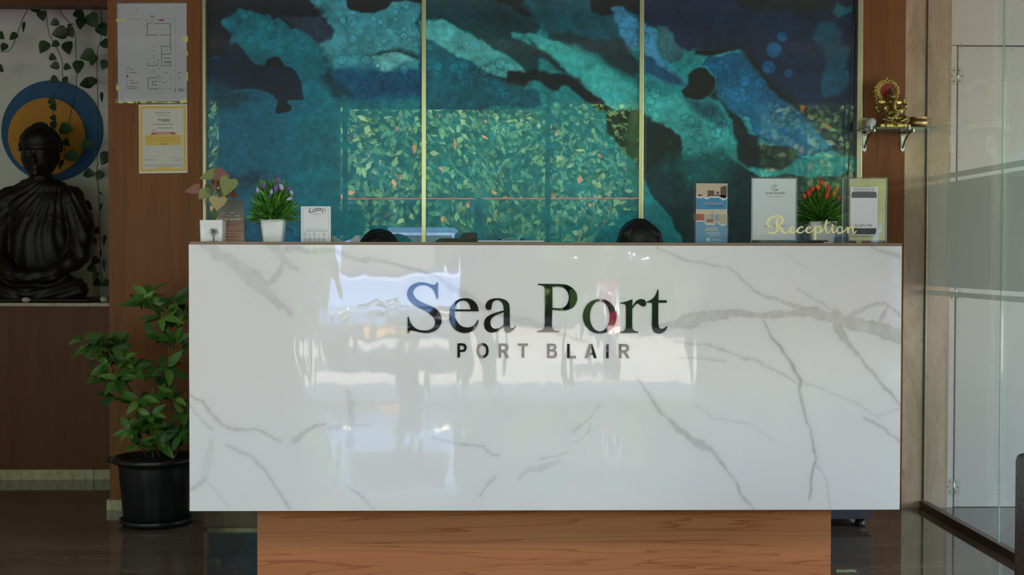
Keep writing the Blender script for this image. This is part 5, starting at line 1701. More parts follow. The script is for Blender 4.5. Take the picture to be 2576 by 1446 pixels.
# robe folds: raised pleats sweeping from the left shoulder, cut into the surface
me = body.data
n = len(me.vertices)
co = np.empty(n * 3); me.vertices.foreach_get('co', co); co = co.reshape(-1, 3)
no = np.empty(n * 3); me.vertices.foreach_get('normal', no); no = no.reshape(-1, 3)
pxv, pyv = proj(co[:, 0] + cxb, YBU, co[:, 2] + sill)
rr = np.hypot(pxv - 150, (pyv - 430))
ang = np.arctan2(pyv - 430, pxv - 150)
fold = np.sin(ang * 38 + rr * 0.02 + 1.5 * np.sin(rr * 0.03))
leg = np.sin((pyv * 0.35 + np.abs(pxv - 100) * 0.12))
amt = np.where(pyv > 455, np.where(pyv < 690, fold, leg * 0.7), 0) * 0.0035
co += no * amt[:, None]
me.vertices.foreach_set('co', co.ravel())
me.update()
box('pedestal', B(-60, 745).x, B(258, 745).x, YBU - 0.20, YBU + 0.14, sill + 0.0005, B(100, 748).z, M_bronze, st, bevel=0.008)
rs = np.random.RandomState(2)
bmq = bmesh.new()
for k in range(190):
    th = k * 2.39996
    u = (k + 0.5) / 190
    z = 1 - u * 1.12
    r = math.sqrt(max(0, 1 - z * z))
    c = B(100, 372) + Vector((r * math.cos(th) * 49 / kb, 0.01 + r * math.sin(th) * 51 / kb, z * 56 / kb))
    if c.y < YBU - 0.01 and c.z < B(100, 352).z:
        continue
    bmesh.ops.create_icosphere(bmq, subdivisions=1, radius=5.2 / kb, matrix=Matrix.Translation(c))
for k in range(40):
    th = k * 2.39996
    z = 1 - (k + .5) / 40
    r = math.sqrt(max(0, 1 - z * z))
    bmesh.ops.create_icosphere(bmq, subdivisions=1, radius=4.8 / kb, matrix=Matrix.Translation(B(100, 330) + Vector((r * math.cos(th) * 22 / kb, 0.01 + r * math.sin(th) * 22 / kb, z * 20 / kb))))
hair = bm_obj('hair_curls', bmq, M_bronze, st, smooth=True)
hair['kind'] = 'stuff'
M_gb = mat('pale_bronze', lin(150, 140, 120), 0.35, metal=0.6)  # lighter bronze of the forehead mark
bmq = bmesh.new()
bmesh.ops.create_icosphere(bmq, subdivisions=2, radius=3 / kb, matrix=Matrix.Translation(B(100, 383, -.093)))
bm_obj('forehead_mark', bmq, M_gb, st, smooth=True)

# halo discs on the niche wall
YH = Y_NICHE - 0.02


def disc(name, cx, cy, r, Yf, th, m, parent):
    return outline(name, [[(cx + r * math.cos(2 * PI * k / 72), cy + r * math.sin(2 * PI * k / 72)) for k in range(72)]], Yf, th, m, parent, bevel=0.0)


hl = thing('halo_disc', (P(130, 328, YH).x, YH, P(130, 456, YH).z), 'round blue and golden halo painting behind the statue', 'wall art')
disc('blue_disc', 130, 329, 127, YH, 0.018, mat('halo_blue', lin(30, 92, 146), 0.55, noise=0.25, nscale=9), hl)
disc('gold_disc', 117, 343, 97, YH - 0.009, 0.0085, mat('halo_gold', lin(214, 146, 34), 0.5, noise=0.2, nscale=9), hl)

# hanging vines
MV = [mat('vine_leaf_a', lin(38, 70, 40), 0.45), mat('vine_leaf_b', lin(30, 56, 36), 0.45), mat('vine_leaf_c', lin(64, 88, 56), 0.5)]
heart = lambda t: (math.sin(PI * min(1.0, (t * 0.94 + 0.04)) ** 0.62)) ** 0.9 if t < 1 else 0.0
VL = [leaf_mesh('vine_leaf', 1.0, 0.92, fold=0.22, droop=0.12, mats=[q], shape=heart, n=7) for q in MV]
VN = leaf_mesh('vine_leaf_edge', 1.0, 0.30, fold=0.5, droop=0.12, mats=[MV[1]], shape=heart, n=7)


def k1(x, y):
    return (x / 3.144, y / 3.144)


def k2(x, y):
    return (x / 3.615, 400 + y / 3.615)


VINES = [
    ('ivy strand at the top left corner of the niche', [k1(*q) for q in ((250, 20), (235, 50), (180, 150), (140, 260), (90, 380), (40, 410), (-20, 405))],
     [(*k1(290, 75), 26, 40), (*k1(335, 125), 27, 75), (*k1(187, 215), -28, 95), (*k1(105, 290), 24, 140), (*k1(30, 375), 22, 120), (*k1(8, 285), 22, 45), (*k1(2, 545), 22, 40)], 6.78),
    ('ivy strand hanging above the halo with pale leaves', [k1(*q) for q in ((350, 20), (360, 60), (385, 250), (420, 330), (490, 470), (495, 600), (520, 640), (430, 760), (425, 1000))],
     [(*k1(430, 180), 22, 150), (*k1(345, 375), 34, 120), (*k1(435, 350), 21, 150), (*k1(420, 455), 21, 25), (*k1(430, 520), 23, 165), (*k1(535, 530), 20, 15), (*k1(520, 635), 19, 60), (*k1(470, 260), 38, 165), (*k1(415, 800), 22, 25), (*k1(425, 850), 20, 60), (*k1(425, 935), 18, 55), (*k1(425, 990), 20, 80)], 6.74),
    ('ivy strand with dense leaves across the middle of the halo', [k1(*q) for q in ((470, 20), (490, 110), (590, 250), (600, 500), (605, 690), (560, 900), (520, 1130), (500, 1300))],
     [(*k1(630, 110), 30, 30), (*k1(640, 185), 32, 100), (*k1(555, 255), 30, 60), (*k1(560, 195), -20, -15), (*k1(538, 380), 34, 80), (*k1(620, 530), 34, 95), (*k1(690, 440), 38, 160), (*k1(735, 475), 30, 110), (*k1(680, 660), 34, 170), (*k1(727, 650), 26, 110), (*k1(735, 165), 42, 60), (*k1(435, 632), 24, 20), (*k1(525, 1020), 36, 10), (*k1(525, 1130), 21, 40), (*k1(555, 1235), 36, 170), (*k1(480, 1305), -28, 110), (*k1(690, 1140), 30, 10)], 6.76),
    ('long ivy strand trailing down the right side of the niche', [k1(*q) for q in ((800, 20), (800, 290), (772, 400), (770, 600), (775, 900), (770, 1250), (780, 1290))] + [k2(*q) for q in ((880, 80), (895, 300), (905, 630), (912, 830), (915, 960), (935, 1140))],
     [(*k1(812, 240), 36, 60), (*k1(838, 350), 28, 50), (*k1(825, 515), 26, 110), (*k1(805, 770), -27, 85), (*k1(830, 1255), 36, 120), (*k1(705, 1375), 27, 20), (*k1(785, 1390), 26, 115), (*k2(905, 140), 20, 130), (*k2(920, 315), -13, 45), (*k2(800, 430), 28, 40), (*k2(825, 520), 17, 60), (*k2(870, 655), 21, 160), (*k2(850, 740), 21, 30), (*k2(948, 740), -28, 95), (*k2(875, 925), 24, 10), (*k2(840, 995), 24, 35), (*k2(948, 970), -31, 85), (*k2(865, 1055), 21, 130), (*k2(890, 1125), 24, 35), (*k2(960, 1130), 22, 150), (*k2(820, 130), 26, 10), (*k2(915, 440), -22, 100), (*k2(915, 860), -18, 95)], 6.80),
]
for lab, stem, leaves, Yv in VINES:
    s0 = P(*stem[0], Yv)
    v = thing('ivy_vine', s0, lab, 'vine')
    pts = [P(x, y, Yv) for x, y in crom(stem, 4)]
    tube('vine_stem', pts, 0.0017, mat('vine_stem', lin(52, 62, 40), 0.7), v, 5)
    for x, y, L, an in leaves:
        ps = abs(L) / (FPX / Yv)
        a = math.radians(an)
        d = Vector((math.cos(a), -0.25, -math.sin(a)))
        c = P(x, y, Yv - 0.02)
        put_leaf(VN if L < 0 else VL[int(abs(x * 7 + y)) % 3], v, c - d.normalized() * ps * 0.5, d, roll=0.25 * math.sin(x), scale=ps, up=Vector((0, -1, 0.15)))

for x, y, r, lab in ((262, 752, 9.5, 'round white pebble at the right end of the niche sill'), (66, 757, 8, 'flat grey-white pebble in front of the statue on the niche sill')):
    Yp_ = Y_ALC + 0.05
    p = P(x, y, Yp_)
    rr = r / (FPX / Yp_)
    bmq = bmesh.new()
    bmesh.ops.create_icosphere(bmq, subdivisions=3, radius=1, matrix=Matrix.Translation((p.x, Yp_, sill + rr * 0.85)) @ Matrix.Diagonal((rr * (1.0 if x > 200 else 1.4), rr, rr * .85, 1)))
    for vtx in bmq.verts:
        vtx.co += Vector((math.sin(vtx.co.z * 300), math.sin(vtx.co.x * 260), 0)) * 0.0006
    tag(bm_obj('pebble', bmq, mat('white_pebble', (0.62, 0.58, 0.55), 0.6, noise=0.15, nscale=40), None, smooth=True, origin=(p.x, Yp_, sill)), lab, 'pebble')

# ------------------------------------------------------------------ notices on the timber column
Yn = Y_WALL - 0.0022


def n1(x, y):
    return (x / 3.144, y / 3.144)


t = thing('floor_plan_notice', P(383, 255, Y_WALL), 'large white floor plan sheet in a clear sleeve taped to the timber column', 'notice')
outline('sheet', [[(295, 9), (469, 8), (470, 254), (297, 255)]], Yn, 0.0018, mat('plan_paper', lin(214, 212, 226), 0.5), t)
slv = box('sleeve', PX(292, Yn), PX(473, Yn), Yn - 0.0022, Yn - 0.0014, PZ(260, Yn, 380), PZ(4, Yn, 380), thin_glass('plastic_sleeve', (0.97, 0.97, 0.97), haze=0.06, hazecol=(0.9, 0.9, 0.85)), t)
bmq = None
Yq = Yn - 0.0008


def nl(l):
    return [n1(*q) for q in l]


PL = [nl([(1215, 186), (1347, 186), (1347, 365), (1275, 365)]), nl([(1200, 186), (1165, 186), (1165, 278), (1243, 278)]), nl([(1270, 278), (1347, 278)]), nl([(1278, 365), (1278, 490)]), nl([(1278, 427), (1350, 427), (1350, 365)]), nl([(1300, 460), (1350, 460)]), nl([(1300, 488), (1350, 488), (1352, 520), (1275, 520)]), nl([(1170, 490), (1170, 520), (1250, 520)]),
      nl([(1172, 615), (1250, 615)]), nl([(1172, 615), (1172, 703), (1250, 703)]), nl([(1205, 672), (1205, 645), (1245, 645)]), nl([(1205, 672), (1245, 672)]), nl([(1300, 495), (1350, 495)])]
ribbon_lines('plan_walls', PL, Yq, 1.3, M_print_dk, t)
ribbon_lines('plan_outline', [nl([(1383, 135), (1390, 745)]), nl([(945, 152), (1385, 152)]), nl([(945, 78), (945, 152)]), nl([(1000, 115), (1095, 115), (1120, 135), (1120, 152)]), nl([(1275, 703), (1350, 703), (1390, 718)]), nl([(1240, 735), (1325, 735)])], Yq, 0.5, M_print_gy, t)
rects('plan_marks', [(x / 3.144 - 1, y / 3.144 - 1, x / 3.144 + 1, y / 3.144 + 1) for x, y in ((1158, 170), (1202, 170), (1152, 204), (1155, 283), (1243, 275), (1275, 275), (1158, 383), (1215, 373), (1243, 365), (1215, 405), (1158, 462), (1215, 462), (1215, 495), (1248, 490), (1290, 495), (1248, 508), (1275, 508), (1262, 540), (1158, 546), (1184, 570), (1225, 570), (1258, 600), (1247, 615), (1278, 615), (1352, 617), (1265, 643), (1265, 685), (1250, 703), (1280, 703), (1355, 703), (1008, 550), (1008, 570), (1008, 635), (945, 78), (1080, 78), (945, 152), (1080, 152), (1005, 660))], Yq, M_print_dk, t)
rects('plan_captions', [n1(x, y) + n1(x + w, y + 7) for x, y, w in ((1185, 124, 40), (1190, 133, 30), (1255, 226, 18), (1025, 548, 30), (1025, 571, 55), (1025, 634, 30), (1025, 656, 70), (1000, 682, 90), (1000, 698, 80), (1000, 530, 24), (1310, 395, 18), (1210, 438, 22), (1235, 472, 26), (1200, 553, 20), (1300, 573, 22), (1405, 573, 28), (1405, 613, 20), (1410, 700, 40), (1410, 709, 55), (1410, 718, 45), (1285, 652, 22))], Yq, M_print_gy, t)
rects('plan_red_marks', [n1(1257, 154) + n1(1294, 166), n1(1002, 592) + n1(1013, 614), n1(1384, 700) + n1(1390, 727)], Yq, mat('red_ink', lin(190, 40, 60), 0.6), t)
M_tape = mat('yellowed_tape', lin(206, 208, 130), 0.3, coat=0.8)
for pg in (nl([(918, 150), (1000, 146), (1000, 160), (918, 172)]), nl([(920, 660), (940, 690), (940, 715), (920, 712)]), nl([(1445, 290), (1486, 285), (1486, 330), (1440, 332)]), nl([(1476, 405), (1486, 405), (1486, 440), (1476, 440)]), nl([(1472, 570), (1487, 570), (1487, 640), (1474, 640)]), nl([(1420, 800), (1478, 770), (1480, 812), (1425, 815)])):
    rects('tape', [list(reversed(pg))], Yn - 0.0026, M_tape, t)

t = thing('certificate', P(410, 436, Y_WALL), 'yellow-bordered hygiene certificate below the floor plan', 'notice')
outline('sheet', [[(349, 263), (470.5, 262), (471.5, 434.5), (350, 436)]], Yn, 0.0018, M_paper, t)
rects('border', [nl([(1108, 1358), (1475, 1352), (1472, 836), (1106, 838)])], Yn - 0.0006, mat('border_yellow', lin(226, 190, 92), 0.5), t)
rects('inner_sheet', [nl([(1128, 1338), (1230, 1336), (1240, 1322), (1345, 1320), (1356, 1334), (1452, 1332), (1450, 856), (1126, 858)])], Yn - 0.0010, mat('cert_paper', lin(214, 208, 204), 0.5), t)
Yq = Yn - 0.0014
rects('rating_band', [nl([(1148, 1150), (1436, 1146), (1434, 1066), (1146, 1070)])], Yq, mat('border_yellow'), t)
rects('red_banner', [nl([(1190, 1066), (1395, 1062), (1380, 1044), (1205, 1046)])], Yq - 0.0003, mat('banner_red', lin(200, 84, 84), 0.5), t)
text('print_banner', 'HYGIENE RATING', 1291 / 3.144, 1055.5 / 3.144, 3.6, Yq - 0.0006, mat('white_ink'), t, bold=0.02)
sm = []
for x in (1187, 1238, 1291, 1343, 1393):
    sm.append([n1(x + 20 * math.cos(a), 1104 + 20 * math.sin(a)) for a in [2 * PI * k / 18 for k in range(19)]])
    sm.append([n1(x + 10 * math.cos(a), 1105 + 10 * math.sin(a)) for a in [0.3 + k * 0.42 for k in range(7)]])
    sm.append(nl([(x - 7, 1095), (x - 6, 1099)])); sm.append(nl([(x + 7, 1095), (x + 6, 1099)]))
ribbon_lines('smiley_faces', sm, Yq - 0.0003, 0.6, mat('ochre_ink', lin(160, 122, 40), 0.6), t)
rects('print_lines', [n1(1205, 980) + n1(1370, 986), n1(1245, 1009) + n1(1368, 1015), n1(1200, 1026) + n1(1236, 1031), n1(1262, 1136) + n1(1322, 1141), n1(1140, 1260) + n1(1225, 1264), n1(1140, 1302) + n1(1440, 1305), n1(1140, 1312) + n1(1440, 1315), n1(1360, 1272) + n1(1425, 1276), n1(1225, 888) + n1(1350, 893), n1(1235, 908) + n1(1340, 912)], Yq, M_print_gy, t)
ribbon_lines('signature', [nl([(1372, 1250), (1380, 1232), (1388, 1252), (1410, 1244), (1420, 1250)]), nl([(1390, 1262), (1440, 1258)])], Yq, 0.6, mat('blue_pen', lin(90, 96, 150), 0.6), t)
rects('print_badge', [nl([(1245, 940), (1258, 962), (1270, 940), (1258, 936)]), n1(1272, 940) + n1(1342, 962)], Yq, mat('green_ink', lin(136, 160, 140), 0.6), t)

# ------------------------------------------------------------------ leafy plant in a black bucket pot beside the desk
YT = 5.30
pb = P(392, 1300, YT)
t = thing('potted_plant', (pb.x, YT, 0), 'leafy green bush in a black plastic pot on the floor beside the desk', 'potted plant')
kp = FPX / YT
zr = PZ(1146, YT, 392)
r1, r0 = 97 / kp, 78 / kp
M_pot = mat('black_pot', (0.014, 0.014, 0.016), 0.32)
lathe('pot', [(0.001, 0.014), (r0 * .96, 0.014), (r0, 0.02), (r1 * 0.93, zr * 0.86), (r1 * .94, zr - 0.024), (r1 * 1.06, zr - 0.022), (r1 * 1.08, zr - 0.012), (r1 * 1.06, zr), (r1 * .98, zr), (r1 * .93, zr - 0.03), (0.001, zr - 0.04)], (pb.x, YT, 0), M_pot, t, 48)
lathe('saucer', [(0.001, 0.0005), (r0 * 1.0, 0.0005), (r0 * 1.12, 0.012), (r0 * 1.14, 0.026), (r0 * 1.10, 0.027), (r0 * 1.06, 0.013), (0.001, 0.010)], (pb.x, YT, 0), M_pot, t, 48)
lathe('soil', [(0.001, 0), (r1 * .92, 0), (r1 * .90, -0.01), (0.001, -0.01)], (pb.x, YT, zr - 0.026), mat('soil'), t, 24)
bmq = bmesh.new()
add_tube(bmq, [(pb.x - r1 * 1.0, YT, zr - 0.012), (pb.x - r1 * 1.22, YT, zr - 0.008), (pb.x - r1 * 1.24, YT, zr - 0.02), (pb.x - r1 * 1.0, YT, zr - 0.03)], 0.006, 6)
bm_obj('pot_handle', bmq, M_pot, t, smooth=True)
MPL = [mat('bush_leaf_a', lin(70, 114, 42), 0.45), mat('bush_leaf_b', lin(52, 90, 34), 0.45), mat('bush_leaf_c', lin(102, 144, 60), 0.45)]
PLV = [leaf_mesh('bush_leaf', 1.0, 0.41, fold=0.3, droop=0.30, mats=[q], n=6) for q in MPL]
STEM = [[(430, 1150), (428, 1000), (425, 860), (437, 770)], [(402, 1150), (352, 1030), (300, 930), (262, 862)], [(385, 1150), (378, 1060), (385, 980), (402, 925)], [(440, 1150), (456, 1095), (470, 1040), (478, 980)], [(426, 870), (400, 800), (370, 748)], [(372, 1150), (345, 1110), (318, 1080)], [(430, 880), (455, 820), (470, 770)], [(356, 1035), (330, 985), (310, 950)]]
M_stem = mat('bush_stem', lin(96, 92, 60), 0.7)
for i, s in enumerate(STEM):
    tube('branch', [P(x, y, YT - 0.02 + 0.03 * math.sin(i * 2 + j)) for j, (x, y) in enumerate(s)], [0.0045, 0.004, 0.003, 0.002][:len(s)], M_stem, t, 6)
rs = np.random.RandomState(4)
CLU = [(372, 748, 8), (355, 770, 5), (440, 760, 8), (468, 790, 7), (405, 800, 7), (445, 815, 8), (400, 850, 6), (440, 860, 7), (260, 858, 9), (228, 876, 5), (290, 872, 7), (275, 915, 8), (310, 905, 6), (265, 960, 6), (300, 955, 7), (340, 930, 6), (385, 950, 7), (420, 925, 6), (350, 1005, 6), (405, 1005, 6), (440, 1000, 6), (290, 1000, 4), (330, 1085, 8), (370, 1075, 8), (420, 1085, 7), (455, 1095, 7), (350, 1120, 6), (400, 1115, 6), (440, 1120, 5), (465, 1040, 5), (380, 1045, 5), (475, 860, 4), (480, 1080, 4), (240, 905, 3), (208, 856, 2)]
for x, y, nlv in CLU:
    c = P(x, y, YT - 0.03 + 0.10 * (rs.rand() - 0.5))
    nlv = int(round(nlv * 1.33))
    for k in range(nlv):
        az = 2 * PI * (k + rs.rand() * .6) / nlv
        el = -0.55 + 1.5 * rs.rand()
        d = Vector((math.cos(az) * math.cos(el), math.sin(az) * math.cos(el), math.sin(el)))
        put_leaf(PLV[rs.randint(3)], t, c + d * 0.006, d, roll=0.55 * rs.randn(), scale=0.062 + 0.030 * rs.rand(), up=Vector((0, -0.75, 0.66)))

# ------------------------------------------------------------------ idol shelf on the right timber column
Ysh = Y_WALL - 0.10
xs0, xs1 = PX(2163, Ysh), PX(2352, Ysh)
zsh = PZ(323, Ysh, 2250)
t = thing('glass_shelf', ((xs0 + xs1) / 2, Y_WALL, zsh - 0.1), 'small clear glass shelf on two chrome brackets beside the art wall', 'shelf')
box('shelf_glass', xs0, XG - 0.006, Y_WALL - 0.165, Y_WALL - 0.003, zsh - 0.008, zsh, thin_glass('shelf_sheet', (0.8, 0.88, 0.86), haze=0.25, hazecol=(0.6, 0.66, 0.66)), t)
M_chr = mat('chrome', (0.80, 0.80, 0.77), 0.22, metal=0.85)
M_plate = mat('bright_plate', (0.72, 0.72, 0.68), 0.35, metal=0.35)
for bx in (2174, 2270):
    xc = PX(bx, Y_WALL, 360)
    z1b, z0b = PZ(333, Y_WALL, bx), PZ(383, Y_WALL, bx)
    bmq = bmesh.new()
    add_box(bmq, xc - 0.008, xc + 0.008, Y_WALL - 0.005, Y_WALL - 0.0004, z0b, z1b)
    bmesh.ops.bevel(bmq, geom=[e for e in bmq.edges if abs(e.verts[0].co.y - e.verts[1].co.y) > 0.001], offset=0.006, segments=4, affect='EDGES')
    br = bm_obj('bracket', bmq, M_plate, t)
    box('bracket_arm', xc - 0.003, xc + 0.003, Y_WALL - 0.15, Y_WALL - 0.0055, zsh - 0.018, zsh - 0.0085, M_chr, br)
    tube('bracket_brace', crom([(0, 0), (0, 1)], 2) and [(xc, Y_WALL - 0.006, z0b + 0.018), (xc, Y_WALL - 0.03, z0b + 0.045), (xc, Y_WALL - 0.08, zsh - 0.022), (xc, Y_WALL - 0.13, zsh - 0.014)], 0.0035, mat('dark_chrome', (0.22, 0.20, 0.19), 0.2, metal=1.0), br, 8)
    for zz in (z1b - 0.012, z0b + 0.02):
        bmq = bmesh.new()
        bmesh.ops.create_uvsphere(bmq, u_segments=8, v_segments=5, radius=0.0045, matrix=Matrix.Translation((xc, Y_WALL - 0.006, zz)) @ Matrix.Diagonal((1, 0.4, 1, 1)))
        bm_obj('screw', bmq, M_screw, br)
    xk = PX(bx + 18, Y_WALL - 0.165, 325)
    box('glass_clip', xk - 0.0035, xk + 0.0035, Y_WALL - 0.169, Y_WALL - 0.163, zsh - 0.011, zsh + 0.009, M_plate, br)

# seated elephant-headed idol
YI = Y_WALL - 0.10
kg = 9.03


def G(cx, cy, dy=0.0):
    return P(2180 + cx / kg, 180 + cy / kg, YI) + Vector((0, dy, 0))


sg = 1 / (kg * FPX / YI)
M_idol = mat('antique_gold', (0.34, 0.23, 0.07), 0.36, metal=0.85, noise=0.45, nscale=60)
M_idol_b = mat('bright_gold', (0.58, 0.40, 0.11), 0.3, metal=0.95, noise=0.25, nscale=80)
gi = thing('ganesha_idol', (G(560, 1280).x, YI, zsh), 'small gold elephant-headed idol with a red halo on the glass shelf', 'idol')


def ge(x, y, dy, rx, ry, rz):
    return ('e', G(x, y, dy), (rx * sg, ry * sg, rz * sg))


def gc(*pts):
    return ('c', [(G(x, y, dy), r * sg) for x, y, dy, r in pts])


zlift = zsh - G(560, 1285).z
sculpt('body', [ge(585, 960, 0, 160, 120, 170), ge(600, 1050, -.012, 140, 120, 110), ge(560, 690, -.012, 120, 110, 115),
                gc((570, 690, -.034, 52), (566, 790, -.038, 44), (572, 880, -.04, 34), (625, 915, -.04, 26), (685, 905, -.036, 18)),
                gc((455, 800, 0, 55), (350, 870, .0, 45), (265, 915, .0, 42), (215, 850, -.004, 36)), ge(208, 810, -.006, 48, 36, 60),
                gc((215, 760, 0, 18), (240, 690, 0, 15), (205, 640, 0, 20)),
                gc((430, 860, -.01, 50), (380, 930, -.02, 42), (366, 870, -.03, 36)), ge(368, 840, -.032, 44, 26, 68),
                gc((690, 800, 0, 55), (760, 860, 0, 46), (825, 890, 0, 42), (870, 820, -.004, 36)), ge(880, 790, -.006, 46, 36, 66),
                gc((850, 740, 0, 16), (850, 640, 0, 20)), ge(855, 625, 0, 40, 24, 26),
                ge(745, 900, -.005, 82, 80, 120),
                gc((520, 1080, -.02, 80), (380, 1050, -.02, 72), (345, 1095, -.03, 58), (480, 1150, -.045, 44)),
                gc((660, 1080, -.02, 80), (790, 1050, -.02, 72), (835, 1085, -.03, 58), (700, 1150, -.045, 44)),
                ge(560, 1180, -.01, 240, 130, 60)], 0.0013, M_idol, gi, smooth=3)
sculpt('ears', [ge(350, 675, .004, 78, 16, 62), ge(425, 680, .002, 40, 20, 60), ge(725, 690, .004, 85, 16, 62), ge(680, 690, .002, 40, 20, 60)], 0.0012, M_idol_b, gi, smooth=2)
sculpt('crown', [gc((555, 570, -.006, 105), (545, 500, -.002, 80), (538, 440, 0, 48), (534, 385, 0, 22), (533, 362, 0, 12))] + [ge(555 + 105 * math.cos(a), 555, -.006 + 0.019 * math.sin(a), 20, 20, 20) for a in [k * PI / 8 for k in range(16)]], 0.0012, M_idol, gi, smooth=1)
for x0, x1 in ((262, 345), (400, 540), (640, 760), (765, 850)):
    a, b = G(x0, 1205), G(x1, 1205)
    box('pedestal_block', a.x, b.x, YI - 0.036, YI + 0.02, zsh + 0.0004, a.z, M_idol_b, gi, bevel=0.002)
box('pedestal_core', G(270, 0).x, G(845, 0).x, YI - 0.028, YI + 0.028, zsh + 0.0004, G(0, 1210).z, M_idol, gi, bevel=0.003)
lathe('offering_bowl', [(0.001, 0), (50 * sg, 4 * sg), (78 * sg, 40 * sg), (72 * sg, 42 * sg), (0.001, 20 * sg)], G(615, 1035, -.030), mat('pale_metal', (0.45, 0.42, 0.34), 0.4, metal=0.6), gi, 16)
cx0, cy0 = 487, 440
hal = outline('halo', [[(2180 + (cx0 + 262 * math.cos(a)) / kg, 180 + (cy0 + 262 * math.sin(a)) / kg) for a in [2 * PI * k / 60 for k in range(60)]],
                       [(2180 + (cx0 + 178 * math.cos(a)) / kg, 180 + (cy0 + 178 * math.sin(a)) / kg) for a in [2 * PI * k / 60 for k in range(60)]]], YI + 0.026, 0.005, M_idol, gi, bevel=0.0)
outline('halo_backing', [[(2180 + (cx0 + 177 * math.cos(a)) / kg, 180 + (cy0 + 177 * math.sin(a)) / kg) for a in [2 * PI * k / 48 for k in range(48)]]], YI + 0.0270, 0.002, mat('red_lacquer', lin(150, 16, 24), 0.3), gi)
bmq = bmesh.new()
for k in range(52):
    a = PI * 0.72 + k * (PI * 1.56) / 51
    bmesh.ops.create_icosphere(bmq, subdivisions=1, radius=9 * sg, matrix=Matrix.Translation(G(cx0 + 208 * math.cos(a), cy0 + 208 * math.sin(a), .025)))
hb_ = bm_obj('halo_beads', bmq, mat('pale_gold', (0.80, 0.66, 0.34), 0.3, metal=0.9), hal, smooth=True)
hb_['kind'] = 'stuff'
for k in range(23):
    a = PI * 0.80 + k * (PI * 1.40) / 22
    bmq = bmesh.new()
    rr = 262 + (38 if k == 11 else (10 if k % 2 else 0))
    for q, (dr, s) in enumerate(((0, 30), (24, 18), (-30, 22))):
        bmesh.ops.create_icosphere(bmq, subdivisions=2, radius=s * sg, matrix=Matrix.Translation(G(cx0 + (rr + dr) * math.cos(a + 0.05 * (q == 2)), cy0 + (rr + dr) * math.sin(a + 0.05 * (q == 2)), .024)))
    bm_obj('halo_flame', bmq, M_idol_b, hal, smooth=True)

# brass bowl with two loop handles
Yw_ = Y_WALL - 0.10
cb_ = P(2311, 323, Yw_)
kb2 = FPX / Yw_
t = thing('brass_bowl', (cb_.x, Yw_, zsh), 'round brass bowl with two loop handles on the glass shelf', 'bowl')
M_brass = mat('aged_brass', (0.42, 0.28, 0.12), 0.3, metal=0.9, noise=0.2, nscale=50)
u = 1 / kb2 / 6.025


def bwprof(l):
    return [(r * u, (918 - y) * u * 1.2) for r, y in l]


lathe('bowl_body', bwprof([(1, 918), (90, 916), (120, 912), (135, 900), (142, 870), (148, 850), (140, 825), (128, 805), (126, 790), (140, 780), (134, 778), (120, 790), (122, 806), (132, 830), (130, 870), (100, 895), (1, 900)]), (cb_.x, Yw_, zsh + 0.0004), M_brass, t, 40)
for s in (-1, 1):
    tube('handle', [(cb_.x + s * q * u, Yw_, zsh + (918 - y) * u * 1.2) for q, y in ((130, 790), (160, 782), (192, 790), (196, 812), (180, 838), (150, 860))], 0.0022, M_brass, t, 8)

# white ball ornament and emblem card
cb_ = P(2140 + 305 / 6.025, 170 + 845 / 6.025, Y_WALL - 0.115)
rr = 80 / 6.025 / (FPX / (Y_WALL - 0.115))
bmq = bmesh.new()
bmesh.ops.create_uvsphere(bmq, u_segments=32, v_segments=20, radius=rr, matrix=Matrix.Translation((cb_.x, Y_WALL - 0.115, zsh + rr)))
for vtx in bmq.verts:
    if vtx.co.z < zsh + rr * 0.08:
        vtx.co.z = zsh + rr * 0.08
    vtx.co.x += (vtx.co.z - zsh - rr) * 0.12
    vtx.co.z -= rr * 0.075
tag(bm_obj('ball_ornament', bmq, mat('satin_white', (0.62, 0.62, 0.60), 0.4, coat=0.2), None, smooth=True, origin=(cb_.x, Y_WALL - 0.115, zsh)), 'round white ornament left of the gold idol on the shelf', 'ornament')
Ye = Y_WALL - 0.075
e0, e1 = P(2140 + 152 / 6.025, 170 + 915 / 6.025, Ye), P(2140 + 268 / 6.025, 170 + 762 / 6.025, Ye)
t = thing('emblem_card', ((e0.x + e1.x) / 2, Ye, zsh), 'small pale card with a golden emblem at the left end of the glass shelf', 'card')
box('card', e0.x, e1.x, Ye, Ye + 0.003, zsh + 0.0004, e1.z, mat('card_pale', lin(176, 172, 160), 0.4), t)
ce = (2140 + 198 / 6.025, 170 + 838 / 6.025)
rects('emblem', [[(ce[0] + r * math.cos(a) * 5.2, ce[1] + r * math.sin(a) * 9.5) for a, r in [(2 * PI * k / 20, 1.0 if k % 2 else 0.78) for k in range(20)]]], Ye - 0.0006, mat('emblem_gold', lin(196, 140, 30), 0.4), t)
# ------------------------------------------------------------------ staff seated behind the desk
M_skin = mat('brown_skin', lin(126, 82, 60), 0.5)
M_hair = mat('black_hair', (0.010, 0.009, 0.009), 0.5)


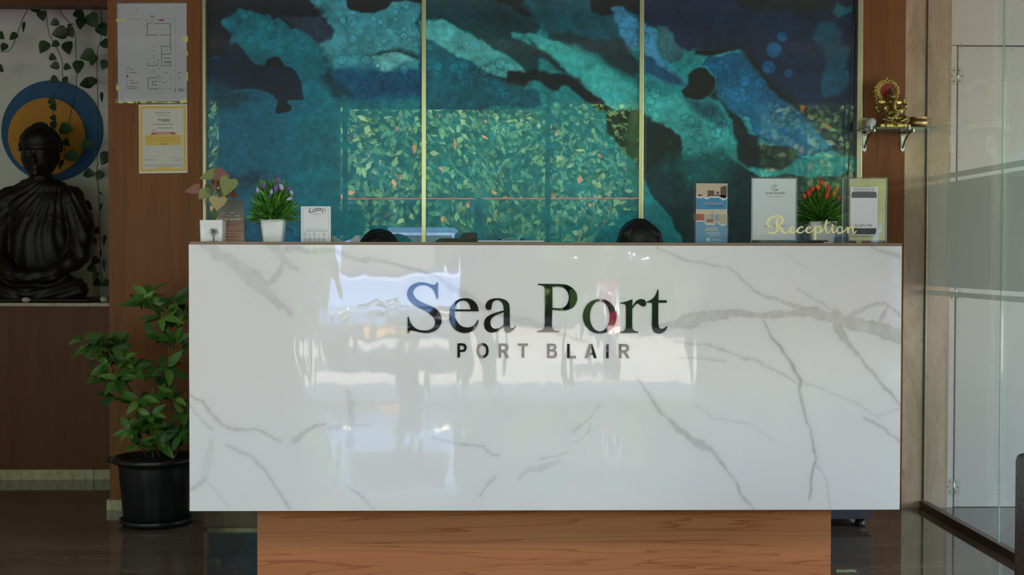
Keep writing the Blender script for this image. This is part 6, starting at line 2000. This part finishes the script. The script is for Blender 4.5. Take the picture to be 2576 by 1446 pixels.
def figure(name, label, x, y0, seat, top, shirt, legs, standing=False, face=-1):
    """clothed person as one continuous body; face=-1 looks towards -Y"""
    f = face
    t = thing(name, (x, y0, 0 if not standing else standing), label, 'person')
    z0 = 0.0 if not standing else standing
    hz = top - 0.115
    if standing is False:
        hip, sh = seat + 0.115, hz - 0.23
    else:
        hip, sh = z0 + (top - z0) * 0.53, hz - 0.24
    V = lambda dx, dy, z: Vector((x + dx, y0 + f * dy, z))
    b = [('e', V(0, 0.005, hz), (0.074, 0.092, 0.108)), ('e', V(0, 0.045, hz - 0.055), (0.055, 0.05, 0.055)), ('c', [(V(0, -0.01, hz - 0.09), 0.05), (V(0, -0.02, sh + 0.03), 0.058)]),
         ('e', V(0, 0.098, hz - 0.015), (0.012, 0.014, 0.022)), ('e', V(-.076, 0, hz - .01), (.01, .018, .03)), ('e', V(.076, 0, hz - .01), (.01, .018, .03)),
         ('e', V(0, -0.01, sh - 0.10), (0.165, 0.10, 0.16)), ('e', V(0, -0.01, (sh + hip) / 2 - 0.03), (0.145, 0.098, (sh - hip) / 2 + 0.06)), ('e', V(0, -0.01, hip), (0.16, 0.11, 0.11))]
    for s in (-1, 1):
        if standing is False:
            w = V(s * .13, .34, 0.795)
            b.append(('c', [(V(s * .175, -.01, sh - .03), .056), (V(s * .235, .05, sh - .27), .045), (V(s * .18, .22, .80), .038), (w, .028)]))
            hd = Vector((-s * 0.10, f * 1.0, -0.1)).normalized()
            b.append(('e', w + hd * .05, (.038, .048, .016)))
            for k, L in enumerate((.062, .074, .078, .070)):
                o = w + hd * .08 + Vector((s * (0.030 - 0.020 * k), 0, 0))
                b.append(('c', [(o, .0095), (o + hd * L * .55, .009), (o + hd * L + Vector((0, 0, -.012)), .0078)]))
            o = w + hd * .035 + Vector((-s * .034, 0, 0))
            b.append(('c', [(o, .012), (o + hd * .03 + Vector((-s * .022, 0, 0)), .010), (o + hd * .055 + Vector((-s * .026, 0, 0)), .009)]))
            b.append(('c', [(V(s * .09, 0, hip - .012), .092), (V(s * .11, .38, seat + .06), .064), (V(s * .11, .30, .12), .042), (V(s * .11, .30, .07), .04)]))
            b.append(('c', [(V(s * .11, .28, .045), .042), (V(s * .115, .43, .035), .034)]))
        else:
            w = V(s * .12, .20, sh - .12)
            b.append(('c', [(V(s * .185, -.01, sh - .03), .056), (V(s * .25, .03, sh - .28), .045), (w, .03)]))
            b.append(('e', w + Vector((-s * .04, f * .03, .02)), (.045, .03, .04)))
            for k in range(4):
                o = w + Vector((-s * .05, f * .05, .045 - .022 * k))
                b.append(('c', [(o, .0095), (o + Vector((-s * .045, f * .01, 0)), .0085), (o + Vector((-s * .055, -f * .02, 0)), .008)]))
            o = w + Vector((-s * .03, f * .02, .06))
            b.append(('c', [(o, .012), (o + Vector((-s * .03, f * .02, .03)), .009)]))
            b.append(('c', [(V(s * .085, 0, hip - .03), .092), (V(s * .10, .02, z0 + (hip - z0) * .52), .066), (V(s * .115, -.02, z0 + .12), .05), (V(s * .12, -.02, z0 + .07), .045)]))
            b.append(('c', [(V(s * .12, -.03, z0 + .045), .044), (V(s * .14, .13, z0 + .036), .036)]))
    o = sculpt('body', b, 0.0085, [M_skin, shirt, legs, M_black], t, smooth=3)
    me = o.data
    nf = len(me.polygons)
    ce = np.empty(nf * 3); me.polygons.foreach_get('center', ce); ce = ce.reshape(-1, 3) + np.array(t.location)
    zz, dy = ce[:, 2], (ce[:, 1] - y0) * f
    mi = np.where(zz > sh + 0.045, 0, 1)
    mi = np.where(zz < hip + 0.04, 2, mi)
    if standing is False:
        mi = np.where((dy > 0.30) & (zz > 0.70), 0, mi)
        mi = np.where((dy > 0.12) & (zz < hip + 0.08) & (zz < 0.70), 2, mi)
    else:
        mi = np.where((dy > 0.17) & (zz > hip), 0, mi)
    mi = np.where(zz < z0 + 0.085, 3, mi)
    me.polygons.foreach_set('material_index', mi.astype(np.int32))
    for s in (-1, 1):
        bmq = bmesh.new()
        bmesh.ops.create_uvsphere(bmq, u_segments=10, v_segments=8, radius=0.012, matrix=Matrix.Translation(V(s * .03, .083, hz + .005)))
        bm_obj('eye', bmq, mat('eye_dark', (0.02, 0.015, 0.012), 0.15), t, smooth=True)
    return t, hz, V


def stool(x, y, seat, label):
    t = thing('office_chair', (x, y, 0), label, 'chair')
    lathe('seat', [(0.001, 0), (.19, 0), (.21, .015), (.21, .045), (.19, .06), (.001, .06)], (x, y, seat - .062), M_black, t, 28)
    tube('column', [(x, y, .08), (x, y, seat - .0625)], .022, M_steel, t, 12)
    for k in range(5):
        a = k * 2 * PI / 5 + 0.3
        lg = tube('base_leg', [(x, y, .085), (x + .24 * math.cos(a), y + .24 * math.sin(a), .06)], [.02, .013], M_black, t, 8)
        bmq = bmesh.new()
        bmesh.ops.create_uvsphere(bmq, u_segments=12, v_segments=8, radius=.026, matrix=Matrix.Translation((x + .24 * math.cos(a), y + .24 * math.sin(a), .0265)) @ Matrix.Diagonal((1, .6, 1, 1)))
        bm_obj('caster', bmq, M_black, lg, smooth=True)


YS = 5.06
xL = P(954, 590, YS).x
zL = P(954, 572, YS).z
xR = P(1608, 590, YS).x
zR = P(1608, 547, YS).z
t, hz, V = figure('person', 'person with short curly black hair seated behind the left of the desk', xL, YS, 0.44, zL - 0.012, mat('shirt_dark', lin(60, 62, 70), 0.8), mat('trouser_dark', lin(40, 40, 46), 0.8))
rs = np.random.RandomState(9)
bb = []
for k in range(260):
    th = k * 2.39996
    z = 1 - (k + .5) / 260 * 1.15
    r = math.sqrt(max(0, 1 - z * z))
    dy = r * math.sin(th)
    if z < 0.35 and dy < -0.35:
        continue
    bb.append(('e', (xL + r * math.cos(th) * .079, YS + .008 + dy * .094, hz + .004 + z * .108), (.0125 + .005 * rs.rand(),) * 3))
bb.append(('e', (xL, YS + .02, hz + .012), (.078, .088, .105)))
sculpt('hair', bb, 0.0042, M_hair, t, smooth=1, seg=1)
stool(xL, YS + 0.03, 0.44, 'black swivel stool under the curly-haired person')
t, hz, V = figure('person', 'person with smooth parted black hair seated behind the right of the desk', xR, YS, 0.46, zR - 0.010, mat('shirt_plum', lin(96, 52, 60), 0.8), mat('trouser_dark'))
bb = [('e', (xR, YS - .012, hz + .030), (.080, .092, .088)), ('e', (xR, YS + .022, hz + .020), (.086, .096, .104)), ('e', (xR, YS + .06, hz - .06), (.088, .062, .13)), ('e', (xR, YS + .07, hz - .20), (.075, .045, .13))]
for s in (-1, 1):
    bb.append(('c', [((xR + s * .012, YS - .045, hz + .100), .020), ((xR + s * .056, YS - .062, hz + .058), .022), ((xR + s * .080, YS - .03, hz - .02), .020), ((xR + s * .084, YS + .01, hz - .12), .018)]))
h = sculpt('hair', bb, 0.005, M_hair, t, smooth=3)
bmq = bmesh.new()
for k in range(140):
    a = rs.rand() * 2 * PI
    z = rs.rand()
    r = math.sqrt(1 - (z * .9) ** 2)
    p = Vector((xR + r * math.cos(a) * .088, YS + .022 + r * math.sin(a) * .096, hz + .018 + z * .096))
    d = Vector((math.cos(a) * .5 + rs.randn() * .5, math.sin(a) * .5, -.7 + rs.randn() * .4)).normalized()
    add_tube(bmq, [p, p + d * .012 + Vector((math.cos(a), math.sin(a), .2)) * .004, p + d * .026 + Vector((math.cos(a), math.sin(a), 0)) * .005], [.0005, .0004, .0002], 3)
o = bm_obj('flyaway_hair', bmq, M_hair, h)
o['kind'] = 'stuff'
stool(xR, YS + 0.03, 0.46, 'black swivel stool under the person with smooth parted hair')

# ------------------------------------------------------------------ dark drawer unit behind the desk, right end
YD2 = 5.18
x0, x1 = PX(2060, YD2, 1300), PX(2196, YD2, 1300)
zb0 = PZ(1307, YD2, 2150)
t = thing('drawer_unit', ((x0 + x1) / 2, YD2 + 0.15, 0), 'dark purple-grey low drawer unit showing below the right end of the desk', 'cabinet')
M_unit = mat('dark_unit', lin(58, 52, 66), 0.5)
box('body', x0, x1, YD2 + 0.018, YD2 + 0.36, zb0, 0.60, M_unit, t, bevel=0.002)
for k in range(3):
    dz = (0.60 - zb0) / 3
    d = box('drawer_front', x0 + 0.002, x1 - 0.002, YD2, YD2 + 0.0175, zb0 + k * dz + 0.002, zb0 + (k + 1) * dz - 0.002, M_unit, t, bevel=0.002)
    box('pull', (x0 + x1) / 2 - 0.04, (x0 + x1) / 2 + 0.04, YD2 - 0.012, YD2 - 0.0005, zb0 + (k + .7) * dz, zb0 + (k + .7) * dz + 0.008, M_steel, d)
for xx in (x0 + 0.03, x1 - 0.04):
    for yy in (YD2 + 0.04, YD2 + 0.32):
        lathe('foot', [(0.001, 0.0003), (0.02, 0.0003), (0.024, 0.006), (0.016, zb0 - 0.0004), (0.001, zb0 - 0.0004)], (xx, yy, 0), M_black, t, 14)

# ------------------------------------------------------------------ black armchair, its arm just entering the frame on the right
YA1 = 3.30
xa = PX(2547, YA1 + 0.03, 1300)
za = PZ(1160, YA1 + 0.0, 2560)
t = thing('armchair', (xa + 0.27, YA1 - 0.3, 0), 'black leather armchair, only its side visible at the right edge', 'armchair')
M_lea = mat('black_leather', (0.014, 0.014, 0.016), 0.38, bump=0.25, bscale=60)
xw = XG - 0.035
box('arm', xa, xa + 0.10, YA1 - 0.62, YA1 - 0.1, 0.09, za, M_lea, t, bevel=0.018, seg=4)
box('arm', xw - 0.10, xw, YA1 - 0.62, YA1 - 0.1, 0.09, za, M_lea, t, bevel=0.018, seg=4)
box('backrest', xa, xw, YA1 - 0.099, YA1 + 0.03, 0.09, za + 0.02, M_lea, t, bevel=0.02, seg=4)
box('seat_base', xa + 0.101, xw - 0.101, YA1 - 0.60, YA1 - 0.1, 0.09, 0.26, M_lea, t, bevel=0.01, seg=3)
box('seat_cushion', xa + 0.103, xw - 0.103, YA1 - 0.62, YA1 - 0.102, 0.262, 0.42, M_lea, t, bevel=0.03, seg=4)
for xx in (xa + 0.05, xw - 0.05):
    for yy in (YA1 - 0.56, YA1 - 0.03):
        lathe('leg', [(0.001, 0.0003), (0.014, 0.0003), (0.02, 0.0895), (0.001, 0.0895)], (xx, yy, 0), M_steel, t, 14)

# ------------------------------------------------------------------ fill panels added at the ceiling, out of view, to brighten the lobby
M_fill = mat('fill_glow', (0.98, 0.95, 1.0), 0.5, emit=4.0)
for xx, wh in ((-2.4, 'leftmost, in front of the niche'), (-0.6, 'in front of the left half of the desk'), (1.2, 'in front of the right half of the desk'), (3.6, 'beyond the glass partition')):
    t = thing('fill_panel', (xx, 1.95, CEIL - 0.03), 'added square fill panel at the ceiling, ' + wh, 'added fill light', 'added fill panels')
    box('frame', xx - 0.32, xx + 0.32, 1.63, 2.27, CEIL - 0.018, CEIL - 0.0005, M_white, t, bevel=0.002)
    box('diffuser', xx - 0.29, xx + 0.29, 1.66, 2.24, CEIL - 0.022, CEIL - 0.0185, M_fill, t)

# ------------------------------------------------------------------ forecourt things that the polished marble mirrors
MIR = 2 * Y_PANEL


def Q(px, py, Y):
    """place on plane y=Y whose mirror image in the marble shows at (px,py)"""
    p = P(px, py, MIR - Y)
    return Vector((p.x, Y, p.z))


GZ = -0.04
# planter with palm
c = Q(1030, 1000, -1.75)
t = thing('palm_planter', (c.x, c.y, GZ), 'black planter with a small palm outside the entrance', 'potted plant')
lathe('planter', [(0.001, 0.0005), (.10, .0005), (.125, .27), (.135, .27), (.135, .30), (.118, .30), (.11, .26), (.001, .26)], (c.x, c.y, GZ), M_black, t, 28)
for k in range(11):
    a = k * 2.4
    L = 0.55 + 0.25 * ((k * 37) % 10) / 10
    pts = [Vector((c.x, c.y, GZ + .26)) + Vector((math.cos(a) * L * .42 * s, math.sin(a) * L * .4 * s, L * (1.55 * s - .85 * s * s))) for s in (0, .25, .5, .75, 1)]
    fr = tube('frond_stem', pts, [.006, .005, .004, .003, .0015], mat('palm_stem', lin(96, 120, 60), 0.6), t, 5)
    vs, fs = [], []
    for q in range(1, 14):
        s = q / 14
        i = min(3, int(s * 4))
        p = pts[i].lerp(pts[i + 1], s * 4 - i)
        tg = (pts[i + 1] - pts[i]).normalized()
        sd = tg.cross(Vector((0, 0, 1))).normalized()
        for sg_ in (-1, 1):
            e = p + sd * sg_ * .10 * math.sin(PI * min(1, s + .1)) + tg * .09 - Vector((0, 0, .05))
            b = len(vs)
            vs += [p, p.lerp(e, .4) + tg * .012, e, p.lerp(e, .4) - tg * .012]
            fs.append((b, b + 1, b + 2, b + 3))
    lf = mesh('frond_leaflets', vs, fs, mat('palm_leaf', lin(70, 110, 56), 0.5), fr)
    lf['kind'] = 'stuff'

# visitor standing at the threshold
cxp = Q(1200, 1000, -1.62).x
figure('person', 'visitor in beige trousers and grey shirt standing at the entrance', cxp, -1.62, 0, 1.66, mat('shirt_grey', lin(150, 150, 158), 0.8), mat('trouser_beige', lin(186, 166, 142), 0.8), standing=-0.0399, face=1)
pv = [o for o in bpy.data.objects if o.get('label', '').startswith('visitor')][0]
sculpt('hair', [('e', (cxp, -1.64, 1.66 - .095), (.08, .09, .098)), ('e', (cxp, -1.68, 1.66 - .14), (.076, .06, .09))], 0.006, M_hair, pv)

# chain bollards
for px_, yb in ((800, -2.3), (300, -2.3)):
    c = Q(px_, 900, yb)
    t = thing('bollard', (c.x, c.y, GZ), 'white-capped chain post nearer the entrance' if px_ > 500 else 'white-capped chain post further left outside', 'post')
    lathe('post', [(0.001, 0.0005), (.05, .0005), (.05, .02), (.024, .03), (.022, .92), (.001, .92)], (c.x, c.y, GZ), mat('post_grey', lin(190, 186, 178), 0.5), t, 16)
    lathe('cap', [(0.001, .921), (.034, .921), (.04, .945), (.03, .975), (.001, .985)], (c.x, c.y, GZ), mat('post_white', (0.8, 0.8, 0.78), 0.4), t, 16)

# parked motorcycle, seen from its front
c = Q(1535, 900, -3.6)
mx, my = c.x, c.y
t = thing('motorcycle', (mx, my - 0.6, GZ), 'parked motorcycle facing the entrance', 'motorcycle')


def wheel(name, x, y, r, w, par):
    bmq = bmesh.new()
    add_tube(bmq, [(x, y + (r - w) * math.cos(a), GZ + r + (r - w) * math.sin(a)) for a in [2 * PI * k / 28 for k in range(28)]], w, 10, closed=True)
    o = bm_obj(name, bmq, mat('tyre', (0.02, 0.02, 0.02), 0.7), par, smooth=True)
    tube('hub', [(x - .04, y, GZ + r), (x + .04, y, GZ + r)], .05, M_steel, o, 14)
    for k in range(6):
        a = k * PI / 3
        tube('spoke', [(x, y, GZ + r), (x, y + (r - w) * math.cos(a), GZ + r + (r - w) * math.sin(a))], .009, M_steel, o, 5)
    return o


M_mred = mat('red_enamel', lin(150, 24, 28), 0.25, coat=0.8)
wheel('front_wheel', mx, my, .30, .045, t)
wheel('rear_wheel', mx, my - 1.2, .30, .055, t)
for s in (-1, 1):
    tube('fork', [(mx + s * .075, my, GZ + .30), (mx + s * .075, my - .22, GZ + .86)], .022, M_chr, t, 8)
    mr = tube('mirror_stem', [(mx + s * .2, my - .25, GZ + .93), (mx + s * .27, my - .22, GZ + 1.08)], .007, M_black, t, 6)
    bmq = bmesh.new()
    bmesh.ops.create_uvsphere(bmq, u_segments=12, v_segments=8, radius=1, matrix=Matrix.Translation((mx + s * .27, my - .22, GZ + 1.11)) @ Matrix.Diagonal((.055, .02, .04, 1)))
    bm_obj('mirror', bmq, M_chr, mr, smooth=True)
tube('handlebar', [(mx - .36, my - .34, GZ + .93), (mx - .18, my - .25, GZ + .93), (mx + .18, my - .25, GZ + .93), (mx + .36, my - .34, GZ + .93)], .014, M_black, t, 8)
lathe('headlight', [(0.001, 0), (.09, .01), (.10, .03), (.06, .12), (.001, .13)], (0, 0, 0), M_chr, t, 24)
hl_ = [o for o in t.children if o.name.startswith('headlight')][0]
hl_.data.transform(Matrix.Translation(Vector((mx, my - .10, GZ + .80))) @ Matrix.Rotation(PI / 2, 4, 'X') )
sculpt('tank', [('e', (mx, my - .52, GZ + .80), (.14, .26, .12)), ('e', (mx, my - .40, GZ + .78), (.13, .16, .12))], 0.012, M_mred, t)
sculpt('saddle', [('e', (mx, my - .85, GZ + .78), (.12, .22, .06)), ('e', (mx, my - 1.1, GZ + .80), (.10, .2, .055))], 0.012, M_black, t)
sculpt('engine', [('e', (mx, my - .55, GZ + .42), (.14, .2, .16)), ('e', (mx, my - .72, GZ + .38), (.16, .14, .12)), ('e', (mx, my - .45, GZ + .56), (.09, .1, .1))], 0.014, mat('engine_grey', lin(110, 110, 112), 0.4, metal=0.7), t)
tube('exhaust', [(mx + .13, my - .5, GZ + .3), (mx + .17, my - .8, GZ + .25), (mx + .19, my - 1.3, GZ + .33)], [.025, .035, .045], M_chr, t, 10)
bmq = bmesh.new()
for k in range(9):
    a0, a1 = 0.5 + k * .2, 0.5 + (k + 1) * .2
    q = [Vector((mx + s * .055, my + .325 * math.cos(a), GZ + .30 + .325 * math.sin(a))) for a, s in ((a0, -1), (a0, 1), (a1, 1), (a1, -1))]
    bmq.faces.new([bmq.verts.new(v) for v in q])
bm_obj('mudguard', bmq, M_mred, t)

# small blue van parked beyond the planter
c = Q(985, 900, -4.4)
vx, vy = c.x, c.y
t = thing('small_van', (vx, vy - 1.2, GZ), 'small pale blue van parked nose-in outside the entrance', 'van')
M_blue = mat('pale_blue_enamel', lin(120, 156, 206), 0.3, coat=0.8)
sec = [(0, .34, .62, .80), (-.10, .30, .72, .82), (-.55, .28, .92, .82), (-.85, .28, 1.42, .76), (-1.2, .28, 1.50, .76), (-2.6, .28, 1.50, .76), (-2.75, .32, 1.40, .74)]
bmq = bmesh.new()
rg = []
for dy, za_, zb_, hw in sec:
    hw *= .82
    rg.append([bmq.verts.new((vx + q[0], vy + dy, GZ + q[1])) for q in ((-hw, za_), (hw, za_), (hw * 1.02, (za_ + zb_) / 2), (hw * .9, zb_), (-hw * .9, zb_), (-hw * 1.02, (za_ + zb_) / 2))])
for a, b in zip(rg, rg[1:]):
    for k in range(6):
        bmq.faces.new((a[k], a[(k + 1) % 6], b[(k + 1) % 6], b[k]))
bmq.faces.new(list(reversed(rg[0]))); bmq.faces.new(rg[-1])
bmesh.ops.recalc_face_normals(bmq, faces=bmq.faces)
bmesh.ops.bevel(bmq, geom=list(bmq.edges), offset=.03, segments=2, affect='EDGES')
bm_obj('body', bmq, M_blue, t)
ws = [Vector((vx + q[0], vy + q[1], GZ + q[2])) for q in ((-.56, -.555, .97), (.56, -.555, .97), (.50, -.815, 1.37), (-.50, -.815, 1.37))]
off = Vector((0, .025, .02))
mesh('windscreen', [w + off for w in ws], [(0, 1, 2, 3)], mat('dark_glass', (0.02, 0.025, 0.03), 0.05), t)
box('bumper', vx - .66, vx + .66, vy + .01, vy + .07, GZ + .32, GZ + .46, mat('bumper_grey', lin(70, 72, 76), 0.5), t, bevel=.02)
box('number_plate', vx - .20, vx + .20, vy + .0705, vy + .078, GZ + .345, GZ + .435, mat('plate_yellow', lin(214, 160, 50), 0.5), t)
for s in (-1, 1):
    bmq = bmesh.new()
    bmesh.ops.create_uvsphere(bmq, u_segments=14, v_segments=8, radius=1, matrix=Matrix.Translation((vx + s * .48, vy + .0, GZ + .56)) @ Matrix.Diagonal((.11, .05, .07, 1)))
    bm_obj('headlamp', bmq, M_chr, t, smooth=True)
    for dy in (-.5, -2.2):
        o = wheel('wheel', vx + s * .60, vy + dy, .28, .075, t)
